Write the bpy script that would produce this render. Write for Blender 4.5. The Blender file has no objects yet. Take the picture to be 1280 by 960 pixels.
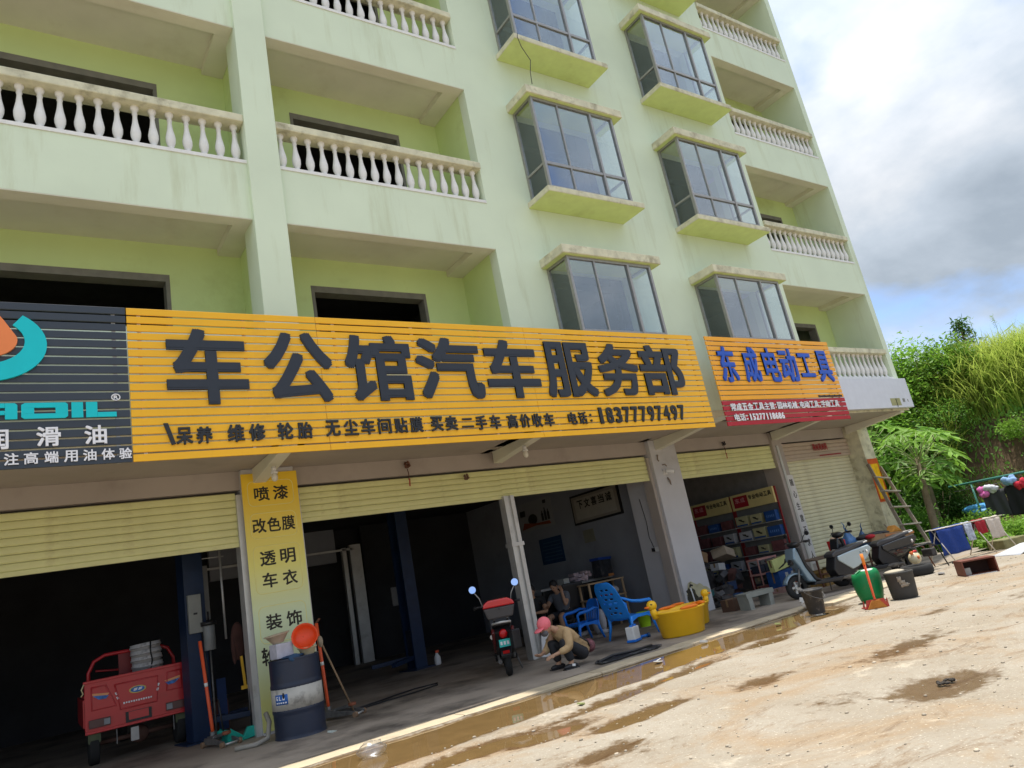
import bpy, bmesh, math, random
import numpy as np
from mathutils import Vector, Matrix, noise, Euler

rnd = random.Random(7)
nr = np.random.RandomState(11)
RAD = math.radians
PI = math.pi
sc = bpy.context.scene
COL = sc.collection

# ------------------------------------------------------------------ camera, sky, sun, exposure
cam_d = bpy.data.cameras.new('camera')
cam = bpy.data.objects.new('camera', cam_d)
COL.objects.link(cam)
RC = np.array([[0.82062849, -0.54030308, -0.18612221],
               [-0.00547574, 0.31824531, -0.94799258],
               [0.57143583, 0.77896887, 0.25820261]])
cm = Matrix.Identity(4)
for i in range(3):
    cm[i][0] = RC[0][i]
    cm[i][1] = -RC[1][i]
    cm[i][2] = -RC[2][i]
cm[0][3], cm[1][3], cm[2][3] = 0, 0, 1.25
cam.matrix_world = cm
cam_d.sensor_width = 36
cam_d.lens = 36 * 895.04 / 1280
cam_d.clip_end = 3000
sc.camera = cam

SUN_V = Vector((0.13, 0.040, 1.0)).normalized()      # towards the sun: near the zenith, a touch behind the facade
elev = math.asin(SUN_V.z)
azim = math.atan2(SUN_V.x, SUN_V.y)
w = bpy.data.worlds.new('World')
sc.world = w
w.use_nodes = True
nt = w.node_tree
nt.nodes.clear()
def wn(t, **kw):
    n = nt.nodes.new(t)
    for k, v in kw.items():
        setattr(n, k, v)
    return n
L = nt.links.new
out = wn('ShaderNodeOutputWorld')
bg = wn('ShaderNodeBackground')
bg.inputs[1].default_value = 0.13
sky = wn('ShaderNodeTexSky', sky_type='NISHITA', sun_disc=False)
sky.sun_elevation = elev
sky.sun_rotation = azim
sky.air_density = 1.0
sky.dust_density = 0.6
sky.ozone_density = 1.2
tc = wn('ShaderNodeTexCoord')
sep = wn('ShaderNodeSeparateXYZ')
L(tc.outputs['Generated'], sep.inputs[0])
zc = wn('ShaderNodeMath', operation='MAXIMUM'); zc.inputs[1].default_value = 0.0
L(sep.outputs[2], zc.inputs[0])
za = wn('ShaderNodeMath', operation='ADD'); za.inputs[1].default_value = 0.45
L(zc.outputs[0], za.inputs[0])
dx = wn('ShaderNodeMath', operation='DIVIDE'); dy = wn('ShaderNodeMath', operation='DIVIDE')
L(sep.outputs[0], dx.inputs[0]); L(za.outputs[0], dx.inputs[1])
L(sep.outputs[1], dy.inputs[0]); L(za.outputs[0], dy.inputs[1])
cb = wn('ShaderNodeCombineXYZ')
L(dx.outputs[0], cb.inputs[0]); L(dy.outputs[0], cb.inputs[1])
mp = wn('ShaderNodeMapping'); mp.inputs['Location'].default_value = (7.2, 3.3, 2.9)
L(cb.outputs[0], mp.inputs[0])
n1 = wn('ShaderNodeTexNoise'); n1.inputs['Scale'].default_value = 2.2; n1.inputs['Detail'].default_value = 9
n1.inputs['Roughness'].default_value = 0.52; n1.inputs['Distortion'].default_value = 0.12
L(mp.outputs[0], n1.inputs['Vector'])
n2 = wn('ShaderNodeTexNoise'); n2.inputs['Scale'].default_value = 2.2; n2.inputs['Distortion'].default_value = 0.15; n2.inputs['Detail'].default_value = 7
n2.inputs['Roughness'].default_value = 0.55
mp2 = wn('ShaderNodeMapping'); mp2.inputs['Location'].default_value = (1.3, 6.0, 12.1)
L(cb.outputs[0], mp2.inputs[0]); L(mp2.outputs[0], n2.inputs['Vector'])
cov = wn('ShaderNodeValToRGB')
cov.color_ramp.elements[0].position = 0.33; cov.color_ramp.elements[0].color = (0, 0, 0, 1)
cov.color_ramp.elements[1].position = 0.50; cov.color_ramp.elements[1].color = (1, 1, 1, 1)
L(n1.outputs[0], cov.inputs[0])
shade = wn('ShaderNodeValToRGB')
e = shade.color_ramp.elements
e[0].position = 0.36; e[0].color = (3.2, 3.3, 3.45, 1)
e[1].position = 0.66; e[1].color = (1.45, 1.70, 2.0, 1)
m_ = e.new(0.50); m_.color = (2.15, 2.42, 2.75, 1)
L(n2.outputs[0], shade.inputs[0])
tint = wn('ShaderNodeMixRGB', blend_type='MULTIPLY'); tint.inputs[0].default_value = 1
tint.inputs[2].default_value = (0.58, 0.68, 0.86, 1)
L(sky.outputs[0], tint.inputs[1])
mx = wn('ShaderNodeMixRGB')
# clouds brightened overhead near the high sun, above the view, to lift facade light
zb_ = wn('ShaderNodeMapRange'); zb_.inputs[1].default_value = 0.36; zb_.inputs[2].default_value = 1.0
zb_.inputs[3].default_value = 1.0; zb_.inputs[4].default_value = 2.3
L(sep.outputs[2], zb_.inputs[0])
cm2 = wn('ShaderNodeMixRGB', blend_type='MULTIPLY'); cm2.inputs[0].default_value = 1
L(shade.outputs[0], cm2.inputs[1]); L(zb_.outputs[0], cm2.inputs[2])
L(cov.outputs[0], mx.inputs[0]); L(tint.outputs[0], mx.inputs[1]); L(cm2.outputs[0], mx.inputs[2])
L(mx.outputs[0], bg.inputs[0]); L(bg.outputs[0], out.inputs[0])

sun_d = bpy.data.lights.new('sun', 'SUN')
sun_d.energy = 2.5
sun_d.angle = RAD(0.6)
sun_d.color = (1.0, 0.95, 0.86)
sun = bpy.data.objects.new('sun', sun_d)
COL.objects.link(sun)
sun.rotation_euler = SUN_V.to_track_quat('Z', 'Y').to_euler()
sun.location = (0, -20, 60)

vs = sc.view_settings
vs.view_transform = 'Standard'
vs.look = 'None'
vs.gamma = 1
vs.exposure = 1.13
sc.cycles.max_bounces = 8
sc.cycles.diffuse_bounces = 4
sc.cycles.glossy_bounces = 4
sc.cycles.transparent_max_bounces = 12
sc.cycles.use_denoising = True

# ------------------------------------------------------------------ materials
def lin(r, g, b):
    def f(c):
        c /= 255
        return c / 12.92 if c <= 0.04045 else ((c + 0.055) / 1.055) ** 2.4
    return (f(r), f(g), f(b))
_M = {}
def mat(name, col, rough=0.6, metal=0.0, var=0.12, scale=6.0, bump=0.0, bscale=None, spec=0.4,
        dirt=None, dscale=1.5, damt=0.5, streak=False, emit=0.0, sub=0.0, coat=0.0, alpha=1.0, trans=0.0, dpos=0.55):
    """procedural principled: object-space noise tints the colour, an optional dirt colour blotches over it"""
    if name in _M:
        return _M[name]
    m = bpy.data.materials.new(name)
    m.use_nodes = True
    n = m.node_tree.nodes; l = m.node_tree.links.new
    p = n['Principled BSDF']
    p.inputs['Roughness'].default_value = rough
    p.inputs['Metallic'].default_value = metal
    p.inputs['Specular IOR Level'].default_value = spec
    p.inputs['Coat Weight'].default_value = coat
    p.inputs['Transmission Weight'].default_value = trans
    t = n.new('ShaderNodeTexCoord')
    src = t.outputs['Object']
    ns = n.new('ShaderNodeTexNoise'); ns.inputs['Scale'].default_value = scale; ns.inputs['Detail'].default_value = 5
    l(src, ns.inputs['Vector'])
    mr = n.new('ShaderNodeMapRange'); mr.inputs[1].default_value = 0.3; mr.inputs[2].default_value = 0.7
    mr.inputs[3].default_value = 1 - var; mr.inputs[4].default_value = 1 + var
    l(ns.outputs[0], mr.inputs[0])
    mul = n.new('ShaderNodeMixRGB'); mul.blend_type = 'MULTIPLY'; mul.inputs[0].default_value = 1
    mul.inputs[1].default_value = (*col, 1)
    l(mr.outputs[0], mul.inputs[2])
    last = mul.outputs[0]
    if dirt is not None:
        d = n.new('ShaderNodeTexNoise'); d.inputs['Scale'].default_value = dscale; d.inputs['Detail'].default_value = 8
        d.inputs['Roughness'].default_value = 0.65
        if streak:
            mpn = n.new('ShaderNodeMapping'); mpn.inputs['Scale'].default_value = (3.0, 3.0, 0.35)
            l(src, mpn.inputs[0]); l(mpn.outputs[0], d.inputs['Vector'])
        else:
            l(src, d.inputs['Vector'])
        r = n.new('ShaderNodeMapRange'); r.inputs[1].default_value = dpos; r.inputs[2].default_value = dpos + 0.18
        r.inputs[3].default_value = 0; r.inputs[4].default_value = damt
        l(d.outputs[0], r.inputs[0])
        mxx = n.new('ShaderNodeMixRGB')
        l(r.outputs[0], mxx.inputs[0]); l(last, mxx.inputs[1]); mxx.inputs[2].default_value = (*dirt, 1)
        last = mxx.outputs[0]
    l(last, p.inputs['Base Color'])
    if bump:
        b = n.new('ShaderNodeBump'); b.inputs['Strength'].default_value = bump; b.inputs['Distance'].default_value = 0.02
        bn = n.new('ShaderNodeTexNoise'); bn.inputs['Scale'].default_value = bscale or scale * 4; bn.inputs['Detail'].default_value = 6
        l(src, bn.inputs['Vector']); l(bn.outputs[0], b.inputs['Height']); l(b.outputs[0], p.inputs['Normal'])
    if emit:
        p.inputs['Emission Color'].default_value = (*col, 1); p.inputs['Emission Strength'].default_value = emit
    if sub:      # leaf-like: part of the light passes through
        tr = n.new('ShaderNodeBsdfTranslucent'); l(last, tr.inputs[0])
        ms = n.new('ShaderNodeMixShader'); ms.inputs[0].default_value = sub
        l(p.outputs[0], ms.inputs[1]); l(tr.outputs[0], ms.inputs[2])
        l(ms.outputs[0], n['Material Output'].inputs[0])
    _M[name] = m
    return m

def glass(name, tintc, refl=0.35, rough=0.02):
    m = bpy.data.materials.new(name); m.use_nodes = True
    n = m.node_tree.nodes; l = m.node_tree.links.new
    n.remove(n['Principled BSDF'])
    tr = n.new('ShaderNodeBsdfTransparent'); tr.inputs[0].default_value = (*tintc, 1)
    gl = n.new('ShaderNodeBsdfGlossy'); gl.inputs['Roughness'].default_value = rough
    gl.inputs[0].default_value = (0.86, 0.92, 1.0, 1)
    fr = n.new('ShaderNodeFresnel')
    gb_ = n.new('ShaderNodeNewGeometry'); ir = n.new('ShaderNodeMapRange')      # same index seen from both faces of the pane
    ir.inputs[3].default_value = 1.5; ir.inputs[4].default_value = 1 / 1.5
    l(gb_.outputs['Backfacing'], ir.inputs[0]); l(ir.outputs[0], fr.inputs[0])
    mr = n.new('ShaderNodeMapRange'); mr.inputs[3].default_value = refl; mr.inputs[4].default_value = 1.0
    l(fr.outputs[0], mr.inputs[0])
    ms = n.new('ShaderNodeMixShader')
    t = n.new('ShaderNodeTexCoord'); ns = n.new('ShaderNodeTexNoise'); ns.inputs['Scale'].default_value = 1.3
    b = n.new('ShaderNodeBump'); b.inputs['Strength'].default_value = 0.04; b.inputs['Distance'].default_value = 0.05
    l(t.outputs['Object'], ns.inputs['Vector']); l(ns.outputs[0], b.inputs['Height']); l(b.outputs[0], gl.inputs['Normal'])
    l(mr.outputs[0], ms.inputs[0]); l(tr.outputs[0], ms.inputs[1]); l(gl.outputs[0], ms.inputs[2])
    l(ms.outputs[0], n['Material Output'].inputs[0])
    return m

# ------------------------------------------------------------------ mesh helpers
def fr(d):
    d = Vector(d).normalized()
    u = d.orthogonal().normalized() if abs(d.z) > 0.999 else Vector((0, 0, 1)).cross(d).normalized()
    return u, d.cross(u).normalized()

class MB:
    def __init__(s):
        s.v = []; s.f = []; s.sm = []
    def add(s, vs_, fs, smooth=False):
        o = len(s.v)
        s.v += [tuple(p) for p in vs_]
        s.f += [tuple(i + o for i in q) for q in fs]
        s.sm += [smooth] * len(fs)
        return s
    def box(s, x0, x1, y0, y1, z0, z1):
        v = [(x0, y0, z0), (x1, y0, z0), (x1, y1, z0), (x0, y1, z0), (x0, y0, z1), (x1, y0, z1), (x1, y1, z1), (x0, y1, z1)]
        return s.add(v, [(3, 2, 1, 0), (4, 5, 6, 7), (0, 1, 5, 4), (1, 2, 6, 5), (2, 3, 7, 6), (3, 0, 4, 7)])
    def obox(s, c, size, rot=(0, 0, 0)):
        m = Euler(rot).to_matrix(); c = Vector(c)
        h = [x / 2 for x in size]
        v = []
        for z in (-1, 1):
            for x, y in ((-1, -1), (1, -1), (1, 1), (-1, 1)):
                v.append(c + m @ Vector((x * h[0], y * h[1], z * h[2])))
        return s.add(v, [(3, 2, 1, 0), (4, 5, 6, 7), (0, 1, 5, 4), (1, 2, 6, 5), (2, 3, 7, 6), (3, 0, 4, 7)])
    def bar(s, a, b, wd, ht, up=(0, 0, 1)):
        a = Vector(a); b = Vector(b); d = (b - a).normalized()
        u = d.cross(Vector(up))
        if u.length < 1e-4:
            u = d.cross(Vector((0, 1, 0)))
        u.normalize(); w_ = u.cross(d).normalized()
        v = []
        for p in (a, b):
            for x, y in ((-1, -1), (1, -1), (1, 1), (-1, 1)):
                v.append(p + u * x * wd / 2 + w_ * y * ht / 2)
        return s.add(v, [(3, 2, 1, 0), (4, 5, 6, 7), (0, 1, 5, 4), (1, 2, 6, 5), (2, 3, 7, 6), (3, 0, 4, 7)])
    def tube(s, pts, r, n=8, closed=False):
        P = [Vector(p) for p in pts]; k = len(P)
        rs = r if isinstance(r, (list, tuple)) else [r] * k
        vs_, fs = [], []
        u = None
        for i, p in enumerate(P):
            if closed:
                d = P[(i + 1) % k] - P[i - 1]
            else:
                d = P[min(i + 1, k - 1)] - P[max(i - 1, 0)]
            d.normalize()
            if u is None:
                u, q = fr(d)
            else:
                u = (u - d * u.dot(d)).normalized(); q = d.cross(u)
            for j in range(n):
                a = 2 * PI * j / n
                vs_.append(p + (u * math.cos(a) + q * math.sin(a)) * rs[i])
        for i in range(k if closed else k - 1):
            i2 = (i + 1) % k
            for j in range(n):
                fs.append((i * n + j, i * n + (j + 1) % n, i2 * n + (j + 1) % n, i2 * n + j))
        s.add(vs_, fs, True)
        if not closed:
            o = len(s.v) - len(vs_)
            s.f += [tuple(o + j for j in reversed(range(n))), tuple(o + (k - 1) * n + j for j in range(n))]
            s.sm += [False, False]
        return s
    def lathe(s, prof, n=16, M=None, caps=True, smooth=True):
        vs_, fs = [], []
        for (r, z) in prof:
            for j in range(n):
                a = 2 * PI * j / n
                p = Vector((r * math.cos(a), r * math.sin(a), z))
                vs_.append(M @ p if M else p)
        for i in range(len(prof) - 1):
            for j in range(n):
                fs.append((i * n + j, i * n + (j + 1) % n, (i + 1) * n + (j + 1) % n, (i + 1) * n + j))
        s.add(vs_, fs, smooth)
        if caps:
            o = len(s.v) - len(vs_)
            if prof[0][0] > 1e-4:
                s.f.append(tuple(o + j for j in reversed(range(n)))); s.sm.append(False)
            if prof[-1][0] > 1e-4:
                s.f.append(tuple(o + (len(prof) - 1) * n + j for j in range(n))); s.sm.append(False)
        return s
    def cyl(s, a, b, r, n=16, r2=None):
        return s.tube([a, b], [r, r if r2 is None else r2], n)
    def ell(s, c, r, n=12, m=8, M=None):
        c = Vector(c); vs_ = []; fs = []
        for i in range(m + 1):
            t = PI * i / m
            for j in range(n):
                a = 2 * PI * j / n
                p = Vector((r[0] * math.sin(t) * math.cos(a), r[1] * math.sin(t) * math.sin(a), r[2] * math.cos(t)))
                vs_.append(c + (M @ p if M else p))
        for i in range(m):
            for j in range(n):
                fs.append((i * n + j, (i + 1) * n + j, (i + 1) * n + (j + 1) % n, i * n + (j + 1) % n))
        return s.add(vs_, fs, True)
    def prism(s, poly, d0, d1, axis='y'):
        """extrude a 2-D outline; axis y: outline in xz, x: outline in yz, z: outline in xy"""
        k = len(poly)
        def P3(p, d):
            return (p[0], d, p[1]) if axis == 'y' else (d, p[0], p[1]) if axis == 'x' else (p[0], p[1], d)
        v = [P3(p, d0) for p in poly] + [P3(p, d1) for p in poly]
        f = [tuple(range(k)), tuple(reversed(range(k, 2 * k)))]
        f += [(i, i + k, (i + 1) % k + k, (i + 1) % k) for i in range(k)]
        return s.add(v, f)
    def xf(s, M, start=0):
        for i in range(start, len(s.v)):
            s.v[i] = tuple(M @ Vector(s.v[i]))
        return s
    def build(s, name, m=None, parent=None, bevel=0.0, loc=None, rot=None, segs=2, solid=0.0, sub=0, normals=True):
        me = bpy.data.meshes.new(name)
        me.from_pydata(s.v, [], s.f)
        me.polygons.foreach_set('use_smooth', s.sm)
        if normals and len(s.f) < 60000:
            bm = bmesh.new(); bm.from_mesh(me)
            bmesh.ops.remove_doubles(bm, verts=bm.verts, dist=1e-5)
            bmesh.ops.recalc_face_normals(bm, faces=bm.faces)
            bm.to_mesh(me); bm.free()
        me.update()
        o = bpy.data.objects.new(name, me)
        COL.objects.link(o)
        for q in (m if isinstance(m, (list, tuple)) else [m]):
            if q:
                me.materials.append(q)
        if parent is not None:
            o.parent = parent
        if loc is not None:
            o.location = loc
        if rot is not None:
            o.rotation_euler = rot
        if solid:
            md = o.modifiers.new('solid', 'SOLIDIFY'); md.thickness = solid; md.offset = 0
        if bevel:
            md = o.modifiers.new('bevel', 'BEVEL'); md.width = bevel; md.segments = segs; md.limit_method = 'ANGLE'
        if sub:
            md = o.modifiers.new('sub', 'SUBSURF'); md.levels = sub; md.render_levels = sub
        return o

def thing(name, label, cat, loc=(0, 0, 0), rot=(0, 0, 0), group=None):
    o = bpy.data.objects.new(name, None)
    COL.objects.link(o)
    o.empty_display_size = 0.1
    o.location = loc
    o.rotation_euler = rot if not isinstance(rot, (int, float)) else (0, 0, rot)
    o['label'] = label; o['category'] = cat
    if group:
        o['group'] = group
    return o
def tag(o, label, cat, group=None, kind=None):
    if label: o['label'] = label
    if cat: o['category'] = cat
    if group: o['group'] = group
    if kind: o['kind'] = kind
    return o
def struct(o):
    o['kind'] = 'structure'; return o
def kids(o):
    return [c for c in bpy.data.objects if c.parent == o]
def dup(o, parent=None, loc=None, name=None):
    c = o.copy(); COL.objects.link(c)
    c.parent = parent
    if loc is not None:
        c.location = loc
    for ch in CH.get(o.name, []):
        dup(ch, c)
    return c
CH = {}
def inst(src, parent, loc, rot=None, scale=None):
    c = src.copy(); COL.objects.link(c); c.parent = parent; c.location = loc
    if rot is not None: c.rotation_euler = rot
    if scale is not None: c.scale = scale
    return c

# flat lettering cut as thin solid shapes
_G = {}
def glyph(s_, bold=0.0, shear=0.0):
    key = (s_, bold, shear)
    if key in _G:
        return _G[key]
    cu = bpy.data.curves.new('glyph', 'FONT')
    cu.body = s_; cu.size = 1.0; cu.offset = bold; cu.shear = shear; cu.resolution_u = 3
    cu.fill_mode = 'BOTH'; cu.extrude = 0.5
    o = bpy.data.objects.new('glyph', cu); COL.objects.link(o)
    bpy.context.view_layer.update()
    dg = bpy.context.evaluated_depsgraph_get()
    me = bpy.data.meshes.new_from_object(o.evaluated_get(dg))
    v = np.array([q.co[:] for q in me.vertices]); f = [tuple(p.vertices) for p in me.polygons]
    bpy.data.objects.remove(o); bpy.data.curves.remove(cu); bpy.data.meshes.remove(me)
    _G[key] = (v, f)
    return _G[key]
def letter(s_, rect, y, depth, m, parent, name='character', bold=0.0, shear=0.0, axis='xz'):
    """one character (or string) fitted to rect (x0, x1, z0, z1), standing proud of plane y towards -y"""
    v, f = glyph(s_, 0.0, shear)
    if len(v) == 0:
        return None
    if bold:            # heavier strokes: copies of the outline pushed out round it, each a hair behind the last
        vv, ff = [], []
        for j in range(9):
            ox_, oz_ = ((-1, -1), (0, -1), (1, -1), (1, 0), (1, 1), (0, 1), (-1, 1), (-1, 0), (0, 0))[j]
            c = v.copy(); c[:, 0] += bold * 0.9 * ox_; c[:, 1] += bold * 0.9 * oz_
            c[:, 2] = np.where(v[:, 2] > 0, v[:, 2] - 0.02 * (8 - j), v[:, 2])
            ff += [tuple(i + len(v) * j for i in q) for q in f]
            vv.append(c)
        v = np.concatenate(vv); f = ff
    x0, x1, z0, z1 = rect
    mn, mxx = v.min(0), v.max(0)
    sx = (x1 - x0) / max(mxx[0] - mn[0], 1e-6); sz = (z1 - z0) / max(mxx[1] - mn[1], 1e-6)
    X = (v[:, 0] - mn[0]) * sx + x0; Z = (v[:, 1] - mn[1]) * sz + z0
    Y = y - (v[:, 2] - mn[2]) * depth
    if axis == 'xz':
        P = np.stack([X, Y, Z], 1)
    else:                       # lettering on a wall whose plane is x = const, facing -x; rect x runs along -y
        P = np.stack([Y, -X, Z], 1)
    mb = MB(); mb.v = [tuple(p) for p in P]; mb.f = list(f); mb.sm = [False] * len(f)
    return mb.build(name, m, parent, normals=False)

# ------------------------------------------------------------------ shared materials
M_wall = mat('lime_wall_paint', (0.70, 0.79, 0.60), 0.75, var=0.04, scale=1.2, bump=0.06, bscale=30, dirt=(0.42, 0.43, 0.22), dscale=1.1, damt=0.4, streak=True)
M_rec = mat('bounce_tinted_recess_paint', (0.62, 0.74, 0.33), 0.8, var=0.06, scale=1.0, bump=0.06, bscale=30, dirt=(0.38, 0.42, 0.12), dscale=0.9, damt=0.4)  # facade paint yellowed for the recesses, ground bounce put into the colour
M_ceil = mat('cream_soffit_plaster', (0.72, 0.70, 0.58), 0.8, var=0.05, scale=2.0, bump=0.05, dirt=(0.48, 0.42, 0.30), dscale=1.4, damt=0.3)
M_cap = mat('stained_cream_coping', (0.66, 0.63, 0.45), 0.75, var=0.14, scale=7, bump=0.15, dirt=(0.20, 0.17, 0.09), dscale=3.4, damt=0.75, dpos=0.52)
M_bal = mat('white_baluster_plaster', (0.80, 0.79, 0.76), 0.6, var=0.05, scale=14, dirt=(0.42, 0.38, 0.30), dscale=9, damt=0.35, dpos=0.6)
M_under = mat('bounce_lit_underside_paint', (0.62, 0.72, 0.28), 0.8, var=0.05, dirt=(0.4, 0.42, 0.15), dscale=2, damt=0.3)  # light thrown up from the ground is painted into this underside colour
M_low = mat('pinkish_beige_wall', (0.42, 0.37, 0.33), 0.8, var=0.06, scale=1.6, bump=0.05, dirt=(0.25, 0.21, 0.18), dscale=1.8, damt=0.35)
M_pil = mat('pale_grey_pillar_paint', (0.55, 0.55, 0.57), 0.7, var=0.05, scale=2, dirt=(0.30, 0.28, 0.24), dscale=1.7, damt=0.4, dpos=0.58)
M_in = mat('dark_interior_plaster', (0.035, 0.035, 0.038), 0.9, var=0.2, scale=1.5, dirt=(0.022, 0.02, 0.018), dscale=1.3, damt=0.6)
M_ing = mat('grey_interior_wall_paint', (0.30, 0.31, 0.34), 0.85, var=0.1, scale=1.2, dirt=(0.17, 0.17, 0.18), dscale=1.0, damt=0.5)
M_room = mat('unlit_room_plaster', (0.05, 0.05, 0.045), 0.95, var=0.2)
M_shut = mat('yellow_shutter_slat_paint', (0.72, 0.72, 0.35), 0.45, var=0.06, scale=3, dirt=(0.35, 0.27, 0.12), dscale=2.5, damt=0.4)
M_shut5 = mat('cream_shutter_slat_paint', (0.70, 0.67, 0.46), 0.45, var=0.06, scale=3, dirt=(0.42, 0.35, 0.22), dscale=2.0, damt=0.35)
M_shutbox = mat('faded_pink_shutter_box', (0.50, 0.40, 0.31), 0.6, var=0.06)
M_alu = mat('grey_window_frame_metal', (0.34, 0.33, 0.31), 0.4, metal=0.5, var=0.08, scale=20)
M_steel = mat('silver_post_steel', (0.60, 0.60, 0.58), 0.4, metal=0.35, var=0.08, scale=5, dirt=(0.25, 0.22, 0.18), dscale=4, damt=0.5)
M_glass = glass('blue_tinted_window_glass', (0.88, 0.92, 0.93), 0.15, 0.015)
M_glass_side = glass('clear_side_glass', (0.94, 0.96, 0.96), 0.04, 0.02)
M_blk = mat('black_plastic', (0.018, 0.018, 0.02), 0.4, var=0.15)
M_rub = mat('black_tyre_rubber', (0.02, 0.02, 0.02), 0.85, var=0.2, bump=0.1)
M_white = mat('white_plastic', (0.75, 0.75, 0.74), 0.45, var=0.05, dirt=(0.4, 0.37, 0.3), dscale=8, damt=0.3)

# ------------------------------------------------------------------ apartment building over shops
T = 3.0; F = 8.28; PF = 9.83; ROOF = 19.0
bld = thing('apartment_building', 'lime green apartment block with balconies and bay windows above a row of shops', 'building', (0, 0, 0))
XL = -4.2; XE = 17.3; XR = 17.1; XC0, XC1 = 2.53, 2.95; XM0, XM1 = 6.27, 13.75
# front wall of the middle stretch with openings behind the bay windows
BAYX = [(7.12, 9.30), (10.72, 12.95)]
def wallpiece(x0, x1, z0, z1, y0=F, y1=F + 0.2, m=M_wall, name='front_wall', bev=0):
    return MB().box(x0, x1, y0, y1, z0, z1).build(name, m, bld, bevel=bev)
xs = [XM0, BAYX[0][0] + 0.12, BAYX[0][1] - 0.2, BAYX[1][0] + 0.12, BAYX[1][1] - 0.2, XM1]
for i in (0, 2, 4):
    wallpiece(xs[i], xs[i + 1], 3.3, ROOF)
for (a, b) in ((xs[1], xs[2]), (xs[3], xs[4])):
    for k in range(-1, 5):
        zs = 7.1 + T * (k - 0)          # sill of storey k
        z0 = zs - 3.0 + 1.95 if k > -1 else 3.3
        wallpiece(a, b, max(3.3, zs - 1.07) if k > -1 else 3.3, zs + 0.06)
    wallpiece(a, b, 7.1 + T * 4 - 1.07 + 0.0 + 2.95, ROOF)
# column between the two left balconies, end wall and piers
MB().box(XC0, XC1, F - 0.07, F + 0.42, 3.3, ROOF).build('facade_column', M_wall, bld, bevel=0.01)
MB().box(XR, XE, F, 15.0, 3.3, ROOF).build('end_wall', M_wall, bld)
MB().box(XM1, XM1 + 0.2, F + 0.2, 9.36, 3.3, ROOF).build('side_wall', M_rec, bld)
MB().box(XM0 + 0.003, XM0 + 0.2, F + 0.2, 9.36, 3.3, ROOF).build('side_wall', M_rec, bld)
MB().box(XC0 + 0.1, XC1 - 0.1, F + 0.42, 9.36, 3.3, ROOF).build('side_wall', M_rec, bld)
MB().box(XL, XE, 8.3, 15.2, ROOF, ROOF + 0.3).build('roof_slab', M_ceil, bld)
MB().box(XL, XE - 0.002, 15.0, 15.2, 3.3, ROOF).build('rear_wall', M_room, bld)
MB().box(XL - 0.2, XL, F, 15.0, 3.3, ROOF).build('end_wall', M_wall, bld)
# balcony back walls with dark door/window openings, storey by storey
baysx = {'left': (XL, XC0 + 0.1, [(-1.9, 1.70)]), 'mid': (XC1 - 0.1, XM0 + 0.003, [(3.60, 5.50)]), 'right': (XM1 + 0.2, XR, [(15.0, 16.42)])}
YB = 9.36
for key, (x0, x1, ops) in baysx.items():
    for k in range(-1, 4):
        fl = 6.45 + T * k; top = fl + T       # floor level of this storey (k=-1 is the first upper floor at 3.45)
        if key == 'right':
            hz = 5.86 + T * (k + 1)
        else:
            hz = 5.90 + T * (k + 1)
        sill = fl + (0.05 if key != 'left' else 0.6)
        mb = MB()
        (a, b) = ops[0]
        mb.box(x0, a, YB, YB + 0.2, fl, top - 0.1).box(b, x1, YB, YB + 0.2, fl, top - 0.1)
        mb.box(a, b, YB, YB + 0.2, hz, top - 0.1)
        if key == 'left':
            mb.box(a, b, YB, YB + 0.2, fl, sill)
        w_ = mb.build('balcony_back_wall', M_rec, bld)
        # grey unpainted reveal round the opening
        rv = MB()
        rv.box(a, a + 0.05, YB - 0.004, YB + 0.19, sill, hz).box(b - 0.05, b, YB - 0.004, YB + 0.19, sill, hz).box(a + 0.05, b - 0.05, YB - 0.004, YB + 0.19, hz - 0.10, hz)
        rv.build('opening_reveal', mat('bare_concrete_reveal', (0.20, 0.19, 0.16), 0.9, var=0.15), bld)
# floor slabs: soffit at 6.35+3k inside, front beam down to 6.25+3k
for k in range(-1, 5):
    zc_ = 6.35 + T * k
    for (x0, x1) in ((XL, XC0 + 0.1), (XC1 - 0.1, XM0 + 0.2), (XM1 + 0.0, XR)):
        MB().box(x0, x1, F + 0.2, YB, zc_, zc_ + 0.12).build('balcony_floor_slab', M_ceil, bld)
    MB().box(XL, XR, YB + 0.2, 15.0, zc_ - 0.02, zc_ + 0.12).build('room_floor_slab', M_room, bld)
    if k >= 0:
        for x in (XM0 - 0.297, XR - 0.30, XC0 - 0.20, XM1 + 0.2):
            MB().box(x, x + 0.297, F + 0.2, YB - 0.002, zc_ - 0.10, zc_ - 0.001).build('soffit_beam', M_ceil, bld)
for x in (6.3, 9.9, 13.8):
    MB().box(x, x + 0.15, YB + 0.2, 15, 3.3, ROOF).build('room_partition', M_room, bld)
MB().box(XM0 + 0.2, XM1, 11.9, 12.0, 3.45, ROOF).build('room_partition', M_room, bld)
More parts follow.
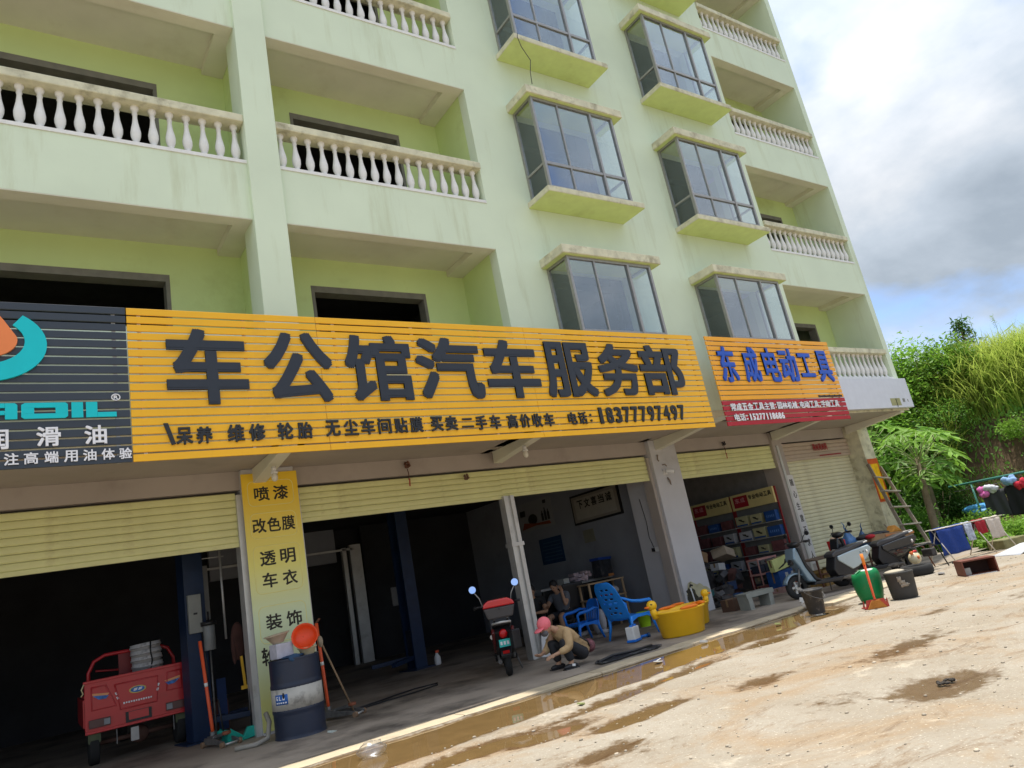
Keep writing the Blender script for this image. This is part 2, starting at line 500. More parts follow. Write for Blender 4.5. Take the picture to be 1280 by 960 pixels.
# parapets, copings, balusters
bal_prof = [(0.050, 0.0), (0.050, 0.045), (0.034, 0.05), (0.030, 0.075), (0.045, 0.11), (0.058, 0.16), (0.060, 0.21), (0.050, 0.27), (0.036, 0.34),
            (0.028, 0.41), (0.026, 0.45), (0.034, 0.475), (0.026, 0.49), (0.034, 0.52), (0.046, 0.535), (0.050, 0.545), (0.050, 0.60)]
bal_me = MB().lathe(bal_prof, 12)
bal0 = None
def balcony(x0, x1, k, rails=True, soff=True):
    z0 = 6.25 + T * k; z1 = 7.06 + T * k
    y0, y1 = F, F + 0.2
    if k >= 0:
        p = MB().box(x0, x1, y0, y1, z0, z1).build('balcony_parapet', M_wall, bld)
        MB().box(x0 + 0.002, x1 - 0.002, y0 + 0.002, y1 - 0.002, z0 - 0.012, z0 - 0.001).build('beam_underside', M_ceil, bld)
    else:
        MB().box(x0, x1, y0, y1, 3.45, z1).build('balcony_parapet', M_wall, bld)
    if not rails:
        MB().box(x0, x1, y0 - 0.03, y1 + 0.03, z1, z1 + 0.72).build('balcony_parapet', M_wall, bld)
        return
    ra = MB().box(x0, x1, y0 - 0.012, y1 + 0.012, z1 + 0.002, z1 + 0.05)
    ra = ra.build('balcony_railing', M_bal, bld)
    MB().box(x0, x1, y0 - 0.045, y1 + 0.03, z1 + 0.62, z1 + 0.735).build('coping', M_cap, ra, bevel=0.012)
    n = int(round((x1 - x0) / 0.196))
    global bal0
    for i in range(n):
        x = x0 + (i + 0.5) * (x1 - x0) / n
        lo = (x, F + 0.1, z1 + 0.045)
        ro = (0, 0, rnd.uniform(0, 6))
        if bal0 is None:
            bal0 = bal_me.build('baluster', M_bal, ra, loc=lo, rot=ro)
        else:
            inst(bal0, ra, lo, ro)
for k in range(0, 5):
    balcony(-1.6 if k == 0 else XL, XC0, k, k == 0)
    balcony(XC1, XM0, k, k in (0, 1))
MB().box(XL, -1.6, F, F + 0.2, 6.25, 7.78).build('balcony_parapet', M_wall, bld)
for k in range(-1, 5):
    balcony(XM1, XR, k, k <= 2)
MB().box(XL, XC0, F, F + 0.2, 3.45, 4.7).build('balcony_parapet', M_wall, bld)
MB().box(XC1, XM0, F, F + 0.2, 3.45, 4.7).build('balcony_parapet', M_wall, bld)

# bay windows
SIDE_IN = 0.09
def bay(x0, x1, k):
    zs = 7.10 + T * k
    yf = 7.69
    b = MB()
    b.box(x0, x1, yf, F - 0.001, zs, zs + 0.10)
    b = b.build('bay_window', M_cap, bld, bevel=0.008)
    MB().box(x0 + 0.01, x1 - 0.01, yf + 0.01, F - 0.003, zs - 0.008, zs - 0.001).build('sill_underside', M_under, b)
    zt = zs + 1.88
    MB().box(x0 - 0.02, x1, yf - 0.02, F - 0.001, zt, zt + 0.15).build('window_hood', M_cap, b, bevel=0.01)
    MB().box(x0, x1 - 0.02, yf + 0.0, F - 0.003, zt - 0.008, zt - 0.001).build('hood_underside', M_under, b)
    gx0, gx1 = x0 + SIDE_IN, x1 - 0.24 + 0.02
    gy = yf + 0.05
    z0, z1 = zs + 0.10, zt - 0.008
    tr_z = z0 + 0.46
    m1, m2 = gx0 + 0.56, gx0 + 1.30
    mid = MB()
    t = 0.045
    # frame: corners, top, bottom, transom, mullions
    for x in (gx0, gx1 - t):
        mid.box(x, x + t, gy, gy + 0.06, z0, z1)
    mid.box(gx0 + t, gx1 - t, gy + 0.002, gy + 0.058, z0, z0 + 0.05).box(gx0 + t, gx1 - t, gy + 0.002, gy + 0.058, z1 - 0.05, z1)
    mid.box(gx0 + t, gx1 - t, gy + 0.004, gy + 0.056, tr_z, tr_z + 0.05)
    mid.box(m2, m2 + 0.045, gy - 0.004, gy + 0.062, z0 + 0.05, z1 - 0.05)
    mid.box(m1, m1 + 0.028, gy + 0.006, gy + 0.05, z0 + 0.05, z1 - 0.05)
    for xx in (gx0, gx1 - t):
        mid.box(xx + 0.002, xx + t - 0.002, gy + 0.06, F - 0.002, z0, z0 + 0.045).box(xx + 0.002, xx + t - 0.002, gy + 0.06, F - 0.002, z1 - 0.045, z1)
        mid.box(xx + 0.003, xx + t - 0.003, gy + 0.06, F - 0.002, tr_z, tr_z + 0.04)
        mid.box(xx + 0.001, xx + t - 0.001, F - 0.05, F - 0.001, z0 + 0.045, z1 - 0.045)
    mid.build('window_frame', M_alu, b)
    def pane(a, b_, c, d, sidex=None):
        if sidex is None:
            MB().box(a, b_, gy + 0.026, gy + 0.031, c, d).build('pane', M_glass, b)
        else:
            MB().box(sidex, sidex + 0.005, gy + 0.06, F - 0.05, c, d).build('pane', M_glass_side, b)
    lo, hi = (z0 + 0.05, tr_z), (tr_z + 0.05, z1 - 0.05)
    for (c, d) in (lo, hi):
        pane(gx0 + t, m1 + 0.01, c, d); pane(m1 + 0.02, m2, c, d); pane(m2 + 0.045, gx1 - t, c, d)
        pane(0, 0, c, d, gx0 + 0.02); pane(0, 0, c, d, gx1 - 0.025)
    return b
for (x0, x1) in BAYX:
    for k in range(-1, 4):
        bay(x0, x1, k)

# ---- ground floor shops
XG = 17.5
GL = bld
MB().box(XL, XE, F, 18.3, 3.3, 3.445).build('first_floor_slab', M_low, bld)
MB().box(XL, XE + 0.001, F - 0.012, F - 0.001, 3.28, 3.46).build('slab_edge', M_cap, bld)
MB().box(XL, XE, PF - 0.0, PF + 0.3, 3.05, 3.299).build('shop_front_beam', M_low, bld)
for (x0, x1, y0, y1, m) in ((2.47, 3.17, PF - 0.10, PF + 0.45, M_pil), (10.06, 10.78, PF - 0.10, 10.58, M_pil), (13.93, 14.28, PF - 0.06, PF + 0.35, M_low), (16.95, 17.42, 9.46, PF + 0.2, M_cap)):
    MB().box(x0, x1, y0, y1, 0, 3.299).build('shop_pillar', m, bld, bevel=0.012)
MB().box(2.40, 2.468, PF - 0.03, PF + 0.2, 0, 2.98).build('shutter_guide', M_steel, bld)
MB().box(3.172, 3.24, PF - 0.03, PF + 0.2, 0, 2.98).build('shutter_guide', M_steel, bld)
MB().box(9.99, 10.058, PF - 0.03, PF + 0.2, 0, 2.98).build('shutter_guide', M_low, bld)
MB().box(14.02, 14.09, PF - 0.09, PF - 0.061, 0, 2.98).build('shutter_guide', M_steel, bld)
MB().box(17.42, 17.48, PF - 0.2, PF + 0.2, 0, 2.98).build('shutter_guide', M_low, bld)
# cantilever brackets carrying the overhang
for x in (2.70, 6.55, 10.30, 14.0, 17.0):
    w2 = 0.085
    mb = MB()
    mb.prism([(PF - 0.1, 3.10), (PF - 0.1, 3.299), (F + 0.002, 3.299), (F + 0.002, 3.24)], x - w2, x + w2, axis='x')
    mb.build('cantilever_bracket', M_ceil, bld, bevel=0.008)
# tapered stub beams beyond the facade that hold the sign boards
for x in (2.62, 6.45, 10.21, 13.0):
    MB().prism([(F - 0.013, 3.20), (F - 0.013, 3.275), (7.63, 3.275), (7.63, 3.20)], x - 0.03, x + 0.03, axis='x').build('sign_bracket', M_ceil, bld)
# interior shell
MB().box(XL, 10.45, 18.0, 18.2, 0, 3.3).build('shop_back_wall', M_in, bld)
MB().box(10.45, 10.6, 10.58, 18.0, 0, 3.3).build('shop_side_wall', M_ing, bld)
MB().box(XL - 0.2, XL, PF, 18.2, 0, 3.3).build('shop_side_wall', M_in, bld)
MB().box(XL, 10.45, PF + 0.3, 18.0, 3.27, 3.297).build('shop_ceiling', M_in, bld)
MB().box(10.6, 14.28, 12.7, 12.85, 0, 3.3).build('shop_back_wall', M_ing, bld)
MB().box(13.93, 14.1, PF + 0.35, 12.7, 0, 3.3).build('shop_side_wall', mat('mid_grey_plaster', (0.22, 0.21, 0.20), 0.9), bld)  # one even mid grey on this side wall
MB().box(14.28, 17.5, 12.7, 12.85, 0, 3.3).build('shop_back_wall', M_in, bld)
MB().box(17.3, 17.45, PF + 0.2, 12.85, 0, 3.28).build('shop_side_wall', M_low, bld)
# inner doorway partition at the back of the workshop
MB().box(3.6, 6.55, 17.55, 17.68, 2.45, 3.26).build('inner_wall', M_ing, bld)
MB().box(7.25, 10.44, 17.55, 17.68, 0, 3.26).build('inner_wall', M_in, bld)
MB().box(6.62, 6.72, 17.3, 17.42, 0, 2.75).build('door_post', M_steel, bld)
MB().box(6.82, 7.10, 17.3, 17.42, 0, 2.8).build('door_post', M_steel, bld)
MB().box(3.2, 6.9, 17.3, 17.36, 2.68, 2.73).build('door_rail', M_steel, bld)

def shutter(x0, x1, ztop, zbot, m, y=PF + 0.03, pitch=0.083, box=None):
    r = MB().box(x0, x1, y + 0.03, y + 0.05, zbot - 0.04, ztop).build('roller_shutter', M_shutbox, bld)
    MB().box(x0, x1, y - 0.015, y + 0.028, zbot - 0.055, zbot - 0.002).build('bottom_bar', m, r)
    n = max(1, int((ztop - zbot) / pitch))
    p = (ztop - zbot) / n
    prof = [(0, 0), (-0.012, 0.012), (-0.015, 0.04), (-0.010, 0.07), (0, 0.079)]
    first = None
    for i in range(n):
        z = zbot + i * p
        if first is None:
            k = p / 0.083
            first = MB().prism([(a, b * k) for a, b in prof] + [(0.012, 0.079 * k), (0.012, 0)], 0, x1 - x0, axis='x').build('slat', m, r, loc=(x0, y, z))
        else:
            mm = inst(first, r, (x0, y + rnd.uniform(-0.002, 0.002), z))
    return r
shutter(XL, 2.40, 3.02, 2.36, M_shut)
shutter(3.24, 6.60, 3.02, 2.58, M_shut)
shutter(6.60, 9.99, 3.02, 2.60, M_shut)
shutter(10.78, 13.93, 3.02, 2.56, M_shut)
shutter(14.30, 17.30, 3.02, 2.66, M_shutbox, y=PF - 0.02)
shutter(14.30, 17.30, 2.65, 0.05, M_shut5, y=PF + 0.05)

# silver post between the two shutters of the workshop
pt = thing('shutter_post', 'silver steel post dividing the open workshop front beside the parked e-bike', 'post', (6.66, PF, 0))
MB().box(-0.10, -0.03, -0.06, 0.10, 0, 2.56).box(0.03, 0.10, -0.06, 0.10, 0, 2.56).box(-0.03, 0.03, -0.02, 0.06, 0, 2.56).build('post_channel', M_steel, pt)
MB().box(-0.12, 0.12, -0.08, 0.12, 1.74, 1.80).build('collar', M_steel, pt)
MB().obox((0.17, -0.12, 0.22), (0.22, 0.02, 0.44), (0.12, 0.1, 0)).build('stay_plate', M_white, pt)

# ------------------------------------------------------------------ terrain
def sstep(a, b, x):
    t = np.clip((x - a) / (b - a), 0, 1)
    return t * t * (3 - 2 * t)
def fbm(x, y, s, seed=0):
    """cheap value-sum noise"""
    r = np.random.RandomState(seed); o = np.zeros_like(x, dtype=float); a = 1.0
    for i in range(5):
        for _ in range(3):
            th = r.uniform(0, 2 * PI); ph = r.uniform(0, 2 * PI)
            o += a * np.sin((x * math.cos(th) + y * math.sin(th)) * s + ph + 1.3 * np.sin((y * math.cos(th) - x * math.sin(th)) * s * 0.7 + ph * 2))
        s *= 1.93; a *= 0.55
    return o / 4.0
def yard_h(x, y):
    h = -0.10 * sstep(15.8, 17.6, x)
    h = h + 0.006 * fbm(x, y, 1.7, 3) + 0.004 * fbm(x, y, 5.0, 5)
    e1 = fbm(x, y, 1.3, 41)
    g = sstep(0.80, 0.30, np.abs(y - 6.72 - 0.02 * (x - 5)) + 0.20 * e1) * sstep(11.0, 8.8, x)
    h = h - 0.040 * g * (1 - 0.55 * sstep(7.02, 7.12, y))
    g2 = sstep(0.35, 0.0, np.abs(y - 5.75 - 0.12 * (x - 5)) + 0.22 * e1) * np.exp(-((x - 5.2) / 1.6) ** 2)
    h = h - 0.034 * g2
    g3 = sstep(0.5, 0.0, np.hypot((x - 3.0) / 1.8, (y - 5.6) / 0.6) + 0.2 * e1)
    h = h - 0.030 * g3
    for (cx_, cy_, rx_, ry_, d_) in ((4.3, 4.9, 0.7, 0.22, .030), (5.4, 4.55, 0.65, 0.28, .022), (6.7, 3.95, 0.9, 0.25, .020), (5.3, 2.95, 0.45, 0.30, .022), (3.4, 4.3, 0.4, 0.15, .020), (7.3, 5.9, 0.6, 0.2, .022), (3.6, 5.3, 0.6, 0.25, .026), (4.8, 3.5, 0.4, 0.3, .016), (8.6, 4.6, 0.5, 0.2, .018), (9.4, 4.0, 0.5, 0.2, .016), (7.7, 6.9, 1.0, 0.3, .02)):
        h = h - d_ * sstep(1.25, 0.25, np.hypot((x - cx_) / rx_, (y - cy_) / ry_) + 0.45 * e1)
    h = np.minimum(h, 0.012)
    return h
def sheet(name, xs_, ys_, hf, m, smooth=True):
    X, Y = np.meshgrid(xs_, ys_)
    Z = hf(X, Y)
    nx, ny = len(xs_), len(ys_)
    v = np.stack([X, Y, Z], -1).reshape(-1, 3)
    idx = np.arange(nx * ny).reshape(ny, nx)
    f = np.stack([idx[:-1, :-1], idx[:-1, 1:], idx[1:, 1:], idx[1:, :-1]], -1).reshape(-1, 4)
    me = bpy.data.meshes.new(name)
    me.from_pydata(v.tolist(), [], f.tolist())
    me.polygons.foreach_set('use_smooth', [smooth] * len(f))
    me.materials.append(m)
    o = bpy.data.objects.new(name, me); COL.objects.link(o)
    return o
# ground material: sun-bleached dust over concrete, damp near the puddles and in blotches
gm = bpy.data.materials.new('dusty_yard'); gm.use_nodes = True
n = gm.node_tree.nodes; l = gm.node_tree.links.new
p = n['Principled BSDF']
geo = n.new('ShaderNodeNewGeometry')
def nz(scale, det=6, rough=0.6, dist=0.0, vec=None, mapsc=None):
    q = n.new('ShaderNodeTexNoise'); q.inputs['Scale'].default_value = scale; q.inputs['Detail'].default_value = det
    q.inputs['Roughness'].default_value = rough; q.inputs['Distortion'].default_value = dist
    if mapsc:
        mm = n.new('ShaderNodeMapping'); mm.inputs['Scale'].default_value = mapsc
        l(geo.outputs['Position'], mm.inputs[0]); l(mm.outputs[0], q.inputs['Vector'])
    else:
        l(geo.outputs['Position'], q.inputs['Vector'])
    return q.outputs[0]
def mrange(x, a, b, c, d):
    q = n.new('ShaderNodeMapRange'); q.inputs[1].default_value = a; q.inputs[2].default_value = b
    q.inputs[3].default_value = c; q.inputs[4].default_value = d; l(x, q.inputs[0]); return q.outputs[0]
def mixc(f, a, b, bt='MIX'):
    q = n.new('ShaderNodeMixRGB'); q.blend_type = bt
    if isinstance(f, float): q.inputs[0].default_value = f
    else: l(f, q.inputs[0])
    for i, c in ((1, a), (2, b)):
        if isinstance(c, tuple): q.inputs[i].default_value = (*c, 1)
        else: l(c, q.inputs[i])
    return q.outputs[0]
base = mixc(mrange(nz(0.9, 8, 0.65), 0.35, 0.65, 0, 1), (0.285, 0.24, 0.18), (0.355, 0.315, 0.255))
base = mixc(mrange(nz(0.55, 9, 0.7, 0.5), 0.50, 0.62, 0, 0.8), base, (0.31, 0.215, 0.125))
base = mixc(mrange(nz(1.5, 9, 0.8, 1.2, mapsc=(0.6, 1.3, 1)), 0.55, 0.63, 0, 0.8), base, (0.20, 0.135, 0.08))
base = mixc(mrange(nz(0.8, 9, 0.75, 0.8), 0.58, 0.70, 0, 0.8), base, (0.62, 0.54, 0.42))
base = mixc(mrange(nz(5.2, 8, 0.8), 0.54, 0.66, 0, 0.55), base, (0.27, 0.195, 0.12))
base = mixc(mrange(nz(26, 4, 0.7), 0.56, 0.68, 0, 0.65), base, (0.25, 0.20, 0.15))
base = mixc(mrange(nz(55, 2, 0.5), 0.62, 0.74, 0, 0.5), base, (0.75, 0.68, 0.56))
sepz = n.new('ShaderNodeSeparateXYZ'); l(geo.outputs['Position'], sepz.inputs[0])
adz = n.new('ShaderNodeMath'); adz.operation = 'MULTIPLY_ADD'; adz.inputs[1].default_value = 0.060; l(nz(6.0, 8, 0.75), adz.inputs[0]); l(sepz.outputs[2], adz.inputs[2])
wet0 = mrange(adz.outputs[0], 0.0235, 0.0125, 0, 1)
xl = mrange(sepz.outputs[0], 14.6, 12.8, 0, 1)       # the low end of the yard beyond x=15 drains dry
wm = n.new('ShaderNodeMath'); wm.operation = 'MULTIPLY'; l(wet0, wm.inputs[0]); l(xl, wm.inputs[1])
wet = wm.outputs[0]
wetc = mixc(wet, base, mixc(1.0, base, (0.40, 0.29, 0.18), 'MULTIPLY'))
l(wetc, p.inputs['Base Color'])
l(mrange(wet, 0, 1, 0.9, 0.35), p.inputs['Roughness'])
p.inputs['Specular IOR Level'].default_value = 0.3
bmp = n.new('ShaderNodeBump'); bmp.inputs['Strength'].default_value = 0.55; bmp.inputs['Distance'].default_value = 0.02
l(mixc(0.5, nz(9, 8, 0.75), nz(40, 4, 0.7)), bmp.inputs['Height']); l(bmp.outputs[0], p.inputs['Normal'])
M_ground = gm
ys1 = np.concatenate([np.linspace(-60, 0, 13)[:-1], np.arange(0, 5.0, 0.10), np.arange(5.0, 7.165, 0.02), [7.165]])
xs1 = np.concatenate([np.linspace(-60, -3, 12)[:-1], np.arange(-3, 12.0, 0.035), np.arange(12, 24, 0.2), np.linspace(24, 60, 8)])
g_ = sheet('ground', xs1, ys1, yard_h, M_ground); struct(g_)
# ground to the right of the shop floor and round the building to the far distance
M_soil = mat('dark_soil', (0.10, 0.062, 0.035), 0.95, var=0.35, scale=2.5, bump=0.6, bscale=6, dirt=(0.045, 0.05, 0.02), dscale=1.4, damt=0.8)
def hill_h(x, y):
    h = -0.10 * sstep(15.8, 17.6, x) - 0.002
    n_ = fbm(x, y, 0.5, 21)
    h = h + 4.45 * sstep(20.6 + 0.4 * n_, 24.6 + 0.5 * n_, x) + 0.03 * np.clip(x - 26, 0, 60) + 0.08 * n_ * sstep(19, 22, x)
    return h
def ring(name, xs_, ys_, m):
    return struct(sheet(name, xs_, ys_, hill_h, m))
ring('side_yard', np.arange(17.5, 19.61, 0.15), np.arange(7.16, 20, 0.3), M_ground)
ring('hillside', np.concatenate([np.arange(19.6, 30, 0.3), np.linspace(30, 90, 20)]), np.concatenate([np.linspace(-60, 2, 20)[:-1], np.arange(2, 20, 0.35), np.linspace(20, 90, 20)]), M_soil)
far = MB(); far.box(-900, 900, -900, 900, -1.2, -0.6)
far = struct(far.build('far_ground', mat('far_grassland', (0.07, 0.10, 0.03), 0.95, var=0.3, scale=0.05)))

# shop floor slab, kerb and the ramp strip
M_slab = mat('grimy_shop_concrete', (0.30, 0.25, 0.20), 0.7, var=0.2, scale=1.3, bump=0.15, bscale=25, dirt=(0.05, 0.04, 0.032), dscale=0.8, damt=0.85, dpos=0.47)
M_kerb = mat('worn_pale_kerb_concrete', (0.50, 0.41, 0.28), 0.85, var=0.12, scale=3, bump=0.3, bscale=20, dirt=(0.34, 0.27, 0.18), dscale=3.5, damt=0.6)
def slab_h(x, y):
    return 0.004 + 0.004 * fbm(x, y, 1.1, 31)
struct(sheet('shop_floor', np.arange(-4.4, 17.55, 0.25), np.arange(7.44, 18.3, 0.25), slab_h, M_slab))
kb = MB()
xk = -4.4
while xk < 12.2:
    ln = rnd.uniform(1.6, 2.4)
    a = MB()
    nn = 12
    for i in range(nn + 1):
        x = xk + (ln - 0.012) * i / nn
        j0 = 0.018 * math.sin(x * 5.1) + 0.012 * math.sin(x * 13.7); j1 = 0.012 * math.sin(x * 7.7 + 1)
        zt_ = 0.002 + 0.002 * math.sin(x * 4.3)
        a.v += [(x, 7.15 + j0, -0.07), (x, 7.155 + j0, zt_ - 0.006), (x, 7.17 + j0, zt_), (x, 7.46 + j1, zt_ - 0.001), (x, 7.47 + j1, -0.05)]
    for i in range(nn):
        for j in range(4):
            a.f.append((i * 5 + j, (i + 1) * 5 + j, (i + 1) * 5 + j + 1, i * 5 + j + 1)); a.sm.append(False)
    a.f += [(0, 1, 2, 3, 4), tuple(nn * 5 + q for q in (4, 3, 2, 1, 0))]; a.sm += [False, False]
    kbo = a.build('kerb', M_kerb)
    struct(kbo)
    xk += ln
struct(sheet('shop_apron', np.concatenate([np.arange(12.2, 17.5, 0.25), [17.5]]), np.arange(7.16, 7.46, 0.14), lambda x, y: 0.006 - 0.10 * sstep(15.8, 17.6, x) + 0 * y, M_ground))
# cracked paving slabs in front of the tool shop
for (x0, x1, y0, y1, rz) in ((10.0, 10.9, 6.75, 7.12, 0.05), (11.05, 12.0, 6.7, 7.15, -0.03)):
    o = MB().box(x0, x1, y0, y1, -0.03, 0.030).build('paving_slab', M_kerb, bevel=0.01)
    struct(o)
wmt = mat('muddy_puddle_water', (0.20, 0.125, 0.05), 0.03, var=0.1, spec=0.9, bump=0.02, bscale=3)
wp = MB().add([(-4.2, 4.6, -0.0215), (11.0, 4.6, -0.0215), (11.0, 7.16, -0.0215), (-4.2, 7.16, -0.0215)], [(0, 1, 2, 3)]).build('puddle', wmt)
struct(wp)

# ------------------------------------------------------------------ sign boards
M_yel = mat('glossy_amber_sign_paint', (0.90, 0.47, 0.012), 0.35, var=0.03, scale=2, dirt=(0.62, 0.32, 0.03), dscale=3, damt=0.25)
M_org = mat('orange_yellow_sign_paint', (0.90, 0.40, 0.012), 0.35, var=0.04, scale=2)
M_nav = mat('charcoal_sign_slat', (0.040, 0.050, 0.066), 0.38, var=0.08, scale=2)
M_let = mat('slate_letter_face', (0.026, 0.032, 0.044), 0.45, var=0.06)
M_let2 = mat('black_letter_face', (0.022, 0.024, 0.028), 0.5, var=0.1)
M_teal = mat('turquoise_letter_face', (0.0, 0.55, 0.60), 0.45, var=0.03)
M_ora = mat('orange_drop_face', (0.85, 0.24, 0.07), 0.45, var=0.03)
M_wl = mat('white_letter_face', (0.82, 0.82, 0.85), 0.5, var=0.03)
M_red = mat('crimson_sign_slat', (0.42, 0.010, 0.022), 0.4, var=0.05)
M_blu = mat('royal_blue_letter', (0.014, 0.09, 0.52), 0.4, var=0.05)
SY = 8.05
NS = 18; ZB = 3.10; PZ = (4.83 - 3.10) / NS
def board(name, label, x0, x1, mats_, seams):
    t = thing(name, label, 'shop sign', ((x0 + x1) / 2, SY, ZB))
    cx = (x0 + x1) / 2
    src = {}
    for i in range(NS):
        m = mats_(i)
        z = i * PZ + 0.007
        if m.name not in src:
            mb = MB()
            cuts = [x0] + seams + [x1]
            for a, b in zip(cuts[:-1], cuts[1:]):
                mb.box(a - cx, b - cx - 0.004, 0, 0.022, 0, PZ - 0.019)
            src[m.name] = mb.build('slat', m, t, loc=(0, 0, z), bevel=0.003)
        else:
            o = inst(src[m.name], t, (0, rnd.uniform(-0.002, 0.002), z))
    nb = int((x1 - x0) / 1.1)
    for j in range(nb + 1):
        x = -(x1 - x0) / 2 + 0.12 + j * (x1 - x0 - 0.24) / nb
        MB().box(x - 0.018, x + 0.018, 0.024, 0.05, 0.01, 4.82 - ZB).build('support_rail', M_steel, t)
    return t
def place_letters(t, s_, rects, depth, m, bold, nm='character', y=SY - 0.003, shear=0):
    for c, r in zip(s_, rects):
        o = letter(c, r, y, depth, m, None, nm, bold, shear)
        if o:
            for v in o.data.vertices:
                v.co -= t.location
            o.parent = t

sg = board('repair_shop_sign', 'long amber slatted sign with large dark Chinese characters and a phone number', 1.005, 10.06, lambda i: M_yel, [3.1, 6.3])
mc = [(1.36, 2.22), (2.41, 3.24), (3.41, 4.33), (4.40, 5.42), (5.49, 6.42), (6.54, 7.52), (7.62, 8.50), (8.54, 9.56)]
place_letters(sg, '车公馆汽车服务部', [(a, b, 3.70, 4.59) for a, b in mc], 0.028, M_let, 0.030)
def line(cs, w_, h, zc):
    return [(c - w_ / 2, c + w_ / 2, zc - h / 2, zc + h / 2) for c in cs]
# the left half of the first small character has come loose and hangs askew
loose = MB().prism([(1.30, 3.50), (1.345, 3.50), (1.41, 3.27), (1.37, 3.26)], SY - 0.022, SY - 0.003)
lo_ = loose.build('loose_stroke', M_let2, sg)
for v in lo_.data.vertices: v.co -= sg.location
place_letters(sg, '呆养', line([1.50, 1.70], 0.165, 0.19, 3.355), 0.018, M_let2, 0.03)
place_letters(sg, '维修轮胎', line([2.03, 2.26, 2.58, 2.81], 0.18, 0.20, 3.36), 0.018, M_let2, 0.03)
place_letters(sg, '无尘车间贴膜', line([3.15, 3.38, 3.60, 3.825, 4.05, 4.27], 0.18, 0.20, 3.37), 0.018, M_let2, 0.03)
place_letters(sg, '买卖', line([4.57, 4.79], 0.18, 0.20, 3.37), 0.018, M_let2, 0.03)
place_letters(sg, '二', line([5.04], 0.18, 0.13, 3.365), 0.018, M_let2, 0.03)
place_letters(sg, '手车高价收车', line([5.26, 5.49, 5.78, 6.00, 6.215, 6.435], 0.175, 0.20, 3.36), 0.018, M_let2, 0.03)
place_letters(sg, '电话', line([6.88, 7.08], 0.165, 0.19, 3.365), 0.018, M_let2, 0.03)
place_letters(sg, '..', [(7.225, 7.26, 3.30, 3.335), (7.225, 7.26, 3.39, 3.425)], 0.018, M_let2, 0.02)
ph = '18377797497'
place_letters(sg, ph, [(7.385 + i * 0.182 + (0.035 if c == '1' else 0), 7.385 + i * 0.182 + (0.105 if c == '1' else 0.140), 3.26, 3.52) for i, c in enumerate(ph)], 0.02, M_let2, 0.032, 'digit')

og = board('lubricant_sign', 'charcoal slatted sign with turquoise ring, orange drop and white Chinese characters', -3.2, 1.0, lambda i: M_nav, [-0.95])
def ogm(mb, nm, m):
    o = mb.build(nm, m, og)
    for v in o.data.vertices: v.co -= og.location
    return o
# emblem: turquoise horseshoe ring opening upward round an orange drop
def arc(cx, cz, rx, rz, a0, a1, n):
    return [(cx + rx * math.cos(RAD(a0 + (a1 - a0) * i / n)), cz + rz * math.sin(RAD(a0 + (a1 - a0) * i / n))) for i in range(n + 1)]
ecx, ecz = -0.24, 4.36
outer = arc(ecx, ecz, 0.52, 0.39, 52, -232, 40)
inner = arc(ecx - 0.0, ecz + 0.03, 0.335, 0.24, -225, 45, 40)
rg = MB()
outer = [(a, min(b, 4.675)) for a, b in outer]; inner = [(a, min(b, 4.672)) for a, b in inner]
k = len(outer); oi = outer; ii = list(reversed(inner))
vv = [(p_[0], SY - 0.030, p_[1]) for p_ in oi] + [(p_[0], SY - 0.030, p_[1]) for p_ in ii] + [(p_[0], SY - 0.004, p_[1]) for p_ in oi] + [(p_[0], SY - 0.004, p_[1]) for p_ in ii]
ff = []
for i in range(k - 1):
    ff += [(i, i + 1, k + i + 1, k + i), (2 * k + i + 1, 2 * k + i, 3 * k + i, 3 * k + i + 1), (i + 1, i, 2 * k + i, 2 * k + i + 1), (k + i, k + i + 1, 3 * k + i + 1, 3 * k + i)]
ff += [(0, k, 3 * k, 2 * k), (k - 1, 3 * k - 1, 4 * k - 1, 2 * k - 1)]
rg.add(vv, ff)
ogm(rg, 'emblem_ring', M_teal)
drop = arc(ecx, 4.40, 0.275, 0.185, 10, -190, 24) + [(ecx - 0.16, 4.62), (ecx, 4.78), (ecx + 0.10, 4.70), (ecx + 0.17, 4.60)]
ogm(MB().prism(drop, SY - 0.034, SY - 0.004), 'emblem_drop', M_ora)
# block lettering A O I L
zb, zt2 = 3.59, 3.75
def blk(polys, nm='letter'):
    mb = MB()
    for q in polys: mb.prism(q, SY - 0.024, SY - 0.004)
    ogm(mb, nm, M_teal)
def rc(a, b, c, d): return [(a, c), (b, c), (b, d), (a, d)]
blk([[(0.445, zb + .02), (0.445, zt2 - .02), (0.425, zt2), (0.09, zt2), (0.06, zt2 - .02), (0.06, zt2 - .05), (0.34, zt2 - .05), (0.34, zb + .05), (0.445, zb + .05)],
     [(0.06, zb + .02), (0.085, zb), (0.42, zb), (0.445, zb + .02), (0.445, zb + .049), (0.06, zb + .049)], rc(0.06, 0.165, zb + .05, zt2 - .051)])
blk([rc(0.475, 0.575, zb, zt2)])
blk([rc(0.60, 0.70, zb, zt2), rc(0.702, 0.87, zb, zb + 0.05)])
blk([[(-0.33, zb), (-0.23, zb), (-0.23, zt2), (-0.31, zt2), (-0.33, zt2 - .02)], rc(-0.228, -0.07, zt2 - 0.045, zt2), rc(-0.228, -0.07, zb + 0.045, zb + .085), [(-0.068, zb), (0.03, zb), (0.03, zt2 - .02), (0.01, zt2), (-0.068, zt2)]])
rt = MB().tube([(0.87 + 0.038 * math.cos(a), SY - 0.010, 3.80 + 0.033 * math.sin(a)) for a in np.linspace(0, 2 * PI, 16, endpoint=False)], 0.006, 5, closed=True)
ogm(rt, 'registered_mark_ring', M_wl)
place_letters(og, 'R', [(0.85, 0.89, 3.782, 3.82)], 0.008, M_wl, 0.03, 'letter')
place_letters(og, '润滑油', [(-0.24, -0.04, 3.30, 3.50), (0.18, 0.38, 3.31, 3.505), (0.58, 0.775, 3.31, 3.505)], 0.016, M_wl, 0.025)
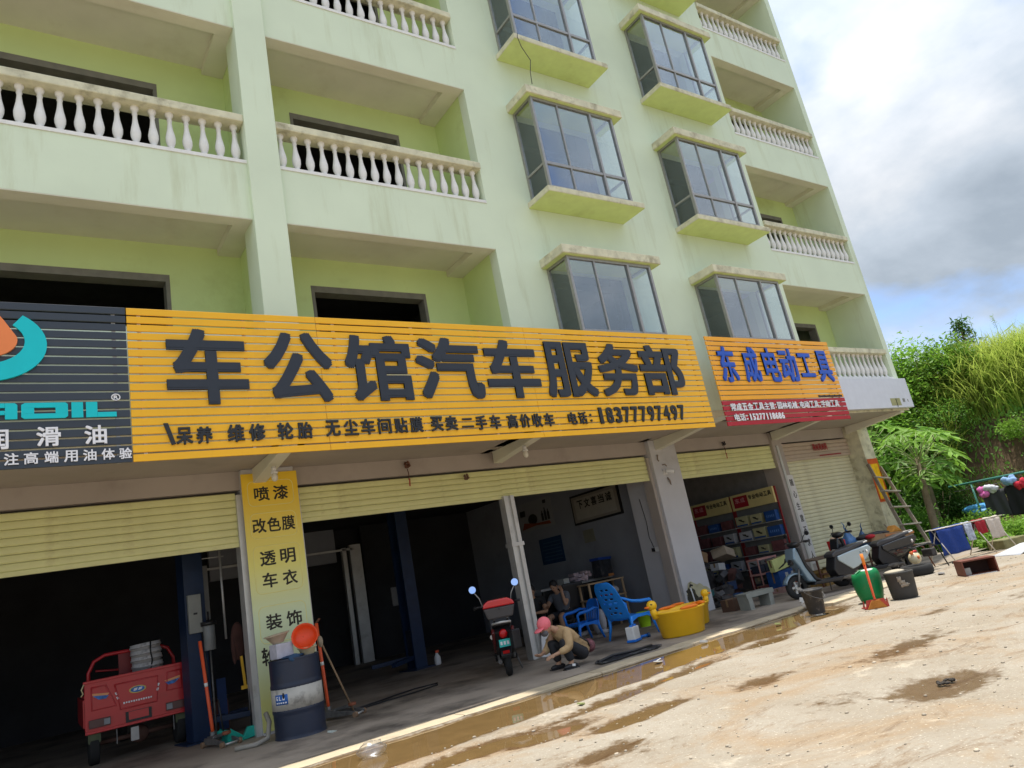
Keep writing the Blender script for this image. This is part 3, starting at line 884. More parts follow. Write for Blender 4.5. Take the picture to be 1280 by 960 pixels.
place_letters(og, '专注高端用油体验', line([-0.17, -0.02, 0.135, 0.30, 0.46, 0.62, 0.78, 0.935], 0.115, 0.115, 3.20), 0.012, M_wl, 0.022)

tg = board('tool_shop_sign', 'smaller orange and red slatted sign with blue Chinese characters beside the white panel', 10.40, 14.35, lambda i: M_red if i < 5 else M_org, [])
tc_ = [(10.60, 11.06), (11.28, 11.74), (11.90, 12.36), (12.43, 12.97), (13.05, 13.53), (13.68, 14.17)]
place_letters(tg, '东成电动工具', [(a, b, 3.92, 4.62) for a, b in tc_[:4]] + [(tc_[4][0], tc_[4][1], 4.02, 4.53), (tc_[5][0], tc_[5][1], 3.92, 4.60)], 0.03, M_blu, 0.028)
l1 = '常成五金工具主营:园林机械,电动工具,手动工具'
n1_ = len(l1); xx = 10.58; ws = [0.5 if c in ':,' else 1.0 for c in l1]; u = (14.06 - 10.58) / sum(ws)
rs = []
for c, q in zip(l1, ws):
    if c in ':': rs.append((xx + u * .15, xx + u * .30, 3.40, 3.48))
    elif c in ',': rs.append((xx + u * .10, xx + u * .28, 3.375, 3.42))
    else: rs.append((xx + 0.005, xx + u * q - 0.008, 3.375, 3.515))
    xx += u * q
place_letters(tg, l1, rs, 0.014, M_wl, 0.028)
place_letters(tg, '电话', [(10.61, 10.76, 3.185, 3.32), (10.77, 10.92, 3.185, 3.32)], 0.014, M_wl, 0.028)
place_letters(tg, ':', [(10.95, 10.985, 3.20, 3.29)], 0.014, M_wl, 0.028)
ph2 = '15277118686'
place_letters(tg, ph2, [(11.03 + i * 0.098 + (0.02 if c == '1' else 0), 11.03 + i * 0.098 + (0.06 if c == '1' else 0.08), 3.185, 3.31) for i, c in enumerate(ph2)], 0.014, M_wl, 0.03, 'digit')
for i in range(14):
    mbx = MB().box(13.42 + i * 0.062, 13.468 + i * 0.062, SY - 0.009, SY - 0.003, 3.59, 3.628 + 0.008 * (i % 3 == 0)).build('fine_print_mark', M_let2, tg)
    for v in mbx.data.vertices: v.co -= tg.location

# the boards hang in front of the bay windows' feet: set each at its own distance from the facade
for t in (sg, og, tg):
    k_ = 7.60 / SY
    t.location = (t.location.x * k_, 7.60, 1.25 + (t.location.z - 1.25) * k_)
    t.scale = (k_, k_, k_)

# white blank panel hung on the balcony front at the far end, taped at its corner
wpnl = thing('blank_sign_panel', 'blank white panel with scraps of tape under the lowest right balcony', 'panel', (15.7, 8.13, 3.32))
MB().box(-1.45, 1.60, 0, 0.10, 0, 0.70).build('panel_face', mat('dull_white_sheet', (0.66, 0.68, 0.74), 0.5, var=0.04, dirt=(0.5, 0.5, 0.45), dscale=2, damt=0.3), wpnl, bevel=0.006)
MB().box(0.62, 1.05, -0.004, -0.001, 0.05, 0.22).build('tape', mat('old_olive_tape', (0.36, 0.35, 0.17), 0.6, var=0.2), wpnl)
MB().box(0.85, 0.87, -0.009, -0.006, 0.02, 0.21).build('tape_edge', M_blk, wpnl)
MB().box(1.16, 1.26, -0.004, -0.001, 0.13, 0.21).box(1.38, 1.41, -0.004, -0.001, 0.13, 0.19).build('sticker', mat('grey_sticker', (0.22, 0.22, 0.2), 0.6), wpnl)

# printed pillar board: yellow fading to pale green, a printed gradient
pm = bpy.data.materials.new('printed_yellow_to_pale_green'); pm.use_nodes = True
n = pm.node_tree.nodes; l = pm.node_tree.links.new
tcn = n.new('ShaderNodeTexCoord'); sp = n.new('ShaderNodeSeparateXYZ'); cr = n.new('ShaderNodeValToRGB')
l(tcn.outputs['Generated'], sp.inputs[0]); l(sp.outputs[2], cr.inputs[0]); l(cr.outputs[0], n['Principled BSDF'].inputs[0])
ce = cr.color_ramp.elements
ce[0].position = 0.10; ce[0].color = (0.62, 0.62, 0.22, 1); ce[1].position = 0.93; ce[1].color = (0.90, 0.60, 0.03, 1)
q = ce.new(0.42); q.color = (0.68, 0.80, 0.52, 1); q = ce.new(0.62); q.color = (0.84, 0.80, 0.22, 1); q = ce.new(0.22); q.color = (0.62, 0.70, 0.42, 1)
n['Principled BSDF'].inputs['Roughness'].default_value = 0.45
pb = thing('pillar_board', 'tall yellow service board with stacked Chinese characters on the pillar behind the oil drum', 'sign', (2.83, PF - 0.10, 0))
def pbb(mb, nm, m, **k): return mb.build(nm, m, pb, **k)
pbb(MB().box(-0.37, 0.37, -0.020, -0.002, 0.04, 3.23), 'board', pm)
M_pl = mat('cream_printed_outline', (0.90, 0.85, 0.35), 0.5, var=0.02)
for (z0, z1) in ((2.79, 3.12), (2.36, 2.69), (1.66, 2.26), (1.05, 1.50)):
    pts = []
    rr = 0.07
    for (cx_, cz_, a0) in ((0.30 - rr, z1 - rr, 0), (-0.30 + rr, z1 - rr, 90), (-0.30 + rr, z0 + rr, 180), (0.30 - rr, z0 + rr, 270)):
        for a in (0, 30, 60, 90):
            pts.append((cx_ + rr * math.cos(RAD(a0 + a)), -0.0205, cz_ + rr * math.sin(RAD(a0 + a))))
    pbb(MB().tube(pts, 0.0045, 4, closed=True), 'printed_outline', M_pl)
M_ink = mat('black_print', (0.03, 0.028, 0.02), 0.6, var=0.1)
def pl(s_, xs_, w_, z, h=0.19):
    for c, x in zip(s_, xs_):
        letter(c, (x - w_ / 2, x + w_ / 2, z - h / 2, z + h / 2), -0.0205, 0.002, M_ink, pb, 'character', 0.022)
pl('喷漆', (-0.12, 0.13), 0.20, 2.95)
pl('改色膜', (-0.19, 0.0, 0.19), 0.175, 2.53)
pl('透明', (-0.12, 0.14), 0.20, 2.10)
pl('车衣', (-0.12, 0.14), 0.19, 1.82)
pl('装饰', (-0.12, 0.14), 0.20, 1.30)
pl('轮', (-0.22,), 0.18, 0.90, 0.22)

# lamps on the brackets, pulley and ribbons, fittings
def bulb(x, y, z, lab):
    t = thing('bracket_lamp', lab, 'lamp', (x, y, z))
    MB().cyl((0, 0, 0), (0, 0, -0.06), 0.03, 10).cyl((0, 0, -0.06), (0, 0, -0.085), 0.045, 10).build('lamp_holder', M_white, t)
    MB().ell((0, 0, -0.13), (0.042, 0.042, 0.055), 12, 8).build('bulb', mat('frosted_bulb', (0.72, 0.70, 0.62), 0.2), t)
bulb(2.66, 8.9, 3.13, 'white bulb holder hanging above the yellow pillar board')
bulb(6.42, 8.75, 3.15, 'white bulb holder hanging from the bracket above the silver post')
M_rust = mat('rusty_iron', (0.14, 0.06, 0.035), 0.8, var=0.3, scale=20)
M_ribbon = mat('faded_red_cloth', (0.36, 0.035, 0.03), 0.8, var=0.2)
def rosette(x, z, lab, ribbon, m=M_rust, r=0.06):
    t = thing('wilted_rosette', lab, 'ornament', (x, PF - 0.05, z))
    mb = MB()
    for i in range(9):
        a = i * 0.7; q = Vector((math.cos(a) * r * 0.55, -0.02 * (i % 3), math.sin(a) * r * 0.55))
        mb.ell(q, (r * 0.42, 0.018, r * 0.34), 7, 5, Matrix.Rotation(a, 3, 'Y'))
    mb.build('folded_petals', m, t)
    if ribbon:
        MB().tube([(0, 0, -r), (0.01, -0.01, -r - 0.08), (-0.005, 0, -r - 0.17)], [0.006, 0.008, 0.004], 6).build('string', M_rust, t)
        MB().obox((0.005, -0.01, -r - 0.21), (0.02, 0.006, 0.12), (0, 0.1, 0)).build('ribbon', M_ribbon, t)
rosette(4.92, 3.20, 'rust brown rosette with hanging red string over the second shutter', True)
rosette(5.92, 2.93, 'small brown rosette stuck on the second shutter', False, mat('brown_dried_petals', (0.16, 0.09, 0.06), 0.9), 0.055)
rosette(12.30, 3.13, 'dark rosette with red tassel over the tool shop shutter', True, M_blk, 0.05)

# red print on the closed shutter box
sl = thing('shutter_label', 'small red Chinese lettering on top of the closed cream shutter', 'lettering', (15.7, PF - 0.05, 2.8))
for i in range(5):
    mbx = MB()
    for j in range(3):
        mbx.box(-0.28 + i * 0.12 + 0.034 * j, -0.258 + i * 0.12 + 0.034 * j, -0.014, -0.011, -0.02 + 0.03 * (j % 2), 0.15 - 0.02 * (i % 2))
    mbx.box(-0.28 + i * 0.12, -0.19 + i * 0.12, -0.017, -0.0145, 0.05, 0.075)
    mbx.build('faded_print_mark', mat('dark_red_print', (0.30, 0.02, 0.03), 0.6), sl)
MB().box(-0.1, 0.8, -0.012, -0.009, -0.152, -0.125).build('red_line', _M['dark_red_print'], sl)

# vertical couplet strip on the thin pillar between the tool shop and the closed shop
cp = thing('couplet_strip', 'narrow white strip with vertical black Chinese characters beside the closed shutter', 'sign', (14.20, PF - 0.075, 0.35))
MB().box(-0.11, 0.11, -0.006, 0, 0, 1.95).build('strip', mat('off_white_vinyl', (0.66, 0.64, 0.62), 0.6, var=0.05), cp)
for i, c in enumerate('随心生意不求人'):
    letter(c, (-0.06, 0.06, 1.70 - i * 0.265, 1.86 - i * 0.265), -0.0065, 0.002, M_ink, cp, 'character', 0.015)

# poster on the far pillar
ps = thing('pillar_poster', 'bright yellow and red poster on the far pillar behind the ladder', 'poster', (17.18, 9.455, 1.35))
MB().box(-0.22, 0.23, -0.006, 0, 0, 1.05).build('sheet', mat('orange_red_print', (0.62, 0.10, 0.02), 0.5, var=0.2, scale=4), ps)
MB().box(-0.16, 0.17, -0.010, -0.0065, 0.07, 0.92).build('printed_panel', mat('bright_yellow_print', (0.88, 0.52, 0.01), 0.5, var=0.2, scale=9, dirt=(0.6, 0.05, 0.02), dscale=9, damt=0.5, dpos=0.6), ps)
pal = MB().box(-0.2, 0.22, -0.004, 0, 0.1, 0.9).build('whitewashed_patch', M_cap, None, loc=(17.2, 9.452, 0.1))
pal.parent = bld

# outdoor camera, clips and pipe on the pillar between the shops
cmx = thing('security_camera', 'small white security camera on the pillar left of the tool shop', 'camera', (10.32, PF - 0.10, 2.66))
MB().box(-0.05, 0.05, -0.02, 0, -0.05, 0.05).cyl((0, -0.02, 0.0), (0, -0.09, -0.02), 0.014, 8).build('mount', M_white, cmx)
MB().cyl((-0.05, -0.09, 0.01), (0.08, -0.17, -0.03), 0.038, 12).build('housing', M_white, cmx, bevel=0.004)
MB().cyl((0.08, -0.17, -0.03), (0.086, -0.174, -0.032), 0.028, 12).build('lens', M_blk, cmx)
tf = thing('frayed_cable_end', 'grey bent cable stub and hook above the camera on the pillar', 'cable', (10.22, PF - 0.105, 2.95))
MB().tube([(0.02, 0, 0.05), (-0.02, -0.03, 0.03), (-0.03, -0.02, -0.03), (0.0, -0.01, -0.07)], 0.012, 6).tube([(0.08, 0, -0.15), (0.12, -0.03, -0.14), (0.17, -0.02, -0.18)], 0.011, 6).build('cable', mat('dusty_grey_cable', (0.25, 0.2, 0.16), 0.8), tf)
MB().tube([(0.12, -0.02, -0.40), (0.15, -0.03, -0.48), (0.17, -0.02, -0.55)], [0.014, 0.018, 0.006], 6).build('tied_rag', _M['dusty_grey_cable'], tf)
tap = thing('water_tap_pipe', 'thin white water pipe with dark tap on the stained pillar behind the yellow tubs', 'tap', (10.24, PF - 0.12, 0))
MB().tube([(0.02, 0, 0.02), (0.0, -0.02, 0.25), (-0.03, -0.02, 0.50)], 0.012, 8).build('pipe', M_white, tap)
MB().tube([(-0.03, -0.02, 0.50), (-0.05, -0.05, 0.54), (-0.03, -0.09, 0.52)], 0.016, 8).obox((-0.04, -0.05, 0.57), (0.05, 0.015, 0.012)).build('tap', M_blk, tap)
stn = MB()
st_pts = []
M_st1 = mat('pale_mould_halo', (0.46, 0.43, 0.28), 0.9, var=0.15, scale=8)
M_st2 = mat('dark_mould', (0.05, 0.045, 0.03), 0.9, var=0.3, scale=14)
for i in range(26):
    a = 2 * PI * i / 26; rr = 1 + 0.18 * math.sin(3 * a + 1) + 0.1 * math.sin(7 * a)
    st_pts.append((10.42 + 0.30 * rr * math.cos(a) * (1 if math.cos(a) < 0 else 0.9), 0.30 + 0.27 * rr * math.sin(a)))
stn.prism([(min(max(x, 10.08), 10.765), max(z, 0.02)) for x, z in st_pts], PF - 0.1035, PF - 0.1008)
stn = stn.build('soot_stain', M_st1, bld)
for (cx_, cz_, rx_, rz_) in ((10.24, 0.22, 0.13, 0.20), (10.36, 0.16, 0.12, 0.15), (10.30, 0.36, 0.07, 0.09), (10.48, 0.10, 0.10, 0.09), (10.18, 0.42, 0.05, 0.06)):
    q_ = []
    for i in range(18):
        a = 2 * PI * i / 18; rr = 1 + 0.22 * math.sin(3 * a + cx_ * 40) + 0.14 * math.sin(5 * a + cz_ * 30)
        q_.append((min(max(cx_ + rx_ * rr * math.cos(a), 10.085), 10.76), max(cz_ + rz_ * rr * math.sin(a), 0.022)))
    MB().prism(q_, PF - 0.1047 - cz_ * 0.001, PF - 0.1037).build('mould_patch', M_st2, bld)
# thin cable dangling between the two upper left bay windows
cbl = thing('dangling_cable', 'thin black cable dangling between two bay windows of the left column', 'cable', (7.5, 7.66, 9.15))
MB().tube([(-0.25, 0.0, 0.0), (-0.22, 0.01, 0.25), (-0.17, -0.01, 0.5), (-0.30, 0.0, 0.75), (-0.33, 0.01, 0.95), (-0.32, 0.0, 1.02)], 0.007, 5).build('cable', M_blk, cbl)

# ------------------------------------------------------------------ figures
def skin(pts, edges, nm, m, parent, sub=2, loc=None):
    """one continuous skinned surface grown over a jointed skeleton; pts: {name: (x, y, z, r)}"""
    names = list(pts); ix = {k: i for i, k in enumerate(names)}
    me = bpy.data.meshes.new('sk')
    me.from_pydata([pts[k][:3] for k in names], [(ix[a], ix[b]) for a, b in edges], [])
    o = bpy.data.objects.new('sk', me); COL.objects.link(o)
    md = o.modifiers.new('skin', 'SKIN'); md.use_smooth_shade = True
    for k in names:
        r = pts[k][3]
        rr = r if isinstance(r, tuple) else (r, r)
        me.skin_vertices[0].data[ix[k]].radius = rr
    me.skin_vertices[0].data[0].use_root = True
    s2 = o.modifiers.new('sub', 'SUBSURF'); s2.levels = sub; s2.render_levels = sub
    bpy.context.view_layer.update()
    dg = bpy.context.evaluated_depsgraph_get()
    nm_ = bpy.data.meshes.new_from_object(o.evaluated_get(dg))
    nm_.name = nm
    nm_.polygons.foreach_set('use_smooth', [True] * len(nm_.polygons))
    bpy.data.objects.remove(o)
    nm_.materials.clear(); nm_.materials.append(m)
    q = bpy.data.objects.new(nm, nm_); COL.objects.link(q); q.parent = parent
    if loc: q.location = loc
    return q
M_skin = mat('warm_skin', (0.42, 0.24, 0.15), 0.55, var=0.05)
M_hair = mat('black_hair', (0.012, 0.011, 0.012), 0.6, var=0.3, scale=30)
def limb_hand(pts, edges, wr, tip, side, r=0.011, tag_='h'):
    """palm and five short bent finger chains from wrist towards tip"""
    W = Vector(pts[wr][:3]); Tt = Vector(tip); d = (Tt - W).normalized()
    s_ = Vector(side).normalized(); nrm = d.cross(s_).normalized()
    P = W + d * 0.05
    pts[tag_ + 'p'] = (*P, 0.024); edges.append((wr, tag_ + 'p'))
    for i, (o_, ln) in enumerate(((-0.027, 0.060), (-0.009, 0.070), (0.009, 0.068), (0.026, 0.052))):
        a = P + d * 0.022 + s_ * o_; b = a + d * ln * 0.5 + nrm * 0.008; c = b + d * ln * 0.35 + nrm * 0.02
        for k, q, rr in (('a', a, 0.0095), ('b', b, 0.0085), ('c', c, 0.0075)):
            pts[f'{tag_}{i}{k}'] = (*q, rr)
        edges += [(tag_ + 'p', f'{tag_}{i}a'), (f'{tag_}{i}a', f'{tag_}{i}b'), (f'{tag_}{i}b', f'{tag_}{i}c')]
    a = P - d * 0.02 - s_ * 0.03; b = a + d * 0.035 - s_ * 0.012 + nrm * 0.01
    pts[tag_ + 't1'] = (*a, 0.0105); pts[tag_ + 't2'] = (*b, 0.0085)
    edges += [(tag_ + 'p', tag_ + 't1'), (tag_ + 't1', tag_ + 't2')]
def head_parts(par, c, look, hr=0.082, hair=True, hairshape=None):
    """skull with brow, nose, mouth, chin and ears, looking along look"""
    f = Vector(look).normalized(); up = Vector((0, 0, 1)); up = (up - f * up.dot(f)).normalized(); rt = f.cross(up)
    Mx = Matrix((f, -rt, up)).transposed()
    mb = MB()
    mb.ell(c, (hr * 0.98, hr * 0.78, hr * 1.22), 16, 12, Mx)
    C_ = Vector(c)
    mb.ell(C_ + f * hr * 0.42 - up * hr * 0.72, (hr * 0.42, hr * 0.45, hr * 0.42), 10, 8, Mx)      # jaw and chin
    mb.ell(C_ + f * hr * 0.98 - up * hr * 0.15, (hr * 0.16, hr * 0.13, hr * 0.26), 8, 6, Mx)      # nose
    mb.ell(C_ + f * hr * 0.82 + up * hr * 0.16, (hr * 0.14, hr * 0.5, hr * 0.09), 8, 6, Mx)       # brow
    for s_ in (-1, 1):
        mb.ell(C_ + rt * s_ * hr * 0.80 - up * hr * 0.10, (hr * 0.17, hr * 0.07, hr * 0.27), 8, 6, Mx)
    mb.build('head', M_skin, par)
    eb = MB()
    for s_ in (-1, 1):
        eb.ell(C_ + f * hr * 0.87 + rt * s_ * hr * 0.32 + up * hr * 0.0, (hr * 0.09, hr * 0.14, hr * 0.07), 8, 6, Mx)
    eb.build('eyes', M_hair, par)
    MB().ell(C_ + f * hr * 0.86 - up * hr * 0.56, (hr * 0.07, hr * 0.22, hr * 0.05), 8, 6, Mx).build('mouth', mat('lip_colour', (0.30, 0.10, 0.08), 0.5), par)
    if hair:
        MB().ell(C_ - f * hr * 0.14 + up * hr * 0.28, (hr * 1.02, hr * 0.88, hr * 1.08), 16, 12, Mx).build('hair', M_hair, par)
    return f, up, rt, Mx

# crouching worker in pink cap by the silver post: faces the post (-x)
pr_ = thing('person', 'crouching worker in a pink cap, tan jacket and black trousers beside the silver post', 'person', (5.95, 8.12, 0))
pts = dict(hip=(0.30, 0.0, 0.14, 0.085), sp1=(0.20, 0.0, 0.27, 0.095), sp2=(0.08, 0.0, 0.39, 0.10), neck0=(-0.06, 0, 0.50, 0.055), neck=(-0.12, 0, 0.53, 0.042), hd=(-0.17, 0, 0.555, 0.045),
           hl=(0.24, -0.09, 0.15, 0.07), kl=(-0.10, -0.13, 0.37, 0.055), al=(0.00, -0.13, 0.07, 0.036), tl=(-0.10, -0.135, 0.03, 0.03),
           hr=(0.24, 0.09, 0.15, 0.07), kr=(-0.12, 0.12, 0.36, 0.055), ar=(-0.02, 0.12, 0.07, 0.036), tr=(-0.12, 0.125, 0.03, 0.03),
           sl=(-0.01, -0.15, 0.45, 0.052), el=(-0.05, -0.21, 0.27, 0.038), wl=(-0.25, -0.13, 0.22, 0.022),
           sr=(-0.01, 0.15, 0.45, 0.052), er=(-0.10, 0.20, 0.28, 0.038), wr=(-0.30, 0.09, 0.24, 0.022))
ed = [('hip', 'sp1'), ('sp1', 'sp2'), ('sp2', 'neck0'), ('neck0', 'neck'), ('neck', 'hd'), ('hip', 'hl'), ('hl', 'kl'), ('kl', 'al'), ('al', 'tl'), ('hip', 'hr'), ('hr', 'kr'), ('kr', 'ar'), ('ar', 'tr'),
      ('sp2', 'sl'), ('sl', 'el'), ('el', 'wl'), ('sp2', 'sr'), ('sr', 'er'), ('er', 'wr')]
bp = dict(pts); be = list(ed)
limb_hand(bp, be, 'wl', (-0.38, -0.10, 0.20), (0, 1, 0.2), tag_='g')
limb_hand(bp, be, 'wr', (-0.43, 0.05, 0.24), (0, -1, 0.2), tag_='h')
skin(bp, be, 'body', M_skin, pr_)
def grow(names, dr, over=None):
    q = {k: (*pts[k][:3], pts[k][3] + dr) for k in names}
    if over: q.update(over)
    return q
M_tan = mat('tan_cotton_jacket', (0.44, 0.30, 0.155), 0.85, var=0.12, scale=9, bump=1.0, bscale=12, dirt=(0.28, 0.11, 0.03), dscale=4.5, damt=0.8, dpos=0.58)
skin(grow(['sp2', 'sp1', 'neck0', 'sl', 'el', 'sr', 'er'], 0.024, dict(hem=(0.30, 0, 0.20, 0.140), hem2=(0.37, 0, 0.13, 0.11), cl=(-0.20, -0.155, 0.235, 0.040), cr=(-0.24, 0.12, 0.25, 0.040))),
     [('sp2', 'sp1'), ('sp1', 'hem'), ('hem', 'hem2'), ('sp2', 'neck0'), ('sp2', 'sl'), ('sl', 'el'), ('el', 'cl'), ('sp2', 'sr'), ('sr', 'er'), ('er', 'cr')], 'jacket', M_tan, pr_)
M_trou = mat('black_work_trousers', (0.022, 0.023, 0.027), 0.8, var=0.15, bump=0.4, bscale=14)
skin(grow(['hip', 'hl', 'kl', 'hr', 'kr'], 0.014, dict(cl=(0.0, -0.13, 0.09, 0.058), cr=(-0.02, 0.12, 0.09, 0.058))),
     [('hip', 'hl'), ('hl', 'kl'), ('kl', 'cl'), ('hip', 'hr'), ('hr', 'kr'), ('kr', 'cr')], 'trousers', M_trou, pr_)
for yy, xx in ((-0.135, -0.03), (0.125, -0.05)):
    sh = MB().ell((xx, yy, 0.035), (0.125, 0.045, 0.04), 12, 8).box(xx - 0.12, xx + 0.11, yy - 0.042, yy + 0.042, 0.0, 0.018).build('shoe', M_blk, pr_, bevel=0.006)
MB().obox((-0.02, -0.183, 0.05), (0.05, 0.004, 0.03), (0, 0.2, 0)).build('shoe_logo', M_white, pr_)
f_, up_, rt_, Mx_ = head_parts(pr_, (-0.235, 0, 0.575), (-0.9, -0.1, -0.45), 0.085)
M_pink = mat('coral_pink_cap', (0.78, 0.17, 0.20), 0.8, var=0.08, bump=0.3)
cp_ = MB()
cc = Vector((-0.235, 0, 0.575)) + up_ * 0.035 - f_ * 0.01
cp_.ell(cc, (0.100, 0.090, 0.092), 16, 12, Mx_)
cp_.ell(cc + f_ * 0.115 - up_ * 0.01, (0.075, 0.075, 0.012), 12, 6, Mx_)
cp_.build('cap', M_pink, pr_)
MB().ell(Vector((-0.235, 0, 0.575)) + f_ * 0.055 - up_ * 0.055, (0.045, 0.062, 0.05), 10, 8, Mx_).build('face_mask', mat('grey_face_mask', (0.12, 0.12, 0.13), 0.8), pr_)
MB().ell((0.40, -0.03, 0.21), (0.075, 0.12, 0.09), 10, 8).build('waist_bag', mat('maroon_check_pouch', (0.16, 0.06, 0.07), 0.8, var=0.4, scale=25), pr_)
MB().tube([(0.36, -0.10, 0.20), (0.30, -0.15, 0.28), (0.18, -0.16, 0.36)], 0.012, 6).build('strap', M_blk, pr_)

def seated(name_label, loc, rot, shirt, trous, pose, group=None):
    t = thing('person', name_label, 'person', loc, rot)
    P = dict(hip=(0, 0, 0.42, 0.10), s1=(0.03, 0, 0.56, 0.105), s2=(0.09, 0, 0.72, 0.11), n0=(0.14, 0, 0.83, 0.055), n1=(0.17, 0, 0.87, 0.042), hd=(0.20, 0, 0.91, 0.05),
             hl=(0.05, -0.09, 0.41, 0.08), kl=(0.42, -0.13, 0.44, 0.058), al=(0.40, -0.13, 0.09, 0.036), tl=(0.50, -0.14, 0.04, 0.032),
             hr=(0.05, 0.09, 0.41, 0.08), kr=(0.42, 0.13, 0.44, 0.058), ar=(0.40, 0.13, 0.09, 0.036), tr=(0.50, 0.14, 0.04, 0.032),
             sl=(0.08, -0.17, 0.78, 0.055), sr=(0.08, 0.17, 0.78, 0.055), **pose)
    E_ = [('hip', 's1'), ('s1', 's2'), ('s2', 'n0'), ('n0', 'n1'), ('n1', 'hd'), ('hip', 'hl'), ('hl', 'kl'), ('kl', 'al'), ('al', 'tl'), ('hip', 'hr'), ('hr', 'kr'), ('kr', 'ar'), ('ar', 'tr'),
          ('s2', 'sl'), ('sl', 'el'), ('el', 'wl'), ('s2', 'sr'), ('sr', 'er'), ('er', 'wr')]
    B, BE = dict(P), list(E_)
    for wq, eq, sd, tg_ in (('wl', 'el', (0, 1, 0.1), 'g'), ('wr', 'er', (0, -1, 0.1), 'h')):
        wv = Vector(P[wq][:3]); evv = Vector(P[eq][:3])
        limb_hand(B, BE, wq, tuple(wv + (wv - evv).normalized() * 0.15), sd, tag_=tg_)
    skin(B, BE, 'body', M_skin, t)
    g = lambda k, d: (*P[k][:3], P[k][3] + d)
    midl = lambda a, b, f, r: (*(Vector(P[a][:3]).lerp(Vector(P[b][:3]), f)), r)
    skin(dict(s2=g('s2', .02), s1=g('s1', .022), hm=(0, 0, 0.44, 0.128), n0=g('n0', .018), sl=g('sl', .018), ml=midl('sl', 'el', 0.6, 0.055), sr=g('sr', .018), mr=midl('sr', 'er', 0.6, 0.055)),
         [('s2', 's1'), ('s1', 'hm'), ('s2', 'n0'), ('s2', 'sl'), ('sl', 'ml'), ('s2', 'sr'), ('sr', 'mr')], 'shirt', shirt, t)
    skin(dict(hip=g('hip', .02), hl=g('hl', .02), kl=midl('hl', 'kl', 0.8, 0.085), hr=g('hr', .02), kr=midl('hr', 'kr', 0.8, 0.085)),
         [('hip', 'hl'), ('hl', 'kl'), ('hip', 'hr'), ('hr', 'kr')], 'shorts', trous, t)
    for s_ in (-1, 1):
        MB().ell((0.46, 0.135 * s_, 0.035), (0.12, 0.045, 0.04), 10, 6).build('shoe', M_blk, t)
    head_parts(t, (0.235, 0, 0.975), (0.85, 0, -0.5), 0.085)
    return t
M_gt = mat('slate_grey_tshirt', (0.12, 0.13, 0.15), 0.85, var=0.1, bump=0.3)
M_bt = mat('black_tshirt', (0.018, 0.018, 0.02), 0.85, var=0.1, bump=0.3)
seated('seated person in a grey T-shirt with hand held to the ear', (8.62, 11.5, 0), RAD(205), M_gt, M_trou,
       dict(el=(0.30, -0.20, 0.60, 0.04), wl=(0.44, -0.10, 0.62, 0.026), er=(0.27, 0.20, 0.60, 0.042), wr=(0.21, 0.135, 0.84, 0.027)))
seated('seated person in black with bare knees next to the one in grey', (8.12, 11.75, 0), RAD(235), M_bt, M_bt,
       dict(el=(0.26, -0.22, 0.56, 0.042), wl=(0.42, -0.08, 0.55, 0.027), er=(0.26, 0.22, 0.56, 0.042), wr=(0.42, 0.06, 0.57, 0.027)))
for (x, y, lab) in ((8.64, 11.5, 'dark low stool under the person in grey'), (8.14, 11.77, 'dark low stool under the person in black')):
    t = thing('stool', lab, 'stool', (x, y, 0))
    MB().box(-0.17, 0.17, -0.17, 0.17, 0.29, 0.32).build('seat', M_blk, t, bevel=0.01)
    lg = None
    for sx in (-1, 1):
        for sy in (-1, 1):
            MB().bar((0.13 * sx, 0.13 * sy, 0.29), (0.15 * sx, 0.15 * sy, 0), 0.03, 0.03).build('leg', M_blk, t)

# ------------------------------------------------------------------ blue plastic chairs
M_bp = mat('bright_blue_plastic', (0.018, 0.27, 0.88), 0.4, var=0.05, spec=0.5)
M_bp2 = mat('shaded_blue_plastic', (0.012, 0.18, 0.70), 0.4, var=0.05)  # darker copy of the bright blue, shade put into the colour
def plate_grid(fn, nu, nv, keep, nm, m, par, th=0.010):
    """curved plastic plate sampled on a grid; cells where keep() is false are holes"""
    mb = MB()
    for j in range(nv + 1):
        for i in range(nu + 1):
            mb.v.append(fn(i / nu, j / nv))
    for j in range(nv):
        for i in range(nu):
            if keep((i + .5) / nu, (j + .5) / nv):
                a = j * (nu + 1) + i
                mb.f.append((a, a + 1, a + nu + 2, a + nu + 1)); mb.sm.append(True)
    used = sorted({q for f in mb.f for q in f}); mp_ = {q: i for i, q in enumerate(used)}
    mb.v = [mb.v[q] for q in used]; mb.f = [tuple(mp_[q] for q in f) for f in mb.f]
    return mb.build(nm, m, par, solid=th)
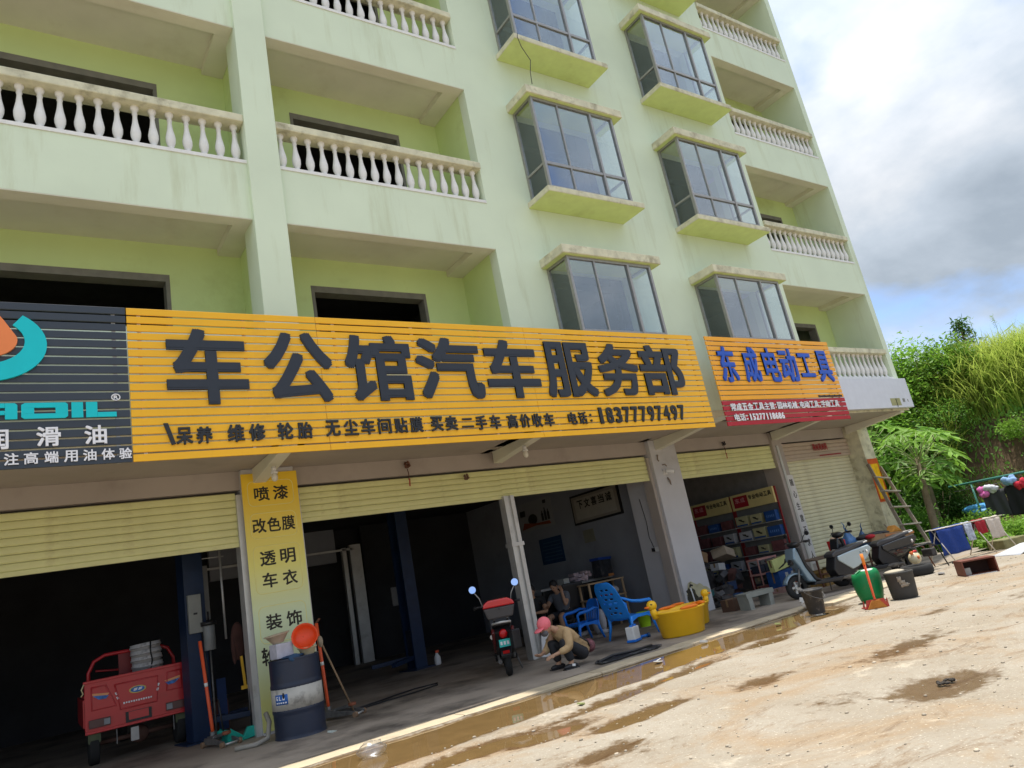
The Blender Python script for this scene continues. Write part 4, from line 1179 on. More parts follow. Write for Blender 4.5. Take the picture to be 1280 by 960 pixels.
def plastic_chair(label, loc, rot, m, hs=0.36, sw=0.46, sd=0.44, hb=0.42, lean=0.12, holes='slots', arms=0.20, tip=0):
    t = thing('plastic_armchair', label, 'chair', loc, (0, tip, rot))
    # seat
    def fs(u, v):
        x = -sd / 2 + sd * v; y = (u - .5) * sw * (0.9 + 0.1 * v)
        return (x, y, hs - 0.02 * math.sin(PI * u) - 0.03 * (1 - v) + (0.0 if v < .9 else -0.25 * (v - .9)))
    plate_grid(fs, 12, 10, lambda u, v: True, 'seat', m, t, 0.012)
    def fb(u, v):
        z = hs - 0.03 + hb * v
        wv = sw * (0.78 + 0.20 * math.sin(PI * min(v * 0.75 + .25, 1)))
        rnd_ = 1.0 if v < .72 else math.sqrt(max(0.0, 1 - ((v - .72) / .285) ** 2)) * .5 + .5
        return (-sd / 2 - lean * v - 0.02 * math.sin(PI * u) * 1.2, (u - .5) * wv * rnd_, z)
    if holes == 'ovals':
        def kp(u, v):
            for (a, b) in ((.36, .30), (.64, .30), (.5, .42), (.28, .44), (.72, .44), (.38, .56), (.62, .56), (.5, .68), (.26, .68), (.74, .68), (.38, .80), (.62, .80), (.30, .16), (.5, .18), (.7, .16)):
                if abs(u - a) < 0.062 and abs(v - b) < 0.026: return False
            return True
        plate_grid(fb, 33, 40, kp, 'backrest', m, t, 0.012)
    else:
        def kp(u, v):
            if 0.12 < v < 0.60 and 0.12 < u < 0.88 and (u * 8 % 1) < 0.45: return False
            return True
        plate_grid(fb, 32, 16, kp, 'backrest', m, t, 0.012)
    # legs: flared L-section posts
    za = hs + arms
    for sy in (-1, 1):
        yb = sw / 2 * sy
        MB().tube([(sd / 2 + 0.03, yb * 1.08, 0), (sd / 2 - 0.01, yb * 0.98, hs * 0.55), (sd / 2 - 0.03, yb * 1.0, hs)], [0.018, 0.026, 0.030], 6).build('leg', m, t)
        MB().tube([(-sd / 2 - 0.06, yb * 0.98, 0), (-sd / 2, yb * 0.9, hs * 0.6), (-sd / 2 + 0.01, yb * 0.9, hs)], [0.018, 0.026, 0.030], 6).build('leg', m, t)
        MB().tube([(-sd / 2 - lean * .45, yb * 0.86, hs + hb * .5), (-sd / 2 + 0.06, yb * 1.06, za + 0.04), (-0.02, yb * 1.14, za + 0.01), (sd / 2 - 0.05, yb * 1.12, za), (sd / 2 - 0.01, yb * 1.08, za - 0.03),
                   (sd / 2 - 0.02, yb * 1.02, hs + 0.05), (sd / 2 - 0.03, yb * 0.98, hs - 0.02)], [0.016, 0.024, 0.028, 0.028, 0.024, 0.020, 0.022], 8).build('armrest', m, t)
        MB().prism([(-sd / 2, hs), (sd / 2, hs), (sd / 2 - 0.01, hs - 0.09), (sd * 0.22, hs - 0.045), (-sd * .22, hs - 0.045), (-sd / 2 + .01, hs - .09)], yb * 0.94 - 0.006, yb * 0.94 + 0.006).build('apron', m, t)
    return t
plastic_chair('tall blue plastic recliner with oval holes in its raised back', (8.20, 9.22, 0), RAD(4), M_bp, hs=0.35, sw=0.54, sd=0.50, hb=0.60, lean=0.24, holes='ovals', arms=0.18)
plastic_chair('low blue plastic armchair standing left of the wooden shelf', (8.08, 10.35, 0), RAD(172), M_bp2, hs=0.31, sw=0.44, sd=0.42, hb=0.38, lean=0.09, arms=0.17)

# white and blue wheeled canister, lime bucket, pale sack
cn = thing('tool_canister', 'small white plastic canister with blue caps in front of the recliner', 'canister', (7.68, 8.66, 0), RAD(20))
MB().obox((0, 0, 0.135), (0.20, 0.14, 0.19)).build('body', M_white, cn, bevel=0.015)
for sx in (-1, 1):
    MB().cyl((0.05 * sx, -0.02, 0.22), (0.05 * sx, -0.02, 0.255), 0.03, 12).build('cap', M_bp2, cn)
MB().obox((0, 0, 0.03), (0.22, 0.15, 0.035)).build('base', M_bp2, cn, bevel=0.008)
cn2 = thing('toy_roller', 'blue plastic roller lying beside the white canister', 'toy', (7.96, 8.76, 0.035), RAD(-15))
MB().cyl((-0.09, 0, 0.0), (0.09, 0, 0), 0.022, 10).build('axle', M_bp2, cn2)
for sx in (-1, 1):
    MB().cyl((0.075 * sx, 0, 0), (0.115 * sx, 0, 0), 0.036, 14).build('wheel', mat('navy_plastic', (0.015, 0.06, 0.16), 0.5), cn2, bevel=0.004)
lb = thing('lime_bucket', 'lime green bucket half hidden behind the blue recliner', 'bucket', (9.25, 10.05, 0.0))
M_lime = mat('lime_plastic', (0.36, 0.62, 0.02), 0.4, var=0.04)
MB().lathe([(0.095, 0.0), (0.125, 0.24), (0.132, 0.24), (0.132, 0.255), (0.118, 0.255), (0.09, 0.015), (0.0, 0.015)], 20, caps=False).build('bucket_body', M_lime, lb)
sk = thing('pale_sack', 'pale grey cloth bundle standing behind the blue recliner', 'sack', (8.75, 10.75, 0))
mb = MB()
mb.ell((0, 0, 0.22), (0.12, 0.10, 0.24), 14, 10).ell((0.02, -0.12, 0.24), (0.075, 0.07, 0.20), 12, 8).ell((0.0, -0.14, 0.04), (0.10, 0.06, 0.045), 10, 6)
mb.build('bundle', mat('pale_grey_cloth', (0.42, 0.42, 0.44), 0.9, var=0.15, bump=0.5, bscale=10), sk)

# yellow duck shaped tubs
M_dy = mat('duck_yellow_plastic', (0.90, 0.52, 0.015), 0.35, var=0.03)
M_do = mat('duck_orange_plastic', (0.90, 0.20, 0.01), 0.35, var=0.03)
def duck_tub(label, loc, rot, s_=1.0, hd=1):
    t = thing('duck_bath_tub', label, 'tub', loc, rot, 'yellow duck bath tubs by the pillar')
    mb = MB()
    prof = [(0.28, 0.0), (0.30, 0.012), (0.355, 0.33), (0.375, 0.335), (0.378, 0.36), (0.35, 0.362), (0.335, 0.33), (0.275, 0.03), (0.0, 0.03)]
    mb.lathe(prof, 36, Matrix.Diagonal((1.12 * s_, 0.78 * s_, 1.0 * s_, 1)), caps=False)
    mb.build('tub_body', M_dy, t)
    dh = MB()
    hx = -0.42 * s_
    dh.tube([(hx + 0.03, 0, 0.30 * s_), (hx, 0, 0.38 * s_), (hx, 0, 0.43 * s_)], [0.055 * s_, 0.05 * s_, 0.045 * s_], 12)
    dh.ell((hx - 0.005, 0, 0.475 * s_), (0.078 * s_, 0.065 * s_, 0.072 * s_), 14, 10)
    d_ = dh.build('duck_head', M_dy, t)
    MB().ell((hx - 0.085 * s_, 0, 0.46 * s_), (0.045 * s_, 0.04 * s_, 0.018 * s_), 10, 6).build('beak', M_do, d_)
    for sy in (-1, 1):
        MB().ell((hx - 0.04 * s_, 0.052 * s_ * sy, 0.495 * s_), (0.012 * s_,) * 3, 8, 6).build('eye', M_blk, d_)
        MB().ell((0.0, 0.285 * s_ * sy, 0.375 * s_), (0.16 * s_, 0.03 * s_, 0.025 * s_), 12, 8).build('wing_handle', M_do, t)
    MB().ell((0.40 * s_, 0, 0.37 * s_), (0.06 * s_, 0.09 * s_, 0.028 * s_), 12, 8).build('tail_tab', M_do, t)
    return t
duck_tub('front yellow duck bath tub, nearest the kerb', (8.12, 8.05, 0.005), RAD(-12), 1.03)
duck_tub('rear yellow duck bath tub, against the stained pillar', (8.92, 8.62, 0.005), RAD(170), 0.92)

# ------------------------------------------------------------------ oil drum with its load, jacks, lifts
dr = thing('oil_drum', 'dark navy steel oil drum with a dirty white band in front of the pillar board', 'drum', (2.71, 9.05, 0))
M_drum = mat('dark_navy_drum_paint', (0.022, 0.03, 0.055), 0.4, var=0.2, scale=3, dirt=(0.05, 0.04, 0.035), dscale=3, damt=0.6)
pr = []
for i in range(0, 43):
    z = 0.86 * i / 42
    r = 0.285 + (0.008 if abs(z - 0.29) < 0.018 or abs(z - 0.57) < 0.018 else 0)
    if z < 0.02 or z > 0.845: r = 0.293
    pr.append((r, z))
MB().lathe(pr + [(0.28, 0.86), (0.28, 0.84), (0.0, 0.84)], 36, caps=False).build('drum_body', M_drum, dr)
M_band = mat('scuffed_white_band', (0.50, 0.48, 0.43), 0.6, var=0.1, scale=6, dirt=(0.10, 0.09, 0.08), dscale=5, damt=0.8, dpos=0.52)
MB().lathe([(0.2875, 0.315), (0.2895, 0.315), (0.2895, 0.545), (0.2875, 0.545)], 48).build('white_band', M_band, dr)
def curved_label(r, a0, a1, z0, z1, m, nm, par):
    mb = MB(); nn = 8
    for i in range(nn + 1):
        a = RAD(a0 + (a1 - a0) * i / nn)
        mb.v += [(r * math.cos(a), r * math.sin(a), z0), (r * math.cos(a), r * math.sin(a), z1)]
    for i in range(nn):
        mb.f.append((2 * i, 2 * i + 2, 2 * i + 3, 2 * i + 1)); mb.sm.append(True)
    return mb.build(nm, m, par, solid=0.001)
lb_ = curved_label(0.2915, 198, 232, 0.38, 0.49, mat('blue_drum_label', (0.02, 0.12, 0.42), 0.5), 'label', dr)
for i, c in enumerate('GLI'):
    a = RAD(204 + i * 9)
    o = letter(c, (-0.014, 0.014, 0.43, 0.475), 0, 0.002, M_wl, dr, 'letter', 0.03)
    o.location = (0.2925 * math.cos(a), 0.2925 * math.sin(a), 0); o.rotation_euler = (0, 0, a + PI / 2)
for i in range(5):
    a = RAD(203 + i * 6)
    o = MB().box(-0.009, 0.009, -0.002, 0, 0.395, 0.410).build('printed_line', M_wl, dr)
    o.location = (0.2925 * math.cos(a), 0.2925 * math.sin(a), 0); o.rotation_euler = (0, 0, a + PI / 2)
MB().ell((0.292 * math.cos(RAD(222)), 0.292 * math.sin(RAD(222)), 0.475), (0.012, 0.02, 0.035), 8, 6).build('tar_blob', M_blk, dr)
def pan(name, label, cat, loc, prof, m, rot=(0, 0, 0), n=24, group=None):
    t = thing(name, label, cat, loc, rot, group)
    MB().lathe(prof, n, caps=False).build('shell', m, t)
    return t
ob = pan('orange_basin', 'orange red plastic basin propped on its side on top of the oil drum', 'basin', (2.83, 8.93, 1.06), [(0, -0.05), (0.10, -0.05), (0.125, -0.01), (0.145, 0.03), (0.153, 0.03), (0.153, 0.024), (0.135, -0.03), (0.11, -0.062), (0, -0.062)],
         mat('orange_red_plastic', (0.80, 0.075, 0.015), 0.35, var=0.06, scale=14, dirt=(0.2, 0.02, 0.01), dscale=16, damt=0.6, dpos=0.62), (RAD(72), RAD(8), RAD(-25)))
pan('cream_bowl', 'cream bowl standing under the orange basin on the drum', 'bowl', (2.86, 8.98, 0.845), [(0.07, 0.0), (0.10, 0.08), (0.115, 0.085), (0.115, 0.095), (0.10, 0.095), (0.065, 0.01), (0, 0.01)], mat('cream_plastic', (0.62, 0.52, 0.33), 0.5))
pan('beige_dish', 'wide beige dish with red rim balanced on the white box', 'dish', (2.55, 9.05, 1.045), [(0.06, 0.0), (0.13, 0.09), (0.15, 0.095), (0.15, 0.105), (0.13, 0.105), (0.055, 0.012), (0, 0.012)], mat('beige_enamel', (0.50, 0.40, 0.30), 0.4, dirt=(0.3, 0.05, 0.03), dscale=8, damt=0.5), (0, RAD(-6), 0))
wb = thing('white_box', 'small lilac white carton on the left of the drum top', 'box', (2.57, 9.02, 0.865), RAD(15))
MB().obox((0, 0, 0.09), (0.22, 0.16, 0.165)).build('carton', mat('lilac_white_card', (0.50, 0.50, 0.58), 0.7, var=0.15, scale=10, dirt=(0.3, 0.2, 0.2), dscale=9), wb, bevel=0.008)
rg_ = thing('dark_rag', 'dark blue rag draped over the drum edge', 'rag', (2.66, 8.86, 0.86))
MB().ell((0, 0.06, 0.012), (0.14, 0.10, 0.02), 12, 6).ell((-0.02, -0.075, 0.0), (0.07, 0.012, 0.045), 10, 6).build('cloth', mat('navy_rag', (0.03, 0.07, 0.14), 0.9, bump=0.6), rg_)
brs = thing('leaning_mop', 'wooden handled mop leaning against the right of the drum', 'mop', (3.05, 9.15, 0))
MB().cyl((0.05, 0.0, 0.92), (0.42, 0.15, 0.02), 0.012, 8).build('handle', mat('worn_wood', (0.28, 0.19, 0.11), 0.8, var=0.2), brs)
MB().ell((0.03, -0.01, 0.96), (0.035, 0.03, 0.07), 8, 6).build('mop_head', mat('dirty_beige_string', (0.35, 0.29, 0.21), 0.95, bump=0.8), brs)
hs_ = thing('grey_hose', 'grey corrugated hose curled round the foot of the drum', 'hose', (2.35, 9.1, 0))
MB().tube([(-0.35, 0.05, 0.03), (-0.15, -0.05, 0.03), (0.0, 0.02, 0.05), (0.06, 0.12, 0.20), (0.05, 0.2, 0.30)], 0.028, 8).build('hose', mat('grey_hose_plastic', (0.30, 0.28, 0.24), 0.7), hs_)

M_jr = mat('orange_red_jack_handle', (0.72, 0.10, 0.03), 0.4, var=0.06)
M_iron = mat('oily_grey_iron', (0.16, 0.155, 0.15), 0.5, metal=0.4, var=0.25, scale=14, dirt=(0.05, 0.04, 0.035), dscale=10, damt=0.7)
def jack(label, loc, rot, hh, lean):
    t = thing('floor_jack', label, 'jack', loc, rot, 'red handled floor jacks')
    for sy in (-1, 1):
        MB().prism([(-0.24, 0.04), (-0.20, 0.11), (0.05, 0.10), (0.27, 0.07), (0.29, 0.04), (0.05, 0.035)], 0.09 * sy - 0.008, 0.09 * sy + 0.008).build('side_frame', M_iron, t, bevel=0.003)
    MB().bar((-0.12, 0, 0.10), (0.16, 0, 0.14), 0.07, 0.035).build('lifting_arm', M_iron, t, bevel=0.004)
    MB().cyl((0.17, 0, 0.13), (0.17, 0, 0.165), 0.05, 14).build('saddle', mat('rust_red_saddle', (0.25, 0.08, 0.04), 0.7), t, bevel=0.004)
    MB().obox((-0.12, 0, 0.09), (0.16, 0.13, 0.06)).build('pump_block', M_iron, t, bevel=0.008)
    for sx, r in ((0.26, 0.034), (-0.22, 0.036)):
        for sy in (-1, 1):
            MB().cyl((sx, 0.11 * sy - 0.018, r), (sx, 0.11 * sy + 0.018, r), r, 14).build('wheel', mat('brown_iron_wheel', (0.24, 0.15, 0.09), 0.6), t, bevel=0.003)
    MB().cyl((0.26, -0.11, 0.035), (0.26, 0.11, 0.035), 0.011, 8).build('axle', M_steel, t)
    b = Vector((-0.16, 0, 0.10)); e_ = Vector((-0.16 + lean[0], lean[1], hh))
    h = MB().tube([b, b.lerp(e_, 0.12), e_], [0.019, 0.021, 0.021], 10).build('handle', M_jr, t)
    MB().tube([b.lerp(e_, 0.52), b.lerp(e_, 0.56)], 0.0225, 10).build('white_tape', M_white, h)
    MB().tube([b - Vector((0.01, 0, 0.03)), b.lerp(e_, 0.06)], 0.034, 10).build('handle_socket', M_iron, t)
    return t, e_
jack('floor jack with an orange handle under the control box of the blue post', (2.02, 9.98, 0), RAD(-75), 1.24, (0.03, -0.10))
j2, e2 = jack('floor jack with an orange handle topped by a black hook right of the drum', (3.33, 9.42, 0), RAD(-50), 1.18, (0.02, -0.10))
MB().bar(e2 + Vector((-0.05, 0, -0.05)), e2 + Vector((0.05, 0, 0.05)), 0.025, 0.02).tube([e2 + Vector((-0.05, 0, -0.04)), e2 + Vector((-0.09, 0, -0.10)), e2 + Vector((-0.08, 0, -0.14))], 0.01, 6).build('crossbar_hook', M_rust, j2)
hz_ = thing('air_hose', 'black air hose lying in loops on the shop floor beside the jack', 'hose', (4.1, 9.8, 0.015))
MB().tube([(-0.7, -0.25, 0), (-0.35, -0.12, 0), (0.0, -0.05, 0), (0.45, 0.0, 0.0), (0.85, 0.12, 0), (0.95, 0.30, 0), (0.6, 0.36, 0), (0.2, 0.2, 0.004), (-0.1, 0.02, 0.012), (-0.5, -0.02, 0), (-0.9, 0.25, 0)], 0.012, 6).build('hose', M_blk, hz_)

M_lift = mat('deep_blue_lift_paint', (0.010, 0.026, 0.07), 0.45, var=0.15, dirt=(0.02, 0.02, 0.025), dscale=3, damt=0.6)
def lift(label, loc, rot, box):
    t = thing('car_lift_post', label, 'car lift', loc, rot, 'blue car lift posts in the workshop')
    MB().prism([(-0.13, -0.14), (0.13, -0.14), (0.13, -0.10), (-0.09, -0.10), (-0.09, 0.10), (0.13, 0.10), (0.13, 0.14), (-0.13, 0.14)], 0.02, 3.2, axis='z').build('column', M_lift, t)
    MB().box(-0.25, 0.25, -0.25, 0.25, 0, 0.02).build('base_plate', M_lift, t)
    MB().obox((0.02, 0, 0.45), (0.17, 0.19, 0.5)).build('carriage', mat('dark_lift_carriage', (0.02, 0.025, 0.04), 0.5), t, bevel=0.005)
    for sy in (-1, 1):
        MB().bar((0.1, 0.05 * sy, 0.22), (0.75, 0.35 * sy, 0.20), 0.09, 0.07).build('swing_arm', M_lift, t, bevel=0.005)
    if box:
        b = MB().obox((-0.02, -0.165, 1.60), (0.17, 0.05, 0.50)).build('control_box', mat('grey_green_box', (0.28, 0.29, 0.27), 0.5, var=0.1), t, bevel=0.006)
        MB().obox((-0.02, -0.192, 1.60), (0.05, 0.004, 0.025)).build('button', M_blk, b)
        MB().tube([(0.05, -0.18, 1.35), (0.08, -0.2, 0.9), (0.06, -0.18, 0.4)], 0.012, 6).build('cable', M_blk, t)
    else:
        MB().obox((0.15, -0.15, 1.35), (0.20, 0.02, 0.34)).build('notice_plate', mat('dull_grey_notice', (0.15, 0.15, 0.15), 0.6), t)
    return t
lift('blue lift post with a grey control box behind the cargo tricycle', (1.98, 10.95, 0), RAD(8), True)
lift('blue lift post at the middle of the workshop with a notice plate', (6.10, 12.9, 0), RAD(-170), False)
bt = thing('spray_bottle', 'small white spray bottle with a red nozzle at the foot of the lift post', 'bottle', (6.42, 12.7, 0.0))
MB().lathe([(0.05, 0), (0.06, 0.02), (0.06, 0.14), (0.025, 0.19), (0.025, 0.21)], 14).build('bottle_body', M_white, bt)
MB().obox((0.01, 0, 0.235), (0.07, 0.03, 0.045)).cyl((0, 0, 0.20), (0, 0, 0.23), 0.022, 10).build('nozzle', M_jr, bt, bevel=0.004)

# hung and stored things between the lift and the pillar
pn = thing('wall_panel', 'pale grey metal sheet hanging beside the blue lift post', 'panel', (2.17, 11.1, 1.50))
MB().obox((0, 0, 0.37), (0.14, 0.03, 0.74)).build('sheet', mat('dull_grey_metal', (0.26, 0.26, 0.25), 0.6, var=0.1), pn)
gb = thing('glass_jar_pump', 'translucent grey fluid canister hanging under the grey panel', 'canister', (2.14, 10.75, 1.0))
MB().cyl((0, 0, 0.10), (0, 0, 0.42), 0.075, 16).build('canister_body', mat('milky_grey_plastic', (0.22, 0.23, 0.23), 0.4), gb, bevel=0.006)
MB().cyl((0, 0, 0.42), (0, 0, 0.47), 0.10, 16).cyl((0, 0, 0.47), (0, 0, 0.60), 0.012, 8).build('lid', M_blk, gb)
MB().cyl((0, 0, -0.98), (0, 0, 0.10), 0.012, 8).build('stand_rod', M_iron, gb)
pp = thing('wall_pipe', 'thin pale vertical pipe on the wall between lift and pillar', 'pipe', (2.38, 10.9, 1.2))
MB().cyl((0, 0, 0), (0, 0, 1.25), 0.016, 8).bar((-0.35, 0.0, 1.12), (0.05, 0, 1.12), 0.012, 0.012).build('pipe', M_steel, pp)
jkt = thing('hanging_jacket', 'dark brown jacket hanging on the wall left of the pillar', 'jacket', (2.38, 10.25, 0.95))
MB().ell((0, 0, 0.20), (0.09, 0.05, 0.24), 10, 10).ell((-0.06, -0.01, 0.12), (0.035, 0.035, 0.2), 8, 8).build('cloth', mat('dark_brown_cloth', (0.06, 0.025, 0.02), 0.9, var=0.3), jkt)
hm = thing('yellow_hammer', 'yellow handled hammer hanging below the brown jacket', 'hammer', (2.40, 10.15, 0.58))
MB().bar((0, 0, 0.02), (-0.02, 0, 0.38), 0.022, 0.03).build('handle', mat('yellow_handle', (0.65, 0.38, 0.03), 0.5), hm)
MB().obox((0, 0, 0.0), (0.10, 0.04, 0.045)).build('hammer_head', _M['yellow_handle'], hm, bevel=0.004)
M_tl = mat('teal_plastic', (0.02, 0.42, 0.33), 0.4, var=0.05)
dp = thing('teal_dustpan', 'teal long-handled dustpan beside the left side of the pillar', 'dustpan', (2.20, 10.05, 0.0), RAD(15))
MB().prism([(-0.15, 0), (0.13, 0), (0.13, 0.012), (-0.10, 0.02), (-0.12, 0.16), (-0.15, 0.15)], -0.13, 0.13).build('pan', M_tl, dp)
for sy in (-1, 1):
    MB().prism([(-0.14, 0.0), (0.12, 0.0), (-0.11, 0.17)], 0.13 * sy - 0.005, 0.13 * sy + 0.005).build('pan_side', M_tl, dp)
MB().cyl((-0.13, 0, 0.12), (-0.16, 0.02, 0.52), 0.010, 8).build('handle', M_blk, dp)
bm_ = thing('teal_broom', 'black handled broom with teal bristles leaning on the pillar by the dustpan', 'broom', (2.38, 9.92, 0.0))
MB().cyl((0.0, 0.0, 0.12), (0.05, 0.10, 0.95), 0.011, 8).build('handle', M_blk, bm_)
MB().prism([(-0.14, 0), (0.14, 0.03), (0.05, 0.14), (-0.05, 0.14)], -0.035, 0.035).build('bristles', M_tl, bm_, bevel=0.006)
tc1 = thing('blue_toolbox', 'blue and brown tool cabinet in the shadow beside the pillar', 'cabinet', (2.20, 11.3, 0.0))
MB().box(-0.20, 0.20, -0.16, 0.16, 0, 0.42).build('cabinet_body', mat('dark_maroon_cabinet', (0.08, 0.025, 0.02), 0.6, var=0.2), tc1, bevel=0.01)
MB().box(0.06, 0.18, -0.165, -0.161, 0.05, 0.70).build('blue_tarp_flap', mat('dark_blue_flap', (0.02, 0.05, 0.16), 0.7), tc1)

# ------------------------------------------------------------------ red cargo tricycle seen from behind
M_tr = mat('red_tricycle_paint', (0.52, 0.020, 0.028), 0.38, var=0.05, coat=0.3, dirt=(0.25, 0.03, 0.03), dscale=4, damt=0.35)
M_dkr = mat('dark_red_tube', (0.20, 0.012, 0.014), 0.45, var=0.1)
tr = thing('cargo_tricycle', 'red cargo tricycle with its flat tailgate towards the yard', 'tricycle', (1.31, 11.2, 0), RAD(-1))
W = 0.60
tgp = MB().box(-W, W, 0.0, 0.035, 0.40, 1.00).build('tailgate', M_tr, tr, bevel=0.008)
# pressed ribs of the tailgate
def rib(pts, par=tgp):
    MB().tube([(x, -0.004, z) for x, z in pts], 0.010, 6).build('pressed_rib', M_tr, par)
rib([(-0.52, 0.93), (-0.36, 0.93), (-0.25, 0.66), (-0.52, 0.66), (-0.52, 0.93)])
rib([(0.52, 0.93), (0.36, 0.93), (0.34, 0.70), (0.52, 0.70), (0.52, 0.93)])
rib([(-0.26, 0.91), (0.24, 0.91), (0.22, 0.60), (-0.20, 0.60), (-0.26, 0.91)])
MB().box(-W - 0.01, W + 0.01, -0.012, 0.045, 0.985, 1.02).build('top_rail', M_tr, tgp, bevel=0.006)
MB().box(-W, W, -0.016, 0.03, 0.385, 0.42).build('bottom_rail', M_tr, tgp, bevel=0.006)
# emblem and stickers
MB().prism(arc(0.0, 0.80, 0.10, 0.045, 0, 345, 23), -0.009, -0.0055).build('gold_badge', mat('gold_sticker', (0.65, 0.48, 0.12), 0.4), tgp)
MB().prism(arc(0.0, 0.80, 0.082, 0.034, 0, 345, 23), -0.0125, -0.0095).build('blue_badge', mat('blue_sticker', (0.03, 0.16, 0.5), 0.4, var=0.5, scale=40), tgp)
for i in range(2):
    MB().prism([(-0.05 + i * 0.055, 0.785), (-0.01 + i * 0.055, 0.79), (0.0 + i * 0.055, 0.82), (-0.04 + i * 0.055, 0.815)], -0.0145, -0.0128).build('badge_mark', M_wl, tgp)
for i in range(12):
    MB().box(-0.17 + i * 0.0285, -0.152 + i * 0.0285, -0.0075, -0.0045, 0.655 + 0.003 * (i % 2), 0.677).build('printed_mark', M_wl, tgp)
for sx in (-1, 1):
    fl = MB().prism([(0.32 * sx, 0.83), (0.52 * sx, 0.86), (0.50 * sx, 0.815), (0.36 * sx, 0.79)], -0.009, -0.006)
    fl.build('flame_sticker', mat('orange_white_sticker', (0.80, 0.35, 0.15), 0.4), tgp)
    MB().prism([(0.33 * sx, 0.805), (0.51 * sx, 0.83), (0.44 * sx, 0.775), (0.36 * sx, 0.77)], -0.0125, -0.0095).build('blue_sticker', _M['blue_sticker'], tgp)
    for dz in (0, 0.055):
        MB().obox((0.245 * sx - 0.012 * sx * dz / 0.05, -0.009, 0.80 - dz), (0.022, 0.004, 0.035), (0, 0.4 * sx, 0)).build('white_mark', M_wl, tgp)
    # tail light clusters
    tl_ = MB().obox((0.44 * sx, -0.018, 0.50), (0.24, 0.03, 0.10)).build('tail_light', mat('smoky_red_lens', (0.10, 0.045, 0.045), 0.25), tr, bevel=0.006)
    MB().obox((0.36 * sx, -0.035, 0.50), (0.07, 0.006, 0.07)).build('clear_lens', mat('grey_lens', (0.22, 0.24, 0.27), 0.2), tl_, bevel=0.003)
    # green rubber mud flaps with serrated lower edge
    fx = 0.50 * sx
    pts_ = [(fx - 0.07, 0.40), (fx + 0.07, 0.40)]
    for i in range(9):
        pts_.append((fx + 0.07 - i * 0.0175, 0.285 if i % 2 == 0 else 0.265))
    MB().prism(pts_, 0.02, 0.03).build('mud_flap', mat('olive_rubber', (0.10, 0.115, 0.06), 0.8, var=0.3), tr)
    MB().cyl((fx - 0.06, 0.25, 0.24), (fx + 0.06, 0.25, 0.24), 0.24, 24).build('wheel', M_rub, tr, bevel=0.02)
    MB().tube([(W * sx * 1.0, -0.02, 0.99), (W * sx * 1.05, -0.03, 0.93), (W * sx * 1.02, -0.02, 0.88), (W * sx * 1.06, -0.03, 0.85)], 0.008, 5).build('tie_string', mat('pale_yellow_string', (0.7, 0.62, 0.35), 0.8), tr)
pf_ = MB().box(-0.15, 0.15, -0.012, -0.002, 0.42, 0.55).build('plate_recess', M_blk, tr)
MB().box(-0.115, 0.115, -0.016, -0.0125, 0.45, 0.545).build('plate_panel', M_tr, pf_)
# bed and frame
MB().box(-W, W, 0.035, 1.45, 0.44, 0.47).build('bed_floor', M_dkr, tr)
for sx in (-1, 1):
    MB().box(W * sx - 0.015, W * sx + 0.015, 0.036, 1.45, 0.47, 0.80).build('side_board', M_tr, tr)
MB().box(-W + 0.016, W - 0.016, 1.42, 1.45, 0.47, 0.80).build('front_board', M_tr, tr)
MB().tube([(-0.52, 0.55, 0.75), (-0.52, 0.55, 1.10), (-0.45, 0.55, 1.24), (-0.32, 0.55, 1.30), (0.32, 0.55, 1.30), (0.45, 0.55, 1.24), (0.52, 0.55, 1.10), (0.52, 0.55, 0.75)], 0.024, 10).build('roll_hoop', M_tr, tr)
MB().box(-0.16, 0.20, 0.56, 0.58, 0.75, 1.28).build('seat_back_panel', M_dkr, tr)
MB().cyl((-0.5, 0.25, 0.24), (0.5, 0.25, 0.24), 0.03, 10).ell((0.02, 0.25, 0.24), (0.12, 0.10, 0.11), 12, 8).build('rear_axle', mat('rusty_axle', (0.10, 0.05, 0.035), 0.8), tr)
MB().obox((-0.05, 0.04, 0.27), (0.09, 0.03, 0.16)).build('number_tab', mat('dull_silver_tab', (0.45, 0.43, 0.40), 0.5), tr)
for x in (-0.26, 0.40):
    MB().box(x, x + 0.012, 0.02, 0.035, 0.20, 0.38).build('hanging_strap', M_iron, tr)
# front of the vehicle: seat, bars and wheel
MB().cyl((0, 2.35, 0.25), (0, 2.35, 0.25001), 0.01, 6).build('hub', M_iron, tr)
MB().cyl((-0.045, 2.35, 0.25), (0.045, 2.35, 0.25), 0.25, 24).build('wheel', M_rub, tr, bevel=0.02)
MB().tube([(0, 2.35, 0.25), (0, 2.15, 0.85), (0, 2.10, 1.05)], 0.035, 8).tube([(-0.35, 1.95, 1.10), (0, 2.10, 1.05), (0.35, 1.95, 1.10)], 0.016, 8).build('front_fork', M_tr, tr)
MB().obox((0, 1.65, 0.72), (0.38, 0.40, 0.12)).build('seat', M_blk, tr, bevel=0.03)
MB().box(-0.18, 0.18, 1.45, 2.2, 0.36, 0.44).build('chassis', M_dkr, tr)
